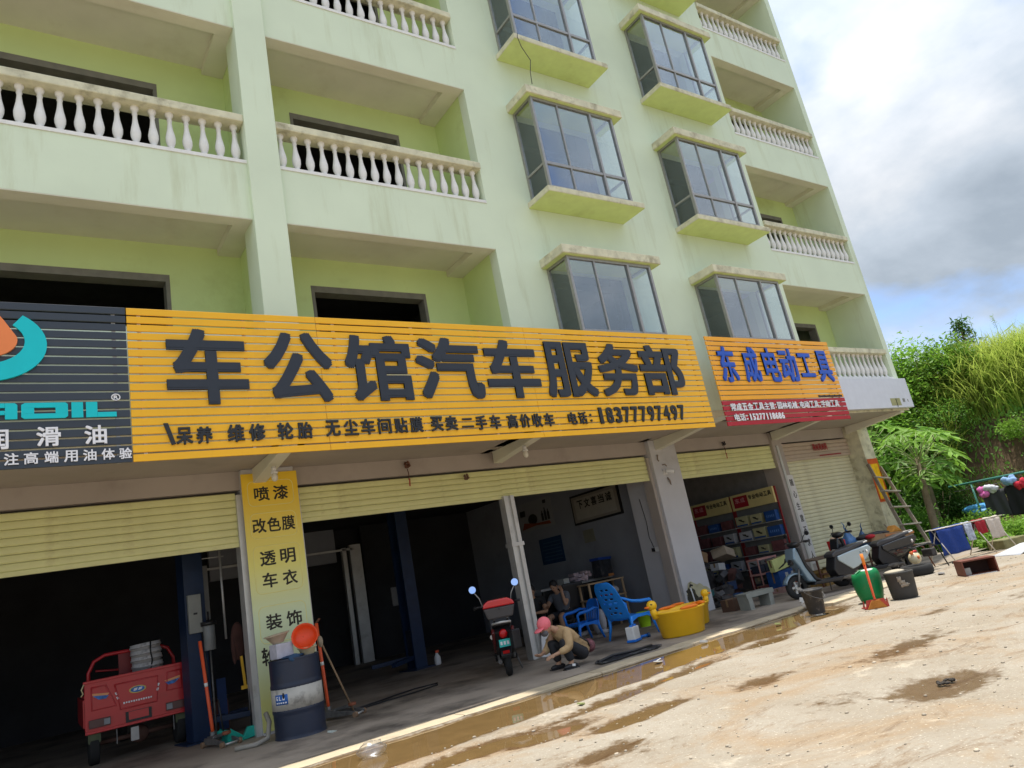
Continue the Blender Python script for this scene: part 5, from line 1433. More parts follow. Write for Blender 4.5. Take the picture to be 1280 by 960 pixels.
# nested white paint buckets on the bed
M_pb = mat('grubby_white_bucket', (0.58, 0.57, 0.57), 0.5, var=0.06, dirt=(0.07, 0.06, 0.06), dscale=7, damt=0.85, dpos=0.58)
for i in range(5):
    b = thing('paint_bucket', ['lowest white bucket of the nested stack on the tricycle', 'second white bucket from the bottom of the tricycle stack', 'middle white bucket of the tricycle stack',
                               'second white bucket from the top of the tricycle stack', 'topmost white bucket of the tricycle stack, a black strap over it'][i], 'bucket', (1.49, 11.62, 0.72 + i * 0.085), (RAD(2 * (i % 2)), RAD(1.5 - i), 0), 'nested white buckets on the tricycle')
    MB().lathe([(0.155, 0.0), (0.185, 0.24), (0.198, 0.24), (0.198, 0.265), (0.190, 0.27), (0.190, 0.30), (0.182, 0.30), (0.15, 0.02), (0, 0.02)], 24, caps=False).build('bucket_shell', M_pb, b)
    MB().tube([(0.20 * math.cos(a), 0.20 * math.sin(a), 0.25 - 0.10 * math.sin(a) * (a < PI)) for a in np.linspace(PI, 2 * PI, 9)], 0.004, 5).build('handle', M_iron, b)
ls = MB().tube([(1.52, 11.42, 1.37), (1.51, 11.40, 1.25), (1.53, 11.415, 1.12), (1.51, 11.43, 1.02)], 0.010, 5).build('black_strap', M_blk)
tag(ls, 'black strap hanging over the stack of white buckets', 'strap')

# ------------------------------------------------------------------ scooters
def scooter(label, loc, rot, body, body2, style='modern', topbox=False, mirrors='drop', plate=False, name='electric_scooter'):
    """local frame: +x forwards; wheelbase about 1.2 m"""
    t = thing(name, label, 'scooter', loc, rot)
    wr = 0.20
    for x, nm in ((0.60, 'front_wheel'), (-0.58, 'rear_wheel')):
        w_ = MB().lathe([(0.11, -0.04), (0.165, -0.048), (0.195, -0.03), (0.203, 0), (0.195, 0.03), (0.165, 0.048), (0.11, 0.04)], 28, Matrix.Translation((x, 0, wr)) @ Matrix.Rotation(PI / 2, 4, 'X'), caps=False)
        w_ = w_.build(nm, M_rub, t)
        r_ = MB()
        for k in range(5):
            a = k * 2 * PI / 5
            r_.bar((x, 0, wr), (x + 0.115 * math.cos(a), 0, wr + 0.115 * math.sin(a)), 0.03, 0.035)
        r_.cyl((x, -0.045, wr), (x, 0.045, wr), 0.045, 14)
        r_.build('rim', M_steel if style == 'modern' else M_iron, w_)
    # front fender
    fe = MB(); nn = 12
    for i in range(nn + 1):
        a = RAD(20 + 150 * i / nn)
        for yy, rr in ((-0.065, 0.215), (-0.05, 0.235), (0, 0.245), (0.05, 0.235), (0.065, 0.215)):
            fe.v.append((0.60 + rr * math.cos(a), yy, wr + rr * math.sin(a)))
    for i in range(nn):
        for j in range(4):
            fe.f.append((i * 5 + j, (i + 1) * 5 + j, (i + 1) * 5 + j + 1, i * 5 + j + 1)); fe.sm.append(True)
    fe.build('front_fender', body, t, solid=0.006)
    MB().tube([(0.60, -0.075, wr), (0.50, -0.07, 0.52)], 0.018, 8).build('fork_leg', M_iron, t)
    MB().tube([(0.60, 0.075, wr), (0.50, 0.07, 0.52)], 0.018, 8).build('fork_leg', M_iron, t)
    # leg shield, a folded panel from nose to floor
    MB().prism([(0.50, 0.86), (0.56, 0.84), (0.60, 0.66), (0.52, 0.52), (0.42, 0.26), (0.26, 0.22), (0.30, 0.30), (0.42, 0.56), (0.44, 0.70)], -0.14, 0.14).build('leg_shield', body, t, bevel=0.03, segs=3)
    MB().prism([(0.44, 0.84), (0.42, 0.70), (0.38, 0.56), (0.25, 0.30), (0.18, 0.26), (0.20, 0.24), (0.30, 0.27), (0.42, 0.50), (0.47, 0.70), (0.49, 0.84)], -0.16, 0.16).build('inner_shield', M_blk, t, bevel=0.015)
    MB().obox((0.585, 0, 0.62), (0.05, 0.12, 0.10), (0, RAD(-20), 0)).build('headlight', M_blk if style == 'modern' else mat('clear_headlight', (0.5, 0.5, 0.5), 0.1), t, bevel=0.012)
    # bars and cowl
    MB().ell((0.44, 0, 0.90), (0.10, 0.13, 0.055), 14, 10).build('instrument_cowl', M_blk, t)
    MB().tube([(0.36, -0.34, 0.93), (0.40, -0.22, 0.93), (0.45, -0.08, 0.90), (0.45, 0.08, 0.90), (0.40, 0.22, 0.93), (0.36, 0.34, 0.93)], 0.013, 8).build('handlebar', M_iron, t)
    for sy in (-1, 1):
        MB().cyl((0.385, 0.25 * sy, 0.93), (0.355, 0.36 * sy, 0.93), 0.020, 10).build('grip', M_blk, t)
        MB().tube([(0.42, 0.235 * sy, 0.93), (0.40, 0.36 * sy, 0.90)], 0.006, 6).build('brake_lever', M_iron, t)
        if mirrors == 'round':
            st = MB().tube([(0.40, 0.22 * sy, 0.94), (0.39, 0.25 * sy, 1.06), (0.36, 0.31 * sy, 1.15)], 0.007, 6).build('mirror_stalk', M_steel, t)
            MB().cyl((0.36, 0.33 * sy, 1.20), (0.384, 0.33 * sy, 1.196), 0.058, 20).build('mirror_shell', M_blk, st, bevel=0.006)
            MB().cyl((0.350, 0.33 * sy, 1.2015), (0.3595, 0.33 * sy, 1.2000), 0.054, 20).build('mirror_glass', mat('mirror_silver', (0.85, 0.9, 1.0), 0.03, metal=1.0, var=0), st)
        else:
            st = MB().tube([(0.40, 0.22 * sy, 0.94), (0.37, 0.26 * sy, 1.02), (0.35, 0.30 * sy, 1.05)], 0.007, 6).build('mirror_stalk', M_blk, t)
            MB().ell((0.34, 0.33 * sy, 1.06), (0.02, 0.065, 0.04), 12, 8).build('mirror_shell', M_blk, st)
    # floor, seat, body
    MB().prism([(0.30, 0.24), (0.36, 0.19), (-0.20, 0.17), (-0.28, 0.24)], -0.16, 0.16).build('footboard', M_blk, t, bevel=0.012)
    MB().prism([(-0.18, 0.24), (-0.12, 0.36), (-0.20, 0.58), (-0.74, 0.66), (-0.80, 0.60), (-0.70, 0.36), (-0.45, 0.22)], -0.13, 0.13).build('under_seat_body', M_blk, t, bevel=0.02)
    for sy in (-1, 1):
        MB().prism([(-0.24, 0.50), (-0.24, 0.57), (-0.55, 0.62), (-0.90, 0.66), (-0.95, 0.60), (-0.82, 0.45), (-0.60, 0.34), (-0.48, 0.31), (-0.40, 0.37)], 0.135 * sy - 0.022, 0.135 * sy + 0.022).build('side_panel', body2, t, bevel=0.018, segs=3)
    MB().prism([(-0.16, 0.56), (-0.16, 0.62), (-0.24, 0.665), (-0.50, 0.68), (-0.66, 0.715), (-0.84, 0.73), (-0.86, 0.69), (-0.60, 0.625)], -0.135, 0.135).build('seat', mat('grey_black_seat_vinyl', (0.05, 0.05, 0.055), 0.35, var=0.1), t, bevel=0.028, segs=3)
    MB().tube([(-0.60, -0.12, 0.66), (-0.92, -0.12, 0.72), (-0.97, 0, 0.73), (-0.92, 0.12, 0.72), (-0.60, 0.12, 0.66)], 0.014, 8).build('grab_rail', M_steel, t)
    MB().tube([(-0.10, 0.05, 0.22), (-0.35, 0.09, 0.20), (-0.58, 0.10, 0.20)], 0.03, 8).ell((-0.40, 0.08, 0.22), (0.12, 0.05, 0.07), 10, 8).build('swing_arm', M_iron, t)
    for sy in (-1, 1):
        MB().tube([(-0.56, 0.105 * sy, 0.22), (-0.50, 0.11 * sy, 0.44)], 0.020, 8).build('shock_absorber', M_iron, t)
    # tail: lamp, fender, plate, indicators
    MB().prism([(-0.66, 0.44), (-0.72, 0.44), (-0.86, 0.30), (-0.84, 0.26)], -0.075, 0.075).build('rear_fender', M_blk, t, bevel=0.006)
    MB().ell((-0.89, 0, 0.575), (0.035, 0.058, 0.060), 12, 8).build('tail_lamp', mat('red_tail_lens', (0.50, 0.01, 0.012), 0.15), t)
    for sy in (-1, 1):
        MB().ell((-0.83, 0.155 * sy, 0.55), (0.02, 0.030, 0.034), 10, 8).build('indicator', mat('pale_indicator_lens', (0.62, 0.58, 0.55), 0.2), t)
    if plate:
        pt_ = MB().obox((-0.885, 0, 0.455), (0.006, 0.15, 0.10), (0, RAD(-12), 0)).build('number_plate', mat('turquoise_plate', (0.05, 0.55, 0.50), 0.4, var=0.04), t)
        for i in range(3):
            o = MB().obox((-0.892, -0.045 + 0.045 * i, 0.455), (0.003, 0.028, 0.045), (0, RAD(-12), 0)).build('plate_character', M_wl, pt_)
        MB().obox((-0.86, 0, 0.335), (0.012, 0.09, 0.04), (0, RAD(-30), 0)).build('rear_reflector', _M['red_tail_lens'], t)
    MB().tube([(-0.15, -0.14, 0.24), (-0.18, -0.20, 0.02)], 0.011, 6).build('side_stand', M_iron, t)
    if topbox:
        tb = MB().prism([(-0.17, 0.78), (0.17, 0.78), (0.215, 0.93), (-0.215, 0.93)], -1.00, -0.68, axis='x').build('top_box', mat('dark_grey_box_plastic', (0.055, 0.05, 0.05), 0.45, var=0.1), t, bevel=0.02)
        ld = MB().prism([(-0.22, 0.932), (0.22, 0.932), (0.20, 0.99), (0.13, 1.03), (-0.13, 1.03), (-0.20, 0.99)], -1.01, -0.67, axis='x').build('box_lid', mat('glossy_red_lid', (0.55, 0.015, 0.02), 0.25, var=0.03, coat=0.5), tb, bevel=0.018)
        MB().cyl((-1.02, 0, 0.905), (-1.0, 0, 0.905), 0.014, 10).build('lock', M_blk, tb)
        MB().bar((-0.60, -0.09, 0.70), (-0.95, -0.09, 0.775), 0.02, 0.02).bar((-0.60, 0.09, 0.70), (-0.95, 0.09, 0.775), 0.02, 0.02).build('carrier', M_iron, t)
    return t
M_lb = mat('pale_metallic_blue_paint', (0.20, 0.29, 0.36), 0.28, metal=0.25, var=0.04, coat=0.6, dirt=(0.2, 0.18, 0.15), dscale=6, damt=0.3)
M_lb2 = mat('pale_grey_blue_panel', (0.36, 0.43, 0.46), 0.3, metal=0.15, var=0.04, coat=0.5)
M_kk = mat('glossy_black_paint', (0.012, 0.013, 0.016), 0.2, var=0.1, coat=0.6)
scooter('black electric scooter with a red topped box parked beside the silver post', (5.86, 9.42, 0), RAD(59), M_kk, mat('dark_red_panel', (0.09, 0.012, 0.012), 0.3), topbox=True, mirrors='round', plate=True, style='old')
sc2 = scooter('pale blue electric scooter parked side-on before the closed shutter', (11.60, 7.84, 0), RAD(158), M_lb, M_lb2)
for i, c in enumerate('LVA'):
    o = letter(c, (-0.75 + i * 0.055, -0.72 + i * 0.055, 0.545, 0.575), 0, 0.003, M_blk, sc2, 'letter', 0.02)
    o.rotation_euler = (0, 0, PI); o.location = (-1.44, 0.158, 0)
scooter('black motor scooter with a cream helmet at its front behind the large black bin', (12.9, 7.75, 0), RAD(150), M_kk, M_kk, style='old')

# ------------------------------------------------------------------ inside the third shop: pictures, shelf, table
WX = 10.45
M_frame = mat('black_picture_frame', (0.015, 0.014, 0.014), 0.4)
cg = thing('calligraphy_frame', 'large black framed calligraphy scroll high on the grey wall', 'picture', (WX, 12.05, 2.12))
MB().box(-0.04, -0.002, -0.82, 0.82, 0.0, 0.66).build('frame', M_frame, cg, bevel=0.006)
MB().box(-0.046, -0.041, -0.77, 0.77, 0.045, 0.615).build('mount', mat('buff_silk_mount', (0.30, 0.27, 0.22), 0.8, var=0.06), cg)
MB().box(-0.050, -0.047, -0.68, 0.68, 0.10, 0.56).build('paper', mat('ivory_paper', (0.40, 0.37, 0.31), 0.85, var=0.08), cg)
def wall_text(s_, x, y0, step, w_, z0, h, m, par, oy=0, oz=0, bold=0.02, ox=0):
    """letters on a wall facing -x, reading from y0 towards smaller y"""
    for i, c in enumerate(s_):
        ya = y0 - i * step
        o = letter(c, (-ya, -ya + w_, z0, z0 + h), x, 0.002, m, None, 'character', bold, 0, 'yz')
        if o:
            for v in o.data.vertices:
                v.co -= Vector((ox, oy, oz))
            o.parent = par
wall_text('下文喜当诚', -0.051, 0.58, 0.245, 0.19, 0.33, 0.19, M_ink, cg, bold=0.03)
wp1 = thing('oil_poster', 'white printed poster of orange splash and dark bottles near the workshop ceiling', 'poster', (WX, 14.35, 2.28))
MB().box(-0.008, -0.002, -0.72, 0.72, 0, 0.70).build('sheet', mat('dull_white_poster', (0.34, 0.34, 0.34), 0.6, var=0.06), wp1)
mb = MB()
for i, (y, hgt) in enumerate(((-0.30, 0.24), (-0.42, 0.30), (-0.54, 0.25))):
    MB().prism([(y - 0.045, 0.16), (y + 0.045, 0.16), (y + 0.045, 0.16 + hgt * .7), (y + 0.02, 0.16 + hgt * .8), (y + 0.02, 0.16 + hgt), (y - 0.02, 0.16 + hgt), (y - 0.02, 0.16 + hgt * .8), (y - 0.045, 0.16 + hgt * .7)], -0.0115, -0.0085, axis='x').build('printed_bottle', M_ink, wp1)
MB().prism(arc(0.12, 0.26, 0.19, 0.13, 0, 345, 23), -0.0115, -0.0085, axis='x').build('printed_disc', M_ink, wp1)
MB().prism([(0.62, 0.06), (0.0, 0.10), (-0.6, 0.05), (-0.55, 0.13), (0.05, 0.15), (0.5, 0.22)], -0.0145, -0.012, axis='x').build('orange_splash', mat('muted_orange_print', (0.30, 0.07, 0.02), 0.6), wp1)
MB().box(-0.0115, -0.0085, 0.40, 0.62, 0.38, 0.52).build('printed_block', M_ink, wp1)
MB().box(-0.0115, -0.0085, -0.52, -0.40, 0.56, 0.64).build('printed_block', M_ink, wp1)
wp2 = thing('blue_poster', 'dim dark blue poster under the white oil poster', 'poster', (WX, 13.95, 1.42))
MB().box(-0.008, -0.002, -0.45, 0.45, 0, 0.60).build('sheet', mat('dark_blue_print', (0.015, 0.05, 0.12), 0.6, var=0.2), wp2)
for i in range(6):
    MB().box(-0.0105, -0.0085, -0.38, 0.38 - 0.05 * (i % 3), 0.08 + i * 0.08, 0.10 + i * 0.08).build('printed_line', mat('pale_blue_print', (0.06, 0.12, 0.2), 0.6), wp2)
wp3 = thing('paper_notice', 'small yellowed paper notice under the calligraphy frame', 'notice', (WX, 12.5, 1.70))
MB().box(-0.006, -0.002, -0.19, 0.19, 0, 0.28).build('sheet', mat('yellowed_paper', (0.24, 0.23, 0.17), 0.8), wp3)
sw = thing('socket_box', 'white plug socket with hanging black wire on the grey pillar side', 'socket', (10.058, 10.12, 1.27))
MB().box(-0.035, -0.001, -0.11, 0.05, -0.04, 0.05).build('socket', M_white, sw, bevel=0.004)
MB().box(-0.05, -0.001, 0.06, 0.12, -0.03, 0.04).build('plug', M_blk, sw)
MB().tube([(-0.01, 0.09, 0.05), (-0.012, 0.15, 0.25), (-0.01, 0.13, 0.55), (-0.01, 0.18, 1.0)], 0.006, 5).build('wire', M_blk, sw)
rt_ = thing('red_tag', 'small red tag dangling on the pillar side above the socket', 'tag', (10.056, 10.02, 1.52))
MB().box(-0.01, -0.002, -0.02, 0.02, 0, 0.2).build('tag_strip', M_ribbon, rt_)

M_pine = mat('pale_pine_board', (0.42, 0.29, 0.17), 0.6, var=0.15, scale=5)
shf = thing('wooden_shelf', 'open pale pine shelf unit behind the low blue armchair', 'shelf', (9.35, 11.3, 0))
for x in (-0.32, 0.55):
    MB().box(x, x + 0.035, -0.16, -0.13, 0, 0.88).build('upright', M_pine, shf)
    MB().box(x, x + 0.035, 0.13, 0.16, 0, 0.88).build('upright', M_pine, shf)
for z in (0.56, 0.86):
    MB().box(-0.34, 0.60, -0.17, 0.17, z, z + 0.025).build('shelf_board', M_pine, shf)
MB().box(-0.28, 0.54, 0.15, 0.165, 0.0, 0.55).build('back_board', mat('dark_board', (0.05, 0.04, 0.035), 0.8), shf)
mbk = thing('folded_pink_cloth', 'folded pink and white cloths on the middle board of the pine shelf', 'cloth', (9.55, 11.25, 0.585))
MB().obox((0, 0, 0.04), (0.34, 0.2, 0.05), (0, 0.1, 0.2)).build('pink_fold', mat('dusty_pink_cloth', (0.45, 0.09, 0.14), 0.9, bump=0.4), mbk, bevel=0.01)
MB().ell((0.16, -0.02, 0.09), (0.12, 0.09, 0.08), 10, 7).build('white_fold', mat('dull_white_cloth', (0.45, 0.44, 0.45), 0.9, bump=0.5), mbk)
tb_ = thing('work_table', 'long dark work table with a pale top along the grey wall', 'table', (9.4, 12.2, 0))
MB().box(-0.95, 0.95, -0.30, 0.30, 0.90, 0.94).build('tabletop', mat('dull_white_laminate', (0.35, 0.35, 0.35), 0.5, var=0.1), tb_)
for x in (-0.9, 0.86):
    for y in (-0.28, 0.24):
        MB().box(x, x + 0.04, y, y + 0.04, 0, 0.90).build('leg', M_blk, tb_)
MB().box(-0.86, 0.86, -0.26, -0.25, 0.25, 0.899).build('modesty_panel', mat('black_fabric_panel', (0.015, 0.015, 0.016), 0.9), tb_)
colz = [('crumpled_packet', 'crumpled lilac and white packets heaped left of the blue box on the table', 'packet', (0.40, 0.32, 0.36)), ('crumpled_packet', 'pale pink paper packets in the middle of the table heap', 'packet', (0.50, 0.38, 0.40))]
for i, (nm, lb2, ct, cl_) in enumerate(colz):
    t = thing(nm, lb2, ct, (9.42 + i * 0.28, 11.95, 0.94))
    mb = MB()
    for k in range(4):
        MB().obox((rnd.uniform(-.1, .1), rnd.uniform(-.06, .06), 0.05 + 0.035 * k), (0.18, 0.14, 0.06), (rnd.uniform(-.3, .3), rnd.uniform(-.3, .3), rnd.uniform(0, 3))).build('packet', mat('packet_print%s' % 'ab'[i], cl_, 0.6, var=0.5, scale=14), t, bevel=0.008)
pc = thing('parts_carton', 'dark blue and black printed carton at the end of the table', 'carton', (9.98, 11.75, 0.94))
MB().obox((0, 0, 0.17), (0.34, 0.24, 0.34), (0, 0.05, 0.1)).build('carton_body', mat('black_printed_card', (0.025, 0.028, 0.035), 0.6, var=0.5, scale=12, dirt=(0.3, 0.26, 0.2), dscale=12, damt=0.7, dpos=0.6), pc, bevel=0.006)
MB().obox((0, 0, 0.365), (0.38, 0.26, 0.05), (0, 0.05, 0.1)).build('blue_lid', mat('royal_blue_card', (0.02, 0.06, 0.28), 0.5), pc)
MB().obox((0.1, -0.02, 0.02), (0.14, 0.22, 0.05)).build('orange_packet', mat('dull_orange_card', (0.45, 0.18, 0.05), 0.6), pc)
wb2 = thing('white_carton', 'plain white carton at the middle of the table edge', 'carton', (9.10, 11.98, 0.94))
MB().obox((0, 0, 0.06), (0.14, 0.2, 0.12)).build('carton_body', mat('dull_white_card', (0.42, 0.43, 0.40), 0.7), wb2)
of = thing('office_chair', 'black office chair pushed against the work table', 'chair', (8.98, 11.75, 0), RAD(80))
MB().obox((-0.2, 0, 0.72), (0.07, 0.46, 0.50), (0, -0.12, 0)).build('backrest', M_blk, of, bevel=0.03)
MB().obox((0, 0, 0.44), (0.44, 0.46, 0.08)).build('seat', M_blk, of, bevel=0.03)
MB().cyl((0, 0, 0.08), (0, 0, 0.42), 0.03, 10).build('gas_column', M_iron, of)
for k in range(5):
    a = k * 2 * PI / 5
    MB().bar((0, 0, 0.08), (0.27 * math.cos(a), 0.27 * math.sin(a), 0.05), 0.04, 0.03).build('leg', M_blk, of)
sb = thing('tipped_shoes', 'dull white shoes left beside the pine shelf', 'shoes', (8.62, 11.05, 0))
for k in range(2):
    MB().ell((0.12 * k, 0.05 * k, 0.04), (0.11, 0.045, 0.045), 10, 6).build('shoe', _M['dull_white_cloth'], sb)
mt_ = thing('car_mat', 'black rubber car mat with pale patches lying by the kerb', 'mat', (6.65, 7.72, 0.012), RAD(2))
mp_ = MB()
mpoly = [(-0.55, -0.10), (-0.30, -0.17), (0.05, -0.14), (0.40, -0.20), (0.62, -0.08), (0.55, 0.12), (0.20, 0.18), (-0.05, 0.13), (-0.35, 0.2), (-0.50, 0.08)]
mp_.prism(mpoly, 0, 0.014, axis='z').build('mat_sheet', mat('black_rubber_mat', (0.018, 0.018, 0.02), 0.5, dirt=(0.30, 0.29, 0.29), dscale=5, damt=0.9, dpos=0.56), mt_, bevel=0.004)
MB().tube([(-0.5, 0.0, 0.02), (-0.2, 0.05, 0.04), (0.1, -0.02, 0.03), (0.5, 0.0, 0.025)], 0.018, 6).build('raised_edge', M_blk, mt_)
bx_ = thing('speaker_box', 'small black box hanging on the silver post by the crouching worker', 'box', (5.80, 8.55, 0.35))
MB().obox((-0.32, -0.05, 0.14), (0.13, 0.09, 0.24)).build('box_body', M_blk, bx_, bevel=0.01)

# ------------------------------------------------------------------ tool shop: racks on the right wall, goods
SX = 13.62
M_hdr = mat('cream_yellow_header', (0.62, 0.52, 0.22), 0.5, var=0.04)
M_rp = mat('dark_red_rack_post', (0.22, 0.012, 0.015), 0.5)
M_yb = mat('yellow_tool_box', (0.42, 0.40, 0.22), 0.6, var=0.15, scale=12)
M_wbx = mat('white_tool_box', (0.42, 0.43, 0.44), 0.6, var=0.1, scale=12)
M_bb = mat('blue_tool_box', (0.015, 0.07, 0.24), 0.5, var=0.15, scale=12)
M_bag = mat('dull_maroon_pack', (0.14, 0.05, 0.05), 0.7, var=0.3, scale=10)
for q_, (ya, yb, lab) in enumerate(((9.80, 11.03, 'right display rack of boxed power tools under a yellow header in the tool shop'), (11.05, 12.28, 'left display rack of boxed power tools, deeper inside the tool shop'))):
    t = thing('display_rack', lab, 'rack', (SX, (ya + yb) / 2, 0), 0, 'tool display racks')
    hw = (yb - ya) / 2
    for y in (-hw, hw - 0.03):
        MB().box(0.0, 0.035, y, y + 0.03, 0, 2.12).build('post', M_rp, t)
    hd_ = MB().box(-0.06, 0.0, -hw + 0.03, hw - 0.032, 1.77, 2.12).build('header', M_hdr, t)
    MB().box(-0.064, -0.061, hw - 0.50, hw - 0.10, 1.82, 2.07).build('header_logo', mat('deep_red_logo', (0.30, 0.012, 0.02), 0.5), hd_)
    for i, c in enumerate('东成'):
        o = letter(c, (-(hw - 0.15) + i * 0.15, -(hw - 0.15) + i * 0.15 + 0.12, 1.92, 2.03), -0.0645, 0.002, mat('pink_print', (0.55, 0.25, 0.25), 0.5), t, 'character', 0.02, 0, 'yz')
    for i, c in enumerate('专业电动工具'):
        o = letter(c, (-(hw - 0.53) + i * 0.106, -(hw - 0.53) + i * 0.106 + 0.092, 1.95, 2.05), -0.0645, 0.002, M_ink, t, 'character', 0.025, 0, 'yz')
    MB().box(0.03, 0.04, -hw, hw, 0.3, 1.76).build('back_panel', mat('grey_pegboard', (0.14, 0.145, 0.145), 0.7, var=0.1), t)
    for z in (0.44, 0.74, 1.06, 1.38):
        MB().box(-0.14, 0.03, -hw + 0.03, hw - 0.03, z, z + 0.012).build('shelf_board', M_steel, t)
    cols = [M_yb, M_yb, M_bb, M_wbx, M_yb, M_bb, M_bag, M_yb, M_bag, M_wbx, M_wbx, M_wbx]
    names_ = {M_yb.name: 'cream', M_bb.name: 'blue', M_wbx.name: 'white', M_bag.name: 'maroon'}
    rows_ = ['top', 'second', 'third', 'bottom']; colsn = ['left', 'middle', 'right']
    for r in range(4):
        for c in range(3):
            m = cols[(r * 3 + c) if q_ == 0 else (r * 3 + c + 4) % 12]
            if q_ == 1 and c == 0 and r < 3: m = M_bag
            z = (1.40, 1.08, 0.76, 0.46)[r]; y = ya + (2 - c) * 0.39 + 0.22
            hgt = rnd.uniform(0.17, 0.24); wd = rnd.uniform(0.26, 0.33)
            b = thing('tool_box', '%s tool box, %s row, %s place in the %s rack' % (names_[m.name], rows_[r], colsn[c], ['right', 'left'][q_]), 'box', (SX - 0.05, y, z), (0, 0, RAD(rnd.uniform(-4, 4))), 'boxed power tools on the racks')
            MB().box(-0.07, 0.06, -wd / 2, wd / 2, 0, hgt).build('carton_body', m, b, bevel=0.004)
            if m is not M_bb and m is not M_bag:
                MB().prism([(-wd * .28, hgt * .45), (wd * .2, hgt * .62), (wd * .24, hgt * .78), (-wd * .05, hgt * .70), (-wd * .10, hgt * .40), (-wd * .16, hgt * .38), (-wd * .16, hgt * .55)], -0.074, -0.0705, axis='x').build('printed_tool', M_ink, b)
                MB().box(-0.074, -0.0705, -wd / 2 + 0.01, wd / 2 - 0.01, 0.01, hgt * .2).build('blue_stripe', M_bb, b)
            elif m is M_bb:
                for k in range(5):
                    MB().box(-0.074, -0.0705, -wd * .35 + k * wd * .15, -wd * .35 + k * wd * .15 + 0.022, hgt * .35, hgt * .6).build('printed_letter', mat('mid_blue_print', (0.10, 0.22, 0.5), 0.5), b)
# goods crowding the floor of the tool shop
def goods(nm, lab, cat, loc, size, m, rot=(0, 0, 0), kind='box', grp=None):
    t = thing(nm, lab, cat, loc, rot, grp)
    sx, sy, sz = size
    if kind == 'box':
        b = MB().box(-sx / 2, sx / 2, -sy / 2, sy / 2, 0, sz).build('body', m, t, bevel=0.006)
        MB().box(-sx / 2 - 0.003, sx / 2 + 0.003, -0.02, 0.02, sz * 0.4, sz + 0.003).build('tape_strip', mat('brown_tape', (0.22, 0.14, 0.07), 0.4), t)
    elif kind == 'open':
        w_ = 0.01
        mb = MB().box(-sx / 2, sx / 2, -sy / 2, sy / 2, 0, w_).box(-sx / 2, -sx / 2 + w_, -sy / 2, sy / 2, w_, sz).box(sx / 2 - w_, sx / 2, -sy / 2, sy / 2, w_, sz)
        mb.box(-sx / 2 + w_, sx / 2 - w_, -sy / 2, -sy / 2 + w_, w_, sz).box(-sx / 2 + w_, sx / 2 - w_, sy / 2 - w_, sy / 2, w_, sz)
        mb.build('body', m, t)
        for sg_ in (-1, 1):
            MB().obox((sg_ * (sx / 2 + 0.04), 0, sz - 0.01), (0.11, sy * 0.9, 0.008), (0, 0.5 * sg_, 0)).build('flap', m, t)
    elif kind == 'tin':
        MB().lathe([(sx / 2, 0), (sx / 2, sz), (sx / 2 - 0.008, sz), (sx / 2 - 0.008, sz - 0.01), (0, sz - 0.01)], 18, caps=False).build('body', m, t)
        MB().lathe([(sx / 2 + 0.001, sz * .3), (sx / 2 + 0.003, sz * .3), (sx / 2 + 0.003, sz * .65), (sx / 2 + 0.001, sz * .65)], 18, caps=False).build('label', M_white, t)
    elif kind == 'heap':
        mb = MB()
        for k in range(7):
            mb = MB()
            p_ = (rnd.uniform(-sx, sx) / 3, rnd.uniform(-sy, sy) / 3, rnd.uniform(0.15, 0.8) * sz)
            MB().obox(p_, (sx * rnd.uniform(.25, .5), sy * rnd.uniform(.25, .5), sz * rnd.uniform(.15, .4)), [rnd.uniform(-.6, .6) for _ in range(3)]).build('piece', m if k % 3 else mat('grey_scrap_metal', (0.12, 0.12, 0.125), 0.5, metal=0.3, var=0.3), t, bevel=0.008)
    return t
M_card = mat('brown_cardboard', (0.30, 0.19, 0.10), 0.85, var=0.12, scale=8)
M_cardp = mat('pale_cardboard', (0.46, 0.38, 0.28), 0.85, var=0.12, scale=8)
M_drk = mat('dark_stacked_goods', (0.05, 0.045, 0.045), 0.7, var=0.5, scale=10)
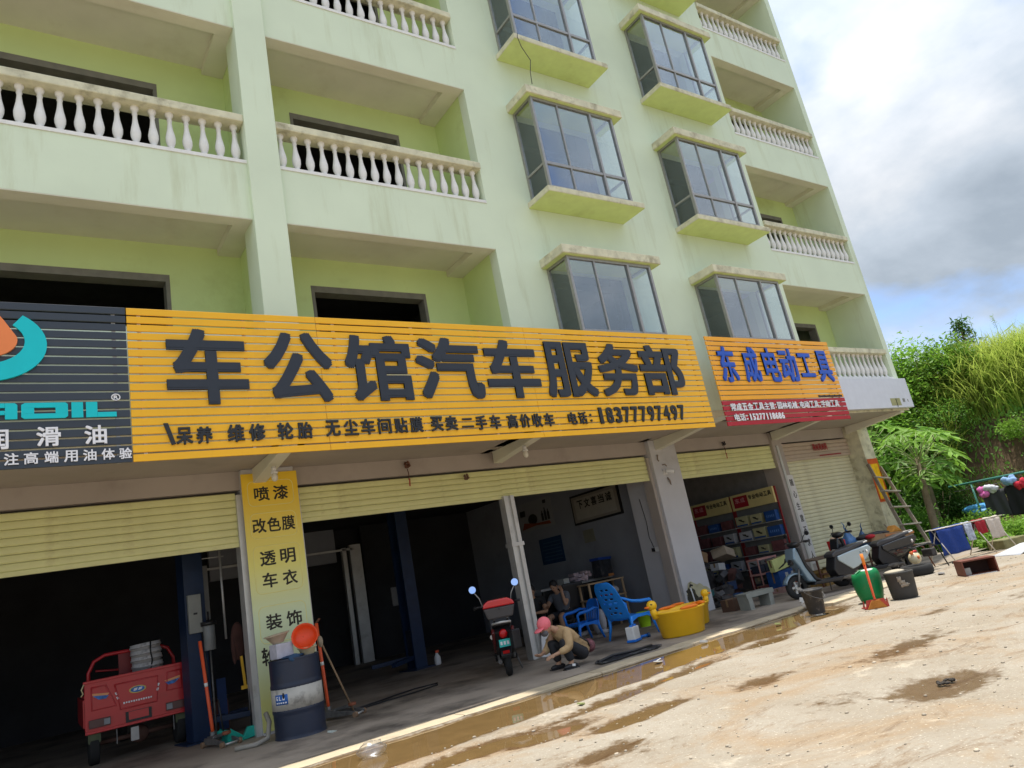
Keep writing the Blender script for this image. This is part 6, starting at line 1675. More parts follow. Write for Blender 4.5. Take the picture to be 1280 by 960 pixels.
gl = [('cardboard_box', 'tan crumpled cardboard box atop the heap left in the tool shop', 'box', (11.9, 10.9, 0.85), (0.34, 0.3, 0.20), M_card, (0.1, 0.2, 0.4), 'open'),
      ('cardboard_box', 'pale open cardboard box tipped on the middle of the heap', 'box', (12.75, 10.9, 0.82), (0.46, 0.34, 0.18), M_cardp, (-0.2, 0.25, 0.3), 'open'),
      ('cardboard_box', 'white lidded carton wedged lower in the heap', 'box', (12.0, 10.5, 0.62), (0.26, 0.2, 0.14), M_wbx, (0, 0.1, 0.2), 'box'),
      ('goods_shelf', 'dark low shelf of assorted goods on the left of the tool shop', 'shelf', (11.75, 11.2, 0.0), (1.3, 0.5, 0.62), M_drk, (0, 0, 0.1), 'box'),
      ('goods_heap', 'jumbled dark tools heaped on the low shelf', 'tools', (11.9, 10.9, 0.62), (1.0, 0.4, 0.28), M_drk, (0, 0, 0), 'heap'),
      ('goods_heap', 'jumbled spare parts on the floor left in the tool shop', 'parts', (11.6, 10.3, 0.0), (0.9, 0.5, 0.40), M_drk, (0, 0, 0.3), 'heap'),
      ('goods_heap', 'brown bundled parts behind the pink shelf', 'parts', (12.6, 10.9, 0.0), (0.8, 0.5, 0.75), mat('rust_brown_goods', (0.13, 0.06, 0.05), 0.8, var=0.3), (0, 0, 0), 'heap'),
      ('goods_heap', 'mixed scrap and fittings near the tool shop threshold', 'scrap', (11.1, 9.85, 0.0), (0.7, 0.4, 0.22), M_drk, (0, 0, 0.5), 'heap'),
      ('paint_tin', 'dark blue paint tin with a white label near the tool shop entrance', 'tin', (11.05, 9.35, 0.0), (0.19, 0.19, 0.22), mat('navy_tin', (0.01, 0.05, 0.14), 0.4), (0, 0, 0), 'tin'),
      ('paint_tin', 'bright blue tin on the heap left in the tool shop', 'tin', (11.35, 10.75, 0.40), (0.14, 0.14, 0.14), mat('bright_blue_tin', (0.01, 0.22, 0.55), 0.4), (0.3, 0.2, 0), 'tin'),
      ('cardboard_box', 'dark brown square box left of the steel bench', 'box', (10.32, 8.92, 0.005), (0.30, 0.26, 0.20), mat('dark_brown_card', (0.10, 0.055, 0.035), 0.8), (0, 0, 0.1), 'box'),
      ('tool_case', 'yellow tool case with a printed drill leaning by the pale scooter', 'case', (12.85, 9.62, 0.42), (0.58, 0.12, 0.24), mat('lime_yellow_case', (0.55, 0.58, 0.22), 0.5, var=0.1), (0, RAD(-6), 0), 'box'),
      ('blue_crate', 'blue and white carton under the yellow tool case', 'crate', (13.0, 9.75, 0.02), (0.66, 0.3, 0.38), M_bb, (0, 0, 0.05), 'box'),
      ('cardboard_box', 'small pinkish carton on the floor under the pink shelf', 'box', (12.6, 9.5, 0.0), (0.5, 0.26, 0.09), mat('pinkish_card', (0.36, 0.22, 0.20), 0.7), (0, 0, 0.1), 'box'),
      ('orange_can', 'small orange red can beside the front wheel of the pale scooter', 'can', (12.9, 9.35, 0.06), (0.22, 0.22, 0.12), mat('orange_can_paint', (0.55, 0.10, 0.02), 0.5), (0, 0, 0), 'tin')]
for g in gl: goods(*g)
MB().prism([(0.0, 0.05), (0.22, 0.12), (0.26, 0.17), (0.12, 0.17), (0.06, 0.10), (-0.16, 0.05), (-0.17, 0.03)], -0.066, -0.062).build('printed_drill', M_ink, bpy.data.objects['tool_case'])
for k in range(2):
    MB().box(-0.12 + k * 0.22, -0.02 + k * 0.22, -0.156, -0.152, 0.08, 0.32).build('white_panel', M_wbx, bpy.data.objects['blue_crate'])
tool_colours = [(0.02, 0.10, 0.10), (0.10, 0.02, 0.02), (0.10, 0.09, 0.06), (0.02, 0.04, 0.10)]
for i in range(8):
    x = 11.15 + 0.28 * i + rnd.uniform(-.08, .08)
    goods('hand_tool_box', ['teal', 'maroon', 'khaki', 'navy'][i % 4] + [' small tool box', ' flat tool box'][i // 4] + ' low in the tool shop clutter', 'box', (x, 10.1 + rnd.uniform(-.2, .25), 0.0 + (0.20 if i % 3 == 0 else 0)), (0.22, 0.16, 0.12 + 0.05 * (i % 2)), mat('goods_colour_%s' % 'abcd'[i % 4], tool_colours[i % 4], 0.5, var=0.2), (0, 0, rnd.uniform(-.5, .5)), 'box', 'small tool boxes on the shop floor')
ps2 = thing('pink_rack', 'narrow pinkish steel rack with black trays in the tool shop', 'rack', (13.0, 10.15, 0.0), RAD(4))
M_pk = mat('salmon_rack_paint', (0.48, 0.24, 0.21), 0.5, var=0.1)
for x in (-0.34, 0.32):
    for y in (-0.12, 0.12):
        MB().box(x, x + 0.025, y, y + 0.02, 0, 0.68).build('post', M_pk, ps2)
for z in (0.06, 0.36, 0.66):
    MB().box(-0.35, 0.36, -0.13, 0.15, z, z + 0.035).build('shelf_board', M_pk, ps2)
for z in (0.10, 0.40):
    for k in range(3):
        MB().box(-0.30 + k * 0.21, -0.12 + k * 0.21, -0.10, 0.1, z, z + 0.15).build('black_tray', mat('navy_black_tray', (0.015, 0.02, 0.035), 0.6, var=0.4), ps2, bevel=0.005)
bn = thing('steel_bench', 'low grey steel bench at the mouth of the tool shop', 'bench', (10.46, 8.50, 0.0), RAD(-4))
M_bn = mat('grey_green_bench_metal', (0.27, 0.28, 0.25), 0.55, metal=0.1, var=0.1, dirt=(0.15, 0.12, 0.09), dscale=5)
MB().box(-0.34, 0.34, -0.12, 0.14, 0.255, 0.275).build('bench_top', M_bn, bn)
MB().box(-0.34, 0.34, -0.125, -0.11, 0.20, 0.255).build('front_apron', M_bn, bn)
for x in (-0.31, 0.20):
    MB().obox((x + 0.05, 0, 0.128), (0.10, 0.24, 0.255), (0, RAD(-4 if x < 0 else 4), 0)).build('leg', M_bn, bn)

# ------------------------------------------------------------------ yard clutter
bk = thing('cement_bucket', 'grimy black cement-splashed bucket in front of the pale scooter', 'bucket', (9.22, 6.52, 0.0))
M_bk = mat('cement_splashed_black_plastic', (0.04, 0.04, 0.042), 0.6, var=0.2, dirt=(0.24, 0.22, 0.19), dscale=11, damt=0.7, dpos=0.53)
MB().lathe([(0.108, 0), (0.112, 0.01), (0.142, 0.30), (0.158, 0.305), (0.160, 0.33), (0.150, 0.335), (0.138, 0.33), (0.105, 0.02), (0, 0.02)], 28, caps=False).build('bucket_body', M_bk, bk)
MB().tube([(0.162 * math.cos(a), 0.162 * math.sin(a), 0.31 - 0.12 * abs(math.sin(a))) for a in np.linspace(PI, 2 * PI, 9)], 0.005, 5).build('handle', M_iron, bk)
fo = thing('foam_block', 'broken white polystyrene block behind the cement bucket', 'foam', (9.82, 7.05, 0.03), RAD(10))
mbf = MB()
for i in range(6):
    mbf.obox((rnd.uniform(-.15, .15), rnd.uniform(-.05, .05), 0.035 + 0.01 * i), (0.16, 0.11, 0.07), [rnd.uniform(-.4, .4) for _ in range(3)])
mbf.build('foam_body', mat('chipped_white_foam', (0.62, 0.60, 0.56), 0.9, var=0.1, bump=0.6), fo, bevel=0.01)
gbr = thing('green_barrel', 'translucent green plastic barrel cut open, behind the red dustpan', 'barrel', (9.98, 6.12, 0.0))
M_gb = mat('translucent_green_plastic', (0.02, 0.30, 0.10), 0.35, var=0.12, scale=4, sub=0.35, dirt=(0.16, 0.20, 0.10), dscale=6, damt=0.6)
mb = MB(); N_ = 32
prof = [(0.13, 0.0), (0.15, 0.02), (0.185, 0.15), (0.195, 0.28), (0.19, 0.38), (0.175, 0.43), (0.165, 0.435)]
mb.lathe(prof + [(0.155, 0.42), (0.18, 0.30), (0.17, 0.15), (0.125, 0.02), (0, 0.02)], N_, caps=False)
for i, v in enumerate(mb.v):
    a = math.atan2(v[1], v[0])
    if v[2] > 0.25: mb.v[i] = (v[0], v[1], v[2] - 0.045 * max(0, math.cos(a - 2.2)) - 0.01 * math.sin(5 * a))
mb.build('barrel_shell', M_gb, gbr)
MB().ell((0.06, -0.02, 0.42), (0.10, 0.10, 0.02), 10, 6).build('plastic_scrap', M_white, gbr)
bb_ = thing('black_bin', 'large dusty black bin with a pale worn patch next to the green barrel', 'bin', (10.02, 5.66, 0.0))
mb = MB()
mb.lathe([(0.150, 0), (0.165, 0.02), (0.172, 0.12), (0.185, 0.33), (0.192, 0.335), (0.192, 0.355), (0.180, 0.36), (0.172, 0.34), (0.150, 0.02), (0, 0.02)], 32, caps=False)
mb.build('bin_body', mat('dusty_black_plastic', (0.045, 0.043, 0.04), 0.7, var=0.15, dirt=(0.20, 0.17, 0.13), dscale=4, damt=0.6, dpos=0.55), bb_)
for (a0_, a1_, z0_, z1_) in ((198, 214, 0.235, 0.305), (203, 226, 0.20, 0.25), (212, 236, 0.165, 0.215), (206, 214, 0.16, 0.20), (232, 242, 0.185, 0.20)):
    curved_label(0.1868 + 0.0004 * (a0_ % 5), a0_, a1_, z0_, z1_, mat('worn_pale_patch', (0.26, 0.225, 0.18), 0.8, var=0.5, scale=30), 'worn_patch', bb_)
MB().ell((-0.03, 0.03, 0.36), (0.15, 0.13, 0.03), 12, 6).build('sack_cloth', mat('beige_sacking', (0.42, 0.37, 0.28), 0.9, bump=0.5), bb_)
dpn = thing('red_dustpan', 'red long-handled dustpan with an orange handle standing before the green barrel', 'dustpan', (9.36, 5.72, 0.0), RAD(-52))
M_rd = mat('dull_red_plastic', (0.40, 0.035, 0.03), 0.5, var=0.1, dirt=(0.45, 0.18, 0.06), dscale=9, damt=0.7)
MB().prism([(-0.14, -0.10), (0.14, -0.10), (0.17, 0.12), (-0.17, 0.12)], 0.0, 0.008, axis='z').build('pan_floor', M_rd, dpn)
MB().prism([(-0.14, 0.0), (0.14, 0.0), (0.11, 0.11), (-0.11, 0.11)], -0.115, -0.105).build('pan_back', M_rd, dpn)
for sx in (-1, 1):
    MB().prism([(-0.105, 0.0), (0.12, 0.0), (0.10, 0.02), (-0.10, 0.11)], 0.145 * sx - 0.004, 0.145 * sx + 0.004, axis='x').build('pan_side', M_rd, dpn)
MB().tube([(0, -0.10, 0.06), (0, -0.09, 0.12), (0.0, -0.12, 0.68)], [0.022, 0.014, 0.016], 10).build('handle', M_jr, dpn)
MB().tube([(0.0, -0.12, 0.56), (0.0, -0.123, 0.70)], 0.021, 10).build('grip', mat('orange_grip', (0.85, 0.25, 0.03), 0.5), dpn)
MB().prism([(-0.12, 0.0), (0.12, 0.0), (0.05, 0.10), (-0.05, 0.10)], -0.15, -0.12).build('brush_head', mat('orange_brown_bristle', (0.45, 0.17, 0.03), 0.9, bump=0.8), dpn)
ty = thing('old_tyre', 'worn tyre lying flat beside the black scooter', 'tyre', (12.92, 6.95, 0.0))
MB().lathe([(0.15, 0.03), (0.17, 0.005), (0.235, 0.0), (0.262, 0.03), (0.268, 0.085), (0.262, 0.14), (0.235, 0.17), (0.17, 0.165), (0.15, 0.14), (0.19, 0.13), (0.20, 0.085), (0.19, 0.04), (0.15, 0.03)], 36, caps=False).build('tyre_body', M_rub, ty)
hl = thing('cream_helmet', 'cream helmet with a red and orange decal hanging on the black scooter', 'helmet', (13.30, 7.12, 0.0))
MB().ell((0, 0, 0.26), (0.115, 0.105, 0.11), 18, 12).build('helmet_shell', mat('cream_helmet_paint', (0.66, 0.58, 0.38), 0.3, var=0.08), hl)
MB().ell((-0.04, -0.09, 0.27), (0.03, 0.022, 0.035), 10, 6).build('orange_decal', mat('orange_decal', (0.75, 0.18, 0.05), 0.4), hl)
MB().ell((0.0, -0.03, 0.375), (0.05, 0.04, 0.02), 10, 6).build('red_lamp_cap', mat('red_lens', (0.55, 0.02, 0.02), 0.2), hl)
MB().ell((-0.10, -0.02, 0.36), (0.045, 0.03, 0.03), 10, 6).build('orange_lens', _M['orange_decal'], hl)
rk = thing('scooter_rack', 'rusty bent steel rack frame around the cream helmet', 'rack', (13.45, 7.1, 0.0), RAD(-20))
for sy in (-0.16, 0.16):
    MB().tube([(-0.30, sy, 0.43), (0.12, sy, 0.47), (0.28, sy, 0.40), (0.34, sy, 0.20), (0.40, sy, 0.02)], 0.012, 6).build('rail', M_rust if sy > 0 else M_blk, rk)
for x in (-0.25, -0.05, 0.15):
    MB().cyl((x, -0.16, 0.45), (x, 0.16, 0.45), 0.009, 6).build('cross_bar', M_blk, rk)
MB().obox((0.22, 0.0, 0.30), (0.10, 0.26, 0.14)).build('tool_pouch', M_drk, rk, bevel=0.02)
# long low table with bags and a cardboard tray by the closed shutter
ltb = thing('low_table', 'long dusty low table in front of the closed shutter', 'table', (13.75, 8.75, 0.0), RAD(-3))
MB().box(-1.25, 1.25, -0.28, 0.28, 0.50, 0.53).build('tabletop', mat('dusty_brown_board', (0.16, 0.11, 0.075), 0.8, var=0.2), ltb)
for x in (-1.2, -0.05, 1.16):
    for y in (-0.25, 0.22):
        MB().box(x, x + 0.03, y, y + 0.03, 0, 0.50).build('leg', M_rust, ltb)
MB().box(-1.2, 1.2, -0.25, -0.23, 0.22, 0.25).build('stretcher', M_rust, ltb)
goods('parts_basket', 'yellow brown basket of parts under the low table', 'basket', (12.9, 8.75, 0.0), (0.5, 0.35, 0.30), mat('ochre_basket', (0.28, 0.17, 0.05), 0.8, var=0.3, scale=14), (0, 0, 0), 'open')
goods('black_case', 'black case under the low table', 'case', (13.6, 8.75, 0.0), (0.5, 0.35, 0.30), M_blk, (0, 0, 0), 'box')
bgr = thing('red_shopping_bag', 'red and white shopping bag on the low table', 'bag', (13.42, 8.62, 0.53))
MB().prism([(-0.17, 0), (0.17, 0), (0.20, 0.24), (-0.20, 0.26)], -0.08, 0.08).build('bag_body', mat('red_bag_plastic', (0.60, 0.02, 0.02), 0.4, var=0.2), bgr, bevel=0.012)
MB().prism([(-0.10, 0.02), (0.03, 0.02), (0.05, 0.18), (-0.10, 0.20)], -0.086, -0.082).build('white_print', M_white, bgr)
for i, c in enumerate('大'):
    letter(c, (-0.07, 0.0, 0.05, 0.13), -0.087, 0.002, M_ink, bgr, 'character', 0.03)
MB().ell((0.06, 0, 0.27), (0.09, 0.06, 0.05), 10, 6).ell((-0.09, 0, 0.28), (0.07, 0.05, 0.04), 10, 6).build('contents', mat('yellow_pink_packets', (0.60, 0.38, 0.25), 0.6, var=0.5, scale=20), bgr)
def soft_bag(lab, loc, m, s_=1.0, rot=0):
    t = thing('plastic_bag', lab, 'bag', loc, rot)
    mb = MB(); nn, mm = 20, 12
    for j in range(mm + 1):
        f = j / mm
        r = 0.17 * (1 - 0.85 * max(0, (f - 0.45) / 0.55) ** 1.3) * (0.85 + 0.3 * math.sin(PI * min(f * 1.6, 1)))
        for i in range(nn):
            a = 2 * PI * i / nn
            w2 = 1 + 0.10 * math.sin(5 * a + 3 * f) + 0.07 * math.sin(9 * a - 5 * f)
            mb.v.append((r * w2 * math.cos(a) * 1.1 * s_, r * w2 * math.sin(a) * 0.8 * s_, 0.42 * f * s_))
    for j in range(mm):
        for i in range(nn):
            mb.f.append((j * nn + i, j * nn + (i + 1) % nn, (j + 1) * nn + (i + 1) % nn, (j + 1) * nn + i)); mb.sm.append(True)
    mb.f.append(tuple(reversed(range(nn)))); mb.sm.append(False)
    mb.build('bag_body', m, t)
    MB().tube([(0, 0, 0.40 * s_), (-0.05, 0, 0.47 * s_), (-0.03, 0, 0.53 * s_), (-0.10, 0.0, 0.60 * s_)], [0.02, 0.015, 0.012, 0.004], 6).build('knotted_handle', m, t)
    return t
M_bbag = mat('sky_blue_bag_film', (0.10, 0.24, 0.50), 0.35, var=0.25, scale=9, bump=0.6, sub=0.25)
soft_bag('knotted sky blue plastic bag on the low table', (13.98, 8.68, 0.53), M_bbag, 0.95)
soft_bag('smaller darker blue bag leaning at the right of the sky blue one', (14.28, 8.55, 0.50), mat('slate_blue_bag_film', (0.06, 0.13, 0.25), 0.4, var=0.3, bump=0.6), 0.85, 1.0)
tyc = thing('cardboard_tray', 'long brown cardboard tray laid across the table end behind the black scooter', 'tray', (14.85, 8.45, 0.58), (0, RAD(3), RAD(-4)))
MB().box(-0.72, 0.72, -0.20, 0.20, 0, 0.012).box(-0.72, 0.72, -0.212, -0.20, 0, 0.13).box(-0.72, 0.72, 0.20, 0.212, 0, 0.13).box(0.72, 0.732, -0.2, 0.2, 0, 0.13).box(-0.732, -0.72, -0.2, 0.2, 0, 0.13).build('tray_body', M_card, tyc)
MB().box(-0.25, 0.74, -0.225, -0.214, 0.06, 0.10).build('orange_edge', mat('orange_edge_strip', (0.50, 0.18, 0.06), 0.6), tyc)
trp = thing('black_tarp', 'crumpled black tarp on top of the cardboard tray', 'tarp', (14.5, 8.45, 0.69))
mb = MB()
for i in range(7):
    mb.ell((-0.40 + i * 0.13, 0.02 * (i % 3), 0.03 + 0.015 * (i % 2)), (0.16, 0.13, 0.05), 10, 6, Matrix.Rotation(i * 1.1, 3, 'Z'))
mb.build('tarp_folds', mat('black_tarp_cloth', (0.02, 0.02, 0.024), 0.6, bump=0.8, bscale=9), trp)
oc = thing('orange_cloth', 'peaked orange cloth on the right end of the tray', 'cloth', (15.2, 8.42, 0.68))
MB().prism([(-0.22, 0), (0.26, 0), (0.12, 0.10), (0.02, 0.16), (-0.08, 0.08)], -0.09, 0.09).build('cloth_body', mat('ochre_orange_cloth', (0.55, 0.24, 0.04), 0.9, bump=0.5), oc, bevel=0.03)
rcl = thing('red_cloth', 'small red cloth at the left end of the tray', 'cloth', (14.12, 8.3, 0.69))
MB().ell((0, 0, 0.03), (0.14, 0.08, 0.045), 10, 6).build('cloth_body', mat('bright_red_cloth', (0.45, 0.02, 0.03), 0.9, bump=0.5), rcl)

# ladder leaning on the far pillar
M_lad = mat('weathered_grey_timber', (0.26, 0.22, 0.17), 0.85, var=0.2, scale=4, bump=0.3, dirt=(0.14, 0.10, 0.07), dscale=3)
ld_ = thing('wooden_ladder', 'weathered wooden ladder leaning on the far pillar over the poster', 'ladder', (17.1, 8.7, -0.1))
A0, A1 = Vector((-0.42, 0.12, 0.02)), Vector((-0.20, 0.735, 2.38))
B0, B1 = Vector((0.12, -0.02, 0.0)), Vector((0.30, 0.735, 2.28))
MB().bar(A0, A1, 0.045, 0.075, (0, -1, 0)).build('rail', M_lad, ld_, bevel=0.004)
MB().bar(B0, B1, 0.045, 0.075, (0, -1, 0)).build('rail', M_lad, ld_, bevel=0.004)
for i, f in enumerate((0.16, 0.36, 0.54, 0.71, 0.86)):
    a = A0.lerp(A1, f) + Vector((-0.05, -0.03, 0)); b = B0.lerp(B1, f) + Vector((0.05, -0.03, 0))
    MB().bar(a, b, 0.14 if i != 4 else 0.06, 0.03).build('rung', mat('pale_dusty_board', (0.42, 0.38, 0.31), 0.85, var=0.1), ld_, bevel=0.004)
stk = thing('loose_stick', 'thin stick leaning on the base of the far pillar', 'stick', (16.9, 9.2, 0.0))
MB().cyl((0.1, 0.0, 0.0), (-0.15, 0.22, 0.85), 0.014, 6).build('stick', M_lad, stk)

# open brown crate, drying rack, clothes
M_crt = mat('chestnut_board', (0.17, 0.055, 0.035), 0.6, var=0.15, scale=5)
cr_ = thing('open_crate', 'open-fronted chestnut wooden box on the yard in front of the drying rack', 'crate', (12.10, 5.60, -0.005), RAD(-47))
MB().box(-0.24, 0.24, -0.17, 0.17, 0.215, 0.235).build('top_board', M_crt, cr_)
MB().box(-0.24, 0.24, -0.17, 0.17, 0.0, 0.018).build('bottom_board', M_crt, cr_)
for x in (-0.24, 0.222):
    MB().box(x, x + 0.018, -0.17, 0.17, 0.018, 0.215).build('side_board', M_crt, cr_)
MB().box(-0.222, 0.222, 0.152, 0.17, 0.018, 0.215).build('back_board', mat('dark_box_inside', (0.05, 0.025, 0.02), 0.8), cr_)
MB().box(-0.20, -0.12, -0.10, -0.02, 0.02, 0.12).build('small_white_part', mat('dim_white_part', (0.35, 0.35, 0.33), 0.6), cr_)
MB().box(-0.20, 0.20, -0.182, -0.172, 0.004, 0.016).build('bottom_lip', M_white, cr_)
dk = thing('drying_rack', 'folding metal drying rack with towels at the right of the yard', 'rack', (15.25, 7.0, -0.03), RAD(-14))
M_rkm = mat('beige_rack_tube', (0.55, 0.50, 0.42), 0.4, metal=0.3)
for x in (-0.85, 0.25, 0.85):
    MB().cyl((x, -0.28, 0.0), (x + 0.0, 0.05, 0.66), 0.011, 8).build('leg', M_rkm, dk)
    MB().cyl((x, 0.32, 0.0), (x + 0.0, -0.05, 0.66), 0.011, 8).build('leg', M_rkm, dk)
for y in (-0.06, 0.06):
    MB().cyl((-1.0, y, 0.67), (1.0, y, 0.67), 0.011, 8).build('top_bar', M_rkm, dk)
MB().cyl((-0.95, -0.28, 0.02), (0.95, -0.28, 0.02), 0.012, 8).build('base_bar', M_iron, dk)
for x in (-0.95, 0.95):
    MB().cyl((x - 0.02, -0.28, 0.028), (x + 0.02, -0.28, 0.028), 0.028, 12).build('castor', M_blk, dk)
def drape(name, lab, par_loc, rot, w_, drop, m, fold=0.02, back=None, cat='towel', top=0.69):
    t = thing(name, lab, cat, par_loc, rot)
    mb = MB(); nu, nv = 24, 18
    L1, L2 = drop, back if back is not None else drop * 0.6
    for j in range(nv + 1):
        s_ = -L1 + (L1 + L2) * j / nv
        for i in range(nu + 1):
            u = i / nu; x = (u - .5) * w_
            f = fold * math.sin(u * 14 + s_ * 3) * min(1, abs(s_) * 4)
            z = top - abs(s_) if abs(s_) > 0.04 else top - 0.04 * (abs(s_) / 0.04) ** 2
            y = (-0.075 if s_ < 0 else 0.075) * min(1, abs(s_) / 0.04) + f
            mb.v.append((x * (1 + 0.03 * math.sin(s_ * 9)), y, z + 0.006 * math.sin(u * 9)))
    for j in range(nv):
        for i in range(nu):
            a = j * (nu + 1) + i
            mb.f.append((a, a + 1, a + nu + 2, a + nu + 1)); mb.sm.append(True)
    mb.build('cloth', m, t, solid=0.006)
    return t
R_ = RAD(-14)
def onrack(dx): return (15.25 + dx * math.cos(R_), 7.0 + dx * math.sin(R_), -0.03)
drape('blue_towel', 'dark royal blue towel on the left of the drying rack', onrack(-0.52), R_, 0.74, 0.52, mat('royal_blue_towel', (0.012, 0.04, 0.20), 0.95, var=0.15, scale=30, bump=0.5))
drape('red_towel', 'dark red towel in the middle of the drying rack', onrack(0.33), R_, 0.30, 0.28, mat('dark_red_towel', (0.26, 0.012, 0.02), 0.95, var=0.1))
drape('beige_shirt', 'pale beige shirt on the right of the drying rack', onrack(0.70), R_, 0.42, 0.42, mat('pale_beige_cloth', (0.48, 0.42, 0.36), 0.95, var=0.1, bump=0.5), 0.03)
drape('white_shirt', 'small blue and white shirt beside the blue towel', onrack(-0.02), R_, 0.22, 0.36, mat('white_blue_print_cloth', (0.35, 0.38, 0.45), 0.95, var=0.5, scale=16), 0.02)

# clothes line frame further back, running across the view at the foot of the bushes
CX = 20.0
cf = thing('clothes_frame', 'green metal clothes line frame at the foot of the bushes', 'clothes line', (CX, 8.7, -0.1))
M_gr = mat('faded_green_pipe', (0.06, 0.22, 0.18), 0.5, var=0.1)
MB().cyl((0, 0.55, 1.50), (0, -4.2, 1.50), 0.028, 8).build('top_pipe', M_gr, cf)
for y in (0.0, -3.9):
    MB().cyl((0, y, 0.0), (0, y, 1.47), 0.025, 8).build('post', M_gr, cf)
MB().cyl((-0.12, 0.4, 1.36), (-0.12, -4.1, 1.36), 0.008, 6).build('wire', M_iron, cf)
def hang(name, lab, y, w_, d_, m, cat, top=1.12):
    return drape(name, lab, (CX - 0.12, y, top - 0.80), RAD(-90), w_, d_, m, 0.018, 0.15, cat, 0.80)
hang('dark_trousers', 'charcoal trousers hanging on the green clothes frame', 8.20, 0.52, 0.66, mat('charcoal_cloth', (0.05, 0.05, 0.055), 0.95, var=0.1), 'trousers')
hang('black_trousers', 'black trousers hanging at the right end of the clothes frame', 7.62, 0.62, 0.72, mat('black_cloth', (0.014, 0.014, 0.016), 0.95), 'trousers', 1.16)
for (y, z, c, lab, cat, nm) in ((8.42, 1.10, (0.70, 0.16, 0.45), 'pink bunched cloth at the left of the clothes frame', 'cloth', 'pink_cloth'), (8.22, 1.16, (0.60, 0.60, 0.66), 'white bunched cloth next to the pink one', 'cloth', 'white_cloth'),
                              (7.75, 1.26, (0.25, 0.40, 0.65), 'pale blue shirt high on the clothes frame', 'shirt', 'pale_blue_shirt'), (7.52, 1.14, (0.60, 0.03, 0.06), 'red bunched cloth at the right of the clothes frame', 'cloth', 'red_bunched_cloth')):
    t = thing(nm, lab, cat, (CX - 0.2, y, z))
    mb = MB()
    for k in range(6):
        mb.ell((rnd.uniform(-.05, .05), rnd.uniform(-.09, .09), rnd.uniform(-.06, .08)), (0.07, 0.09, 0.075), 10, 7, Matrix.Rotation(k, 3, 'X'))
    mb.v = [tuple(Vector(v) * (1 + 0.25 * noise.noise(Vector(v) * 18))) for v in mb.v]
    mb.build('cloth_folds', mat(nm + '_fabric', c, 0.9, var=0.2, bump=0.5), t)
tp = thing('blue_tarp', 'bright blue tarp lying among the weeds under the clothes frame', 'tarp', (20.9, 9.05, 0.62))
mb = MB()
for k in range(6):
    mb.ell((rnd.uniform(-.4, .4), rnd.uniform(-.1, .1), rnd.uniform(0, .12)), (0.34, 0.2, 0.12), 12, 7, Matrix.Rotation(k * .9, 3, 'Z'))
mb.build('tarp_folds', mat('bright_blue_tarp', (0.08, 0.32, 0.62), 0.5, var=0.2, bump=0.5), tp)
olv = thing('olive_block', 'mossy olive concrete block at the edge of the weeds', 'block', (16.7, 6.95, -0.1), RAD(-20))
MB().box(-0.35, 0.30, -0.2, 0.2, 0, 0.26).build('block', mat('mossy_concrete', (0.20, 0.19, 0.09), 0.9, var=0.3, bump=0.5), olv, bevel=0.02)
wc = thing('white_sheet', 'curved white metal sheet lying on the ground at the right edge', 'sheet', (15.0, 6.05, -0.02), RAD(-10))
mb = MB()
for i in range(9):
    f = i / 8; z = 0.02 + 0.14 * math.sin(PI * min(1, f * 1.15)) ** 0.7 if f > 0 else 0.02
    mb.v += [(-0.55 + f * 1.3, -0.35 + 0.1 * (1 - f), z * 0.7), (-0.45 + f * 1.3, 0.05, z), (-0.45 + f * 1.2, 0.45, 0.02)]
for i in range(8):
    for j in range(2):
        a = i * 3 + j; mb.f.append((a, a + 3, a + 4, a + 1)); mb.sm.append(True)
mb.build('sheet_body', mat('white_sheet_paint', (0.72, 0.73, 0.76), 0.3, var=0.04), wc, solid=0.012)

# litter and stones
M_pba = glass('clear_bag_film', (0.97, 0.97, 0.97), 0.10, 0.35)
bgp = thing('clear_plastic_bag', 'clear crumpled plastic bag lying in the muddy gutter near the camera', 'bag', (2.62, 6.72, -0.02))
mb = MB(); mb.ell((0, 0, 0.05), (0.13, 0.09, 0.07), 18, 12)
mb.v = [tuple(Vector(v) * (1 + 0.25 * noise.noise(Vector(v) * 22))) for v in mb.v]
mb.build('bag_film', M_pba, bgp)
bg2 = thing('plastic_scrap', 'small white plastic scrap on the rim of the puddle', 'litter', (6.25, 6.72, -0.01))
MB().obox((0, 0, 0.012), (0.12, 0.07, 0.012), (0.1, 0.15, 0.4)).obox((0.03, 0.02, 0.022), (0.07, 0.06, 0.012), (-0.3, 0.3, 1.0)).build('scrap', mat('chalky_scrap', (0.6, 0.59, 0.56), 0.9, var=0.1), bg2, bevel=0.004)
litter = [((8.45, 6.62), (0.06, 0.04, 0.02), (0.45, 0.5, 0.2), 'yellow green wrapper on the wet ground'), ((12.6, 6.75 - 0.35), (0.14, 0.06, 0.02), (0.62, 0.60, 0.58), 'flattened white paper beside the tyre'),
          ((7.4, 7.02), (0.05, 0.05, 0.03), (0.6, 0.6, 0.58), 'white crumpled scrap at the kerb before the tubs'), ((2.9, 8.55), (0.06, 0.03, 0.02), (0.5, 0.55, 0.5), 'pale scrap at the foot of the drum'),
          ((4.4, 5.9), (0.05, 0.03, 0.015), (0.55, 0.55, 0.2), 'yellow leaf scrap near the gutter')]
for (p_, s_, c, lab) in litter:
    t = tag(MB().obox((0, 0, 0), (s_[0] * 1.6, s_[1] * 1.6, s_[2]), (0.1, 0.2, 0.5)).build('litter', mat('litter_%s' % lab.split()[0], c, 0.7), None, loc=(p_[0], p_[1], 0.01)), lab, 'litter')
dg_ = thing('dark_spill', 'small dark clump of wet grit on the sunlit yard', 'grit', (5.36, 2.95, -0.004))
mb = MB()
for k in range(14):
    mb.ell((rnd.uniform(-.07, .07), rnd.uniform(-.04, .04), 0.004), (rnd.uniform(.01, .03), rnd.uniform(.01, .02), rnd.uniform(.006, .014)), 6, 4)
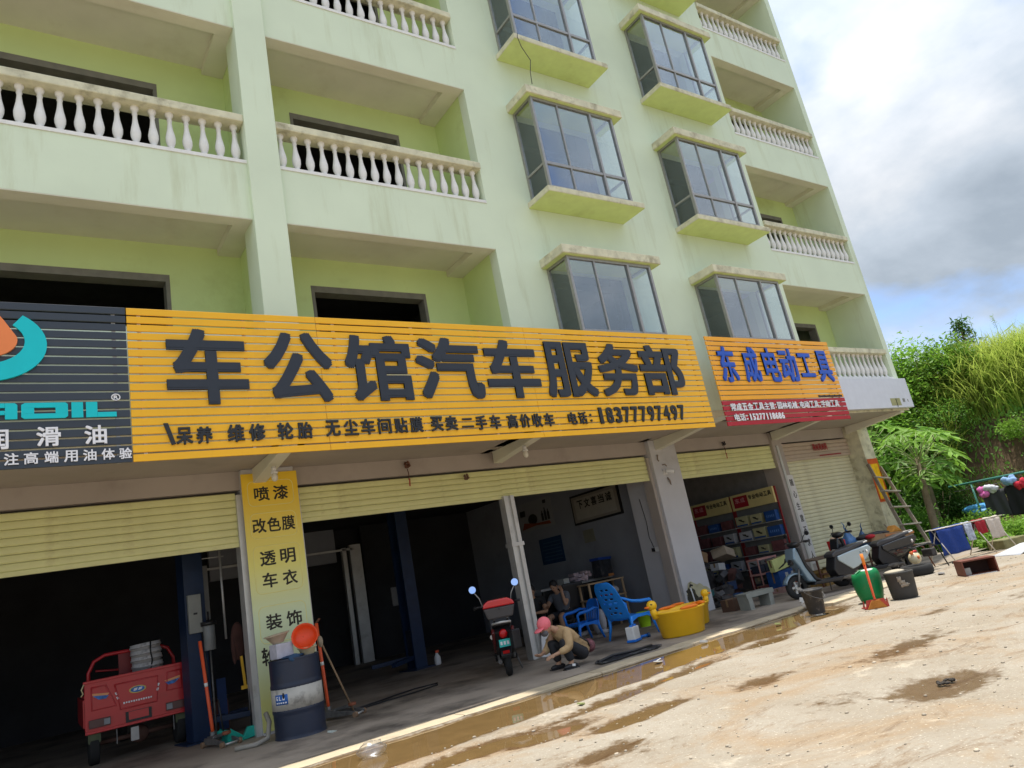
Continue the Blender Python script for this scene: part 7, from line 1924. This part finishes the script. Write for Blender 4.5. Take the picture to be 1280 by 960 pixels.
mb.build('grit', mat('wet_black_grit', (0.035, 0.028, 0.022), 0.8), dg_)
pb_ = MB()
for k in range(1700):
    x = rnd.uniform(1.5, 15); y = rnd.uniform(1.5, 6.9)
    r = 0.004 + 0.012 * rnd.random() ** 3
    s0 = len(pb_.v)
    z = float(yard_h(np.array([x]), np.array([y]))[0])
    pb_.ell((x, y, z + r * .3), (r * rnd.uniform(.8, 1.6), r * rnd.uniform(.7, 1.2), r * .7), 6, 4)
tag(pb_.build('gravel', mat('pale_gravel', (0.40, 0.34, 0.26), 0.9, var=0.4, scale=3), normals=False), 'loose pebbles scattered over the dusty yard', 'gravel', kind='stuff')

# ------------------------------------------------------------------ vegetation
def leafmat(nm, c, sub=0.35, var=0.35):
    return mat(nm, c, 0.5, var=var, scale=0.9, sub=sub, spec=0.3)
M_lf1 = leafmat('fresh_green_leaf', (0.22, 0.40, 0.05), 0.45)
M_lf2 = leafmat('mid_green_leaf', (0.15, 0.31, 0.045), 0.5)
M_lf3 = leafmat('dark_green_leaf', (0.065, 0.15, 0.028), 0.4)
M_reed = leafmat('yellow_green_reed', (0.38, 0.46, 0.09), 0.5, 0.3)
M_reed2 = leafmat('olive_reed', (0.26, 0.38, 0.06), 0.5, 0.3)
M_bark = mat('grey_brown_bark', (0.20, 0.155, 0.10), 0.9, var=0.25, scale=8, bump=0.5)
def leaves_obj(nm, C_, size, m, parent=None, up=0.5, asp=0.45):
    """many small folded leaves at the points C_"""
    N = len(C_); C_ = np.asarray(C_)
    d = nr.normal(size=(N, 3)); d[:, 2] = d[:, 2] * 0.6 - 0.15; d /= np.linalg.norm(d, axis=1)[:, None]
    nrm = nr.normal(size=(N, 3)); nrm[:, 2] += up * 3; s = np.cross(nrm, d); s /= np.linalg.norm(s, axis=1)[:, None]
    L_ = (size * nr.uniform(0.6, 1.4, N))[:, None]
    a = C_; b = C_ + d * L_ * 0.5 + s * L_ * asp * 0.5; c = C_ + d * L_; e_ = C_ + d * L_ * 0.5 - s * L_ * asp * 0.5
    upv = np.cross(d, s); mid = C_ + d * L_ * 0.45 - upv * L_ * 0.06
    v = np.stack([a, b, c, e_, mid], 1).reshape(-1, 3)
    i0 = np.arange(N) * 5
    f = np.stack([np.stack([i0, i0 + 1, i0 + 4], 1), np.stack([i0 + 1, i0 + 2, i0 + 4], 1), np.stack([i0 + 2, i0 + 3, i0 + 4], 1), np.stack([i0 + 3, i0, i0 + 4], 1)], 1).reshape(-1, 3)
    return fastmesh(nm, v, f, m, parent)
def fastmesh(nm, v, f, m, parent=None):
    me = bpy.data.meshes.new(nm)
    me.vertices.add(len(v)); me.vertices.foreach_set('co', np.asarray(v, dtype=np.float32).ravel())
    k = f.shape[1]
    me.loops.add(f.size); me.loops.foreach_set('vertex_index', f.astype(np.int32).ravel())
    me.polygons.add(len(f)); me.polygons.foreach_set('loop_start', np.arange(0, f.size, k, dtype=np.int32))
    me.update(calc_edges=True); me.validate()
    me.materials.append(m)
    o = bpy.data.objects.new(nm, me); COL.objects.link(o); o.parent = parent
    return o
def blades_obj(nm, base, h, lean, width, m, parent=None, droop=0.5, seg=4):
    """tapering grass or reed blades that arch over"""
    N = len(base); az = nr.uniform(0, 2 * PI, N); H = h * nr.uniform(0.55, 1.25, N)
    dv = np.stack([np.cos(az), np.sin(az), np.zeros(N)], 1); sv = np.stack([-np.sin(az), np.cos(az), np.zeros(N)], 1)
    ln = lean * nr.uniform(0.3, 1.4, N)
    vs_ = []
    for j in range(seg + 1):
        t = j / seg
        p_ = base + dv * (ln * H * t ** 2)[:, None]
        p_[:, 2] = base[:, 2] + H * (t - droop * ln * t ** 3)
        w2 = width * (1 - t) ** 0.7 * (0.4 + 0.6 * (t < 0.99))
        if j < seg:
            vs_.append(p_ - sv * w2); vs_.append(p_ + sv * w2)
        else:
            vs_.append(p_)
    V = np.stack(vs_, 1); k = V.shape[1]
    i0 = (np.arange(N) * k)[:, None]
    tri = []
    for j in range(seg - 1):
        a = 2 * j
        tri += [(a, a + 1, a + 3), (a, a + 3, a + 2)]
    tri.append((2 * seg - 2, 2 * seg - 1, 2 * seg))
    f = (i0[:, :, None] + np.array(tri)[None]).reshape(-1, 3)
    return fastmesh(nm, V.reshape(-1, 3), f, m, parent)
def hz(x, y):
    return hill_h(np.asarray(x, dtype=float), np.asarray(y, dtype=float))

def clump_points(c, r, ncl, per, clr):
    """points gathered in leafy clumps spread through an ellipsoid"""
    pts = []
    for _ in range(ncl):
        d = nr.normal(size=3); d /= np.linalg.norm(d); rad = nr.uniform(0.35, 1.0) ** 0.6
        cc = np.array(c) + d * np.array(r) * rad
        q = nr.normal(size=(per, 3)) * clr
        pts.append(cc + q)
    return np.concatenate(pts)
def shrub(nm, label, x, y, r, h, m, cat='bush', group='bushes at the foot of the bank', leaf=0.10, ncl=26, per=70):
    z = float(hz([x], [y])[0])
    t = thing(nm, label, cat, (x, y, z), 0, group)
    P = clump_points((0, 0, h * 0.55), (r, r, h * 0.48), ncl, per, 0.13 * (r + h) / 1.6)
    P = P[P[:, 2] > 0.03]
    leaves_obj('foliage', P, leaf, m, t)
    mb = MB()
    for k in range(6):
        a = k * 1.05
        mb.tube([(0.03 * math.cos(a), 0.03 * math.sin(a), -0.1), (r * .3 * math.cos(a), r * .3 * math.sin(a), h * .4), (r * .6 * math.cos(a), r * .6 * math.sin(a), h * .8)], [0.025, 0.016, 0.006], 5)
    mb.build('stems', M_bark, t, normals=False)
    return t

# papaya trees: bare trunk, a crown of long-stalked lobed leaves
def papaya_leaf():
    mb = MB(); nl = 7
    rim = []
    for i in range(nl):
        a0 = RAD(-150 + 300 * i / (nl - 1))
        Lr = 0.42 * (1 - 0.28 * abs(i - 3) / 3)
        seq = [(-0.17, 0.20), (-0.13, 0.55), (-0.19, 0.66), (-0.06, 0.80), (0.0, 1.0), (0.06, 0.80), (0.19, 0.66), (0.13, 0.55), (0.17, 0.20)]
        for (da, rr) in seq:
            a = a0 + da
            rim.append((Lr * rr * math.cos(a), Lr * rr * math.sin(a), -0.22 * (Lr * rr) ** 2 * 2.2 + 0.02 * math.cos(9 * a)))
    c = len(rim)
    mb.v = rim + [(0, 0, 0.015)]
    mb.f = [(i, (i + 1) % c, c) for i in range(c - 1)]
    mb.sm = [False] * len(mb.f)
    return mb
PL = {}
def papaya(label, x, y, H, nleaf, s_=1.0, seed=0, zb=None):
    r = random.Random(seed)
    z = float(hz([x], [y])[0]) if zb is None else zb
    t = thing('papaya_tree', label, 'tree', (x, y, z), 0, 'papaya trees by the end of the building')
    lean = Vector((0.10, -0.02, 1)).normalized()
    MB().tube([(0, 0, -0.15), (0.02, 0, H * .3), (0.10 * H * .5, 0, H * .7), (0.10 * H, -0.01, H)], [0.11 * s_, 0.09 * s_, 0.075 * s_, 0.05 * s_], 12).build('trunk', M_bark, t)
    top = Vector((0.10 * H, -0.01, H))
    for k in range(5):
        a = k * 1.3
        MB().ell(top + Vector((0.07 * math.cos(a), 0.07 * math.sin(a), -0.22 - 0.05 * k)) * s_, (0.05 * s_, 0.05 * s_, 0.08 * s_), 8, 6).build('fruit', M_lf2, t)
    for i in range(nleaf):
        a = i * 2.39996; f = i / nleaf
        el = RAD(70 - 95 * f + r.uniform(-8, 8)); Ls = (0.55 + 0.35 * math.sin(PI * min(1, f + .2))) * s_
        b = top + Vector((0.03 * math.cos(a), 0.03 * math.sin(a), -0.35 * f * s_))
        d = Vector((math.cos(a) * math.cos(el), math.sin(a) * math.cos(el), math.sin(el)))
        e_ = b + d * Ls + Vector((0, 0, -0.06 * Ls))
        pal_ = [M_lf1, M_lf1, M_lf2][i % 3]
        key = pal_.name
        if key not in PL:
            src = papaya_leaf().build('leaf', pal_, t); PL[key] = src
        else:
            src = PL[key].copy(); COL.objects.link(src); src.parent = t
        src.location = e_
        tilt = Vector((d.x, d.y, 0)).normalized() if d.xy.length > .01 else Vector((1, 0, 0))
        src.rotation_euler = (r.uniform(-.3, .3), RAD(15) + (1 - math.sin(max(el, 0))) * 0.45 + r.uniform(-.15, .15), a)
        q = s_ * r.uniform(0.85, 1.2); src.scale = (q, q, q)
        MB().tube([b, b.lerp(e_, .5) + Vector((0, 0, 0.04)), e_], [0.014, 0.011, 0.008], 5).build('leaf_stalk', mat('pale_leaf_stalk', (0.28, 0.34, 0.14), 0.6), t)
    return t
papaya('front papaya tree with a bare slanting trunk rising beside the blue towel', 18.45, 9.15, 2.35, 30, 1.05, 1)
papaya('papaya tree half hidden behind the far pillar and white panel', 18.9, 10.6, 2.9, 26, 1.15, 2)
papaya('papaya tree with the widest leaves, right of the front one', 20.6, 10.1, 2.3, 28, 1.25, 3)
papaya('small papaya tree close to the bank', 21.4, 11.9, 2.9, 24, 1.1, 4)
papaya('tall papaya tree between the building and the bank', 20.2, 12.6, 3.3, 26, 1.2, 5)

bl = [(18.9, 8.3, 0.5, 0.7, M_lf1), (19.3, 9.1, 0.45, 0.6, M_lf1), (19.3, 9.9, 0.6, 1.1, M_lf2), (19.4, 9.75, 0.4, 0.6, M_lf1), (18.5, 10.1, 0.5, 0.9, M_lf2), (19.2, 7.5, 0.4, 0.35, M_lf1),
      (19.9, 10.9, 0.8, 1.5, M_lf2), (21.2, 10.3, 0.8, 1.4, M_lf3), (22.9, 10.0, 0.8, 1.4, M_lf2), (22.4, 10.6, 0.9, 1.7, M_lf3), (19.0, 11.6, 0.8, 1.7, M_lf3), (18.2, 8.9, 0.35, 0.5, M_lf2),
      (22.9, 8.0, 0.8, 0.6, M_lf1), (17.9, 8.0, 0.3, 0.35, M_lf1), (21.0, 12.0, 0.9, 1.9, M_lf3), (23.4, 11.8, 1.0, 1.6, M_lf3), (24.2, 10.2, 0.8, 1.2, M_lf3), (17.2, 7.35, 0.35, 0.30, M_lf1), (18.2, 7.5, 0.5, 0.45, M_lf1), (20.6, 7.6, 0.6, 0.6, M_lf1),
      (18.4, 11.4, 0.7, 2.2, M_lf3), (19.2, 13.2, 1.0, 2.6, M_lf3), (20.6, 14.0, 1.1, 2.6, M_lf3), (22.4, 13.6, 1.1, 2.2, M_lf3)]
tone = {M_lf1.name: 'bright fresh green', M_lf2.name: 'mid green', M_lf3.name: 'dark green'}
place_ = ['by the building corner', 'behind the drying rack', 'under the front papaya', 'left of the clothes frame', 'behind the ladder', 'below the hanging trousers', 'between two papayas', 'at the dark foot of the bank', 'right of the green post',
          'on the lower bank slope', 'in the shade behind the far pillar', 'at the ladder foot', 'behind the black trousers', 'nearest the ladder foot', 'deep behind the papayas', 'on the bank beside the bare soil', 'on the bare soil of the bank', 'beside the olive block',
          'right of the olive block', 'below the blue tarp', 'tall behind the far pillar', 'tall in the far shade', 'tall left of the bank', 'tall on the bank foot']
for i, (x, y, r, h, m) in enumerate(bl):
    shrub('leafy_bush', '%s bush %s' % (tone[m.name], place_[i]), x, y, r, h, m, ncl=int(22 + 20 * r), per=62, leaf=0.085 if m is not M_lf3 else 0.11)
# reeds and tall grass on the bank: ground cover nobody could count
def scatter(x0, x1, y0, y1, n, keep=None):
    X = nr.uniform(x0, x1, n); Y = nr.uniform(y0, y1, n)
    if keep is not None:
        k = keep(X, Y); X, Y = X[k], Y[k]
    return np.stack([X, Y, hz(X, Y) - 0.05], 1)
def kp(X, Y):
    n_ = fbm(X, Y, 0.9, 77)
    return (hz(X, Y) > 2.6) | ((n_ > -0.1) & (hz(X, Y) > 1.2))
def kpp(X, Y):      # the bare soil face is left open
    return (hz(X, Y) > 0.9) & (fbm(X, Y, 0.9, 77) > -0.9) & ~((X < 24.6) & (Y < 9.9) & (Y > 7) & (hz(X, Y) < 3.0))
tag(blades_obj('tall_reeds', scatter(22.2, 30, 4, 20, 52000, kpp), 1.55, 0.60, 0.020, M_reed), 'yellow green reeds crowding the top of the bank', 'reeds', kind='stuff')
tag(blades_obj('reed_undergrowth', scatter(22.0, 28, 4, 20, 26000, kpp), 1.1, 0.8, 0.024, M_reed2), 'olive reeds and grass on the bank slope', 'grass', kind='stuff')
tag(leaves_obj('bank_weeds', clump_points((24.5, 11.5, 0), (2.2, 5.5, 0.01), 240, 50, 0.28) * np.array([1, 1, 0]) + 0, 0.10, M_lf2), 'small leafy weeds on the bank slope', 'weeds', kind='stuff')
o = bpy.data.objects['bank_weeds']
co = np.empty(len(o.data.vertices) * 3, dtype=np.float32); o.data.vertices.foreach_get('co', co); co = co.reshape(-1, 3)
co[:, 2] += hz(co[:, 0], co[:, 1]) + 0.12 + 0.25 * np.abs(fbm(co[:, 0], co[:, 1], 2.0, 5))
o.data.vertices.foreach_set('co', co.ravel()); o.data.update()
tag(blades_obj('short_grass', np.concatenate([scatter(17.8, 22.5, 7.2, 13.5, 16000), scatter(17.6, 21, 5.5, 8.0, 5000)]), 0.26, 0.7, 0.010, M_lf1), 'short fresh grass at the foot of the bushes', 'grass', kind='stuff')
# a few tall plumed reeds against the sky
for i, (x, y, h) in enumerate(((24.3, 11.6, 2.3), (24.6, 11.0, 2.0), (24.0, 12.3, 2.5), (24.9, 10.6, 1.9), (24.8, 9.2, 2.1), (25.2, 8.7, 1.9))):
    z = float(hz([x], [y])[0])
    t = thing('plumed_reed', ['tall plumed reed nearest the building', 'second plumed reed on the skyline', 'leftmost and highest plumed reed', 'short plumed reed at the middle of the skyline', 'plumed reed by the distant conifer', 'plumed reed at the right of the conifer'][i], 'reed', (x, y, z), 0, 'plumed reeds on the skyline')
    MB().tube([(0, 0, 0), (0.03, 0, h * .5), (0.10, 0, h)], [0.012, 0.009, 0.004], 5).build('stalk', M_reed2, t)
    P = np.array([[0.08 + 0.02 * k / 30, 0, h * (0.82 + 0.2 * k / 30)] for k in range(30)]) + nr.normal(size=(30, 3)) * 0.02
    leaves_obj('plume', P, 0.10, M_reed2, t, asp=0.15)
    leaves_obj('leaf_blades', np.array([[0.03, 0, h * .2 + h * .5 * k / 10] for k in range(10)]), 0.5, M_reed, t, asp=0.08)
for i, (x, y, r, h) in enumerate(((23.0, 11.9, 0.9, 3.0), (23.6, 10.9, 0.8, 2.4), (22.6, 12.8, 1.0, 3.2), (24.2, 9.9, 0.7, 1.6), (22.4, 11.2, 0.7, 2.4))):
    shrub('tall_bush', 'tall bright feathery bush on the bank, %s' % ['nearest the building corner', 'just right of the corner bush', 'leftmost, partly behind the building', 'at the middle of the skyline', 'half way down the bank'][i], x, y, r, h, M_lf1, group='tall bushes on the bank', ncl=70, per=80, leaf=0.13)
# distant conifer on the skyline
cx_, cy_ = 36.0, 13.8
ct = thing('conifer', 'dark green conifer standing beyond the reeds on the skyline', 'tree', (cx_, cy_, 4.5))
MB().tube([(0, 0, -0.5), (0, 0, 4.3)], [0.14, 0.03], 8).build('trunk', M_bark, ct)
P = []
for k in range(26):
    z = 0.8 + 3.4 * k / 26; r = 1.15 * (1 - k / 29) + .1
    for j in range(7):
        a = j * 0.9 + k * 0.5
        for s_ in np.linspace(0.2, 1, 7):
            P.append((r * s_ * math.cos(a), r * s_ * math.sin(a), z + 0.25 * s_ + rnd.uniform(-.06, .06)))
leaves_obj('needle_crown', np.array(P), 0.24, M_lf3, ct, asp=0.3)
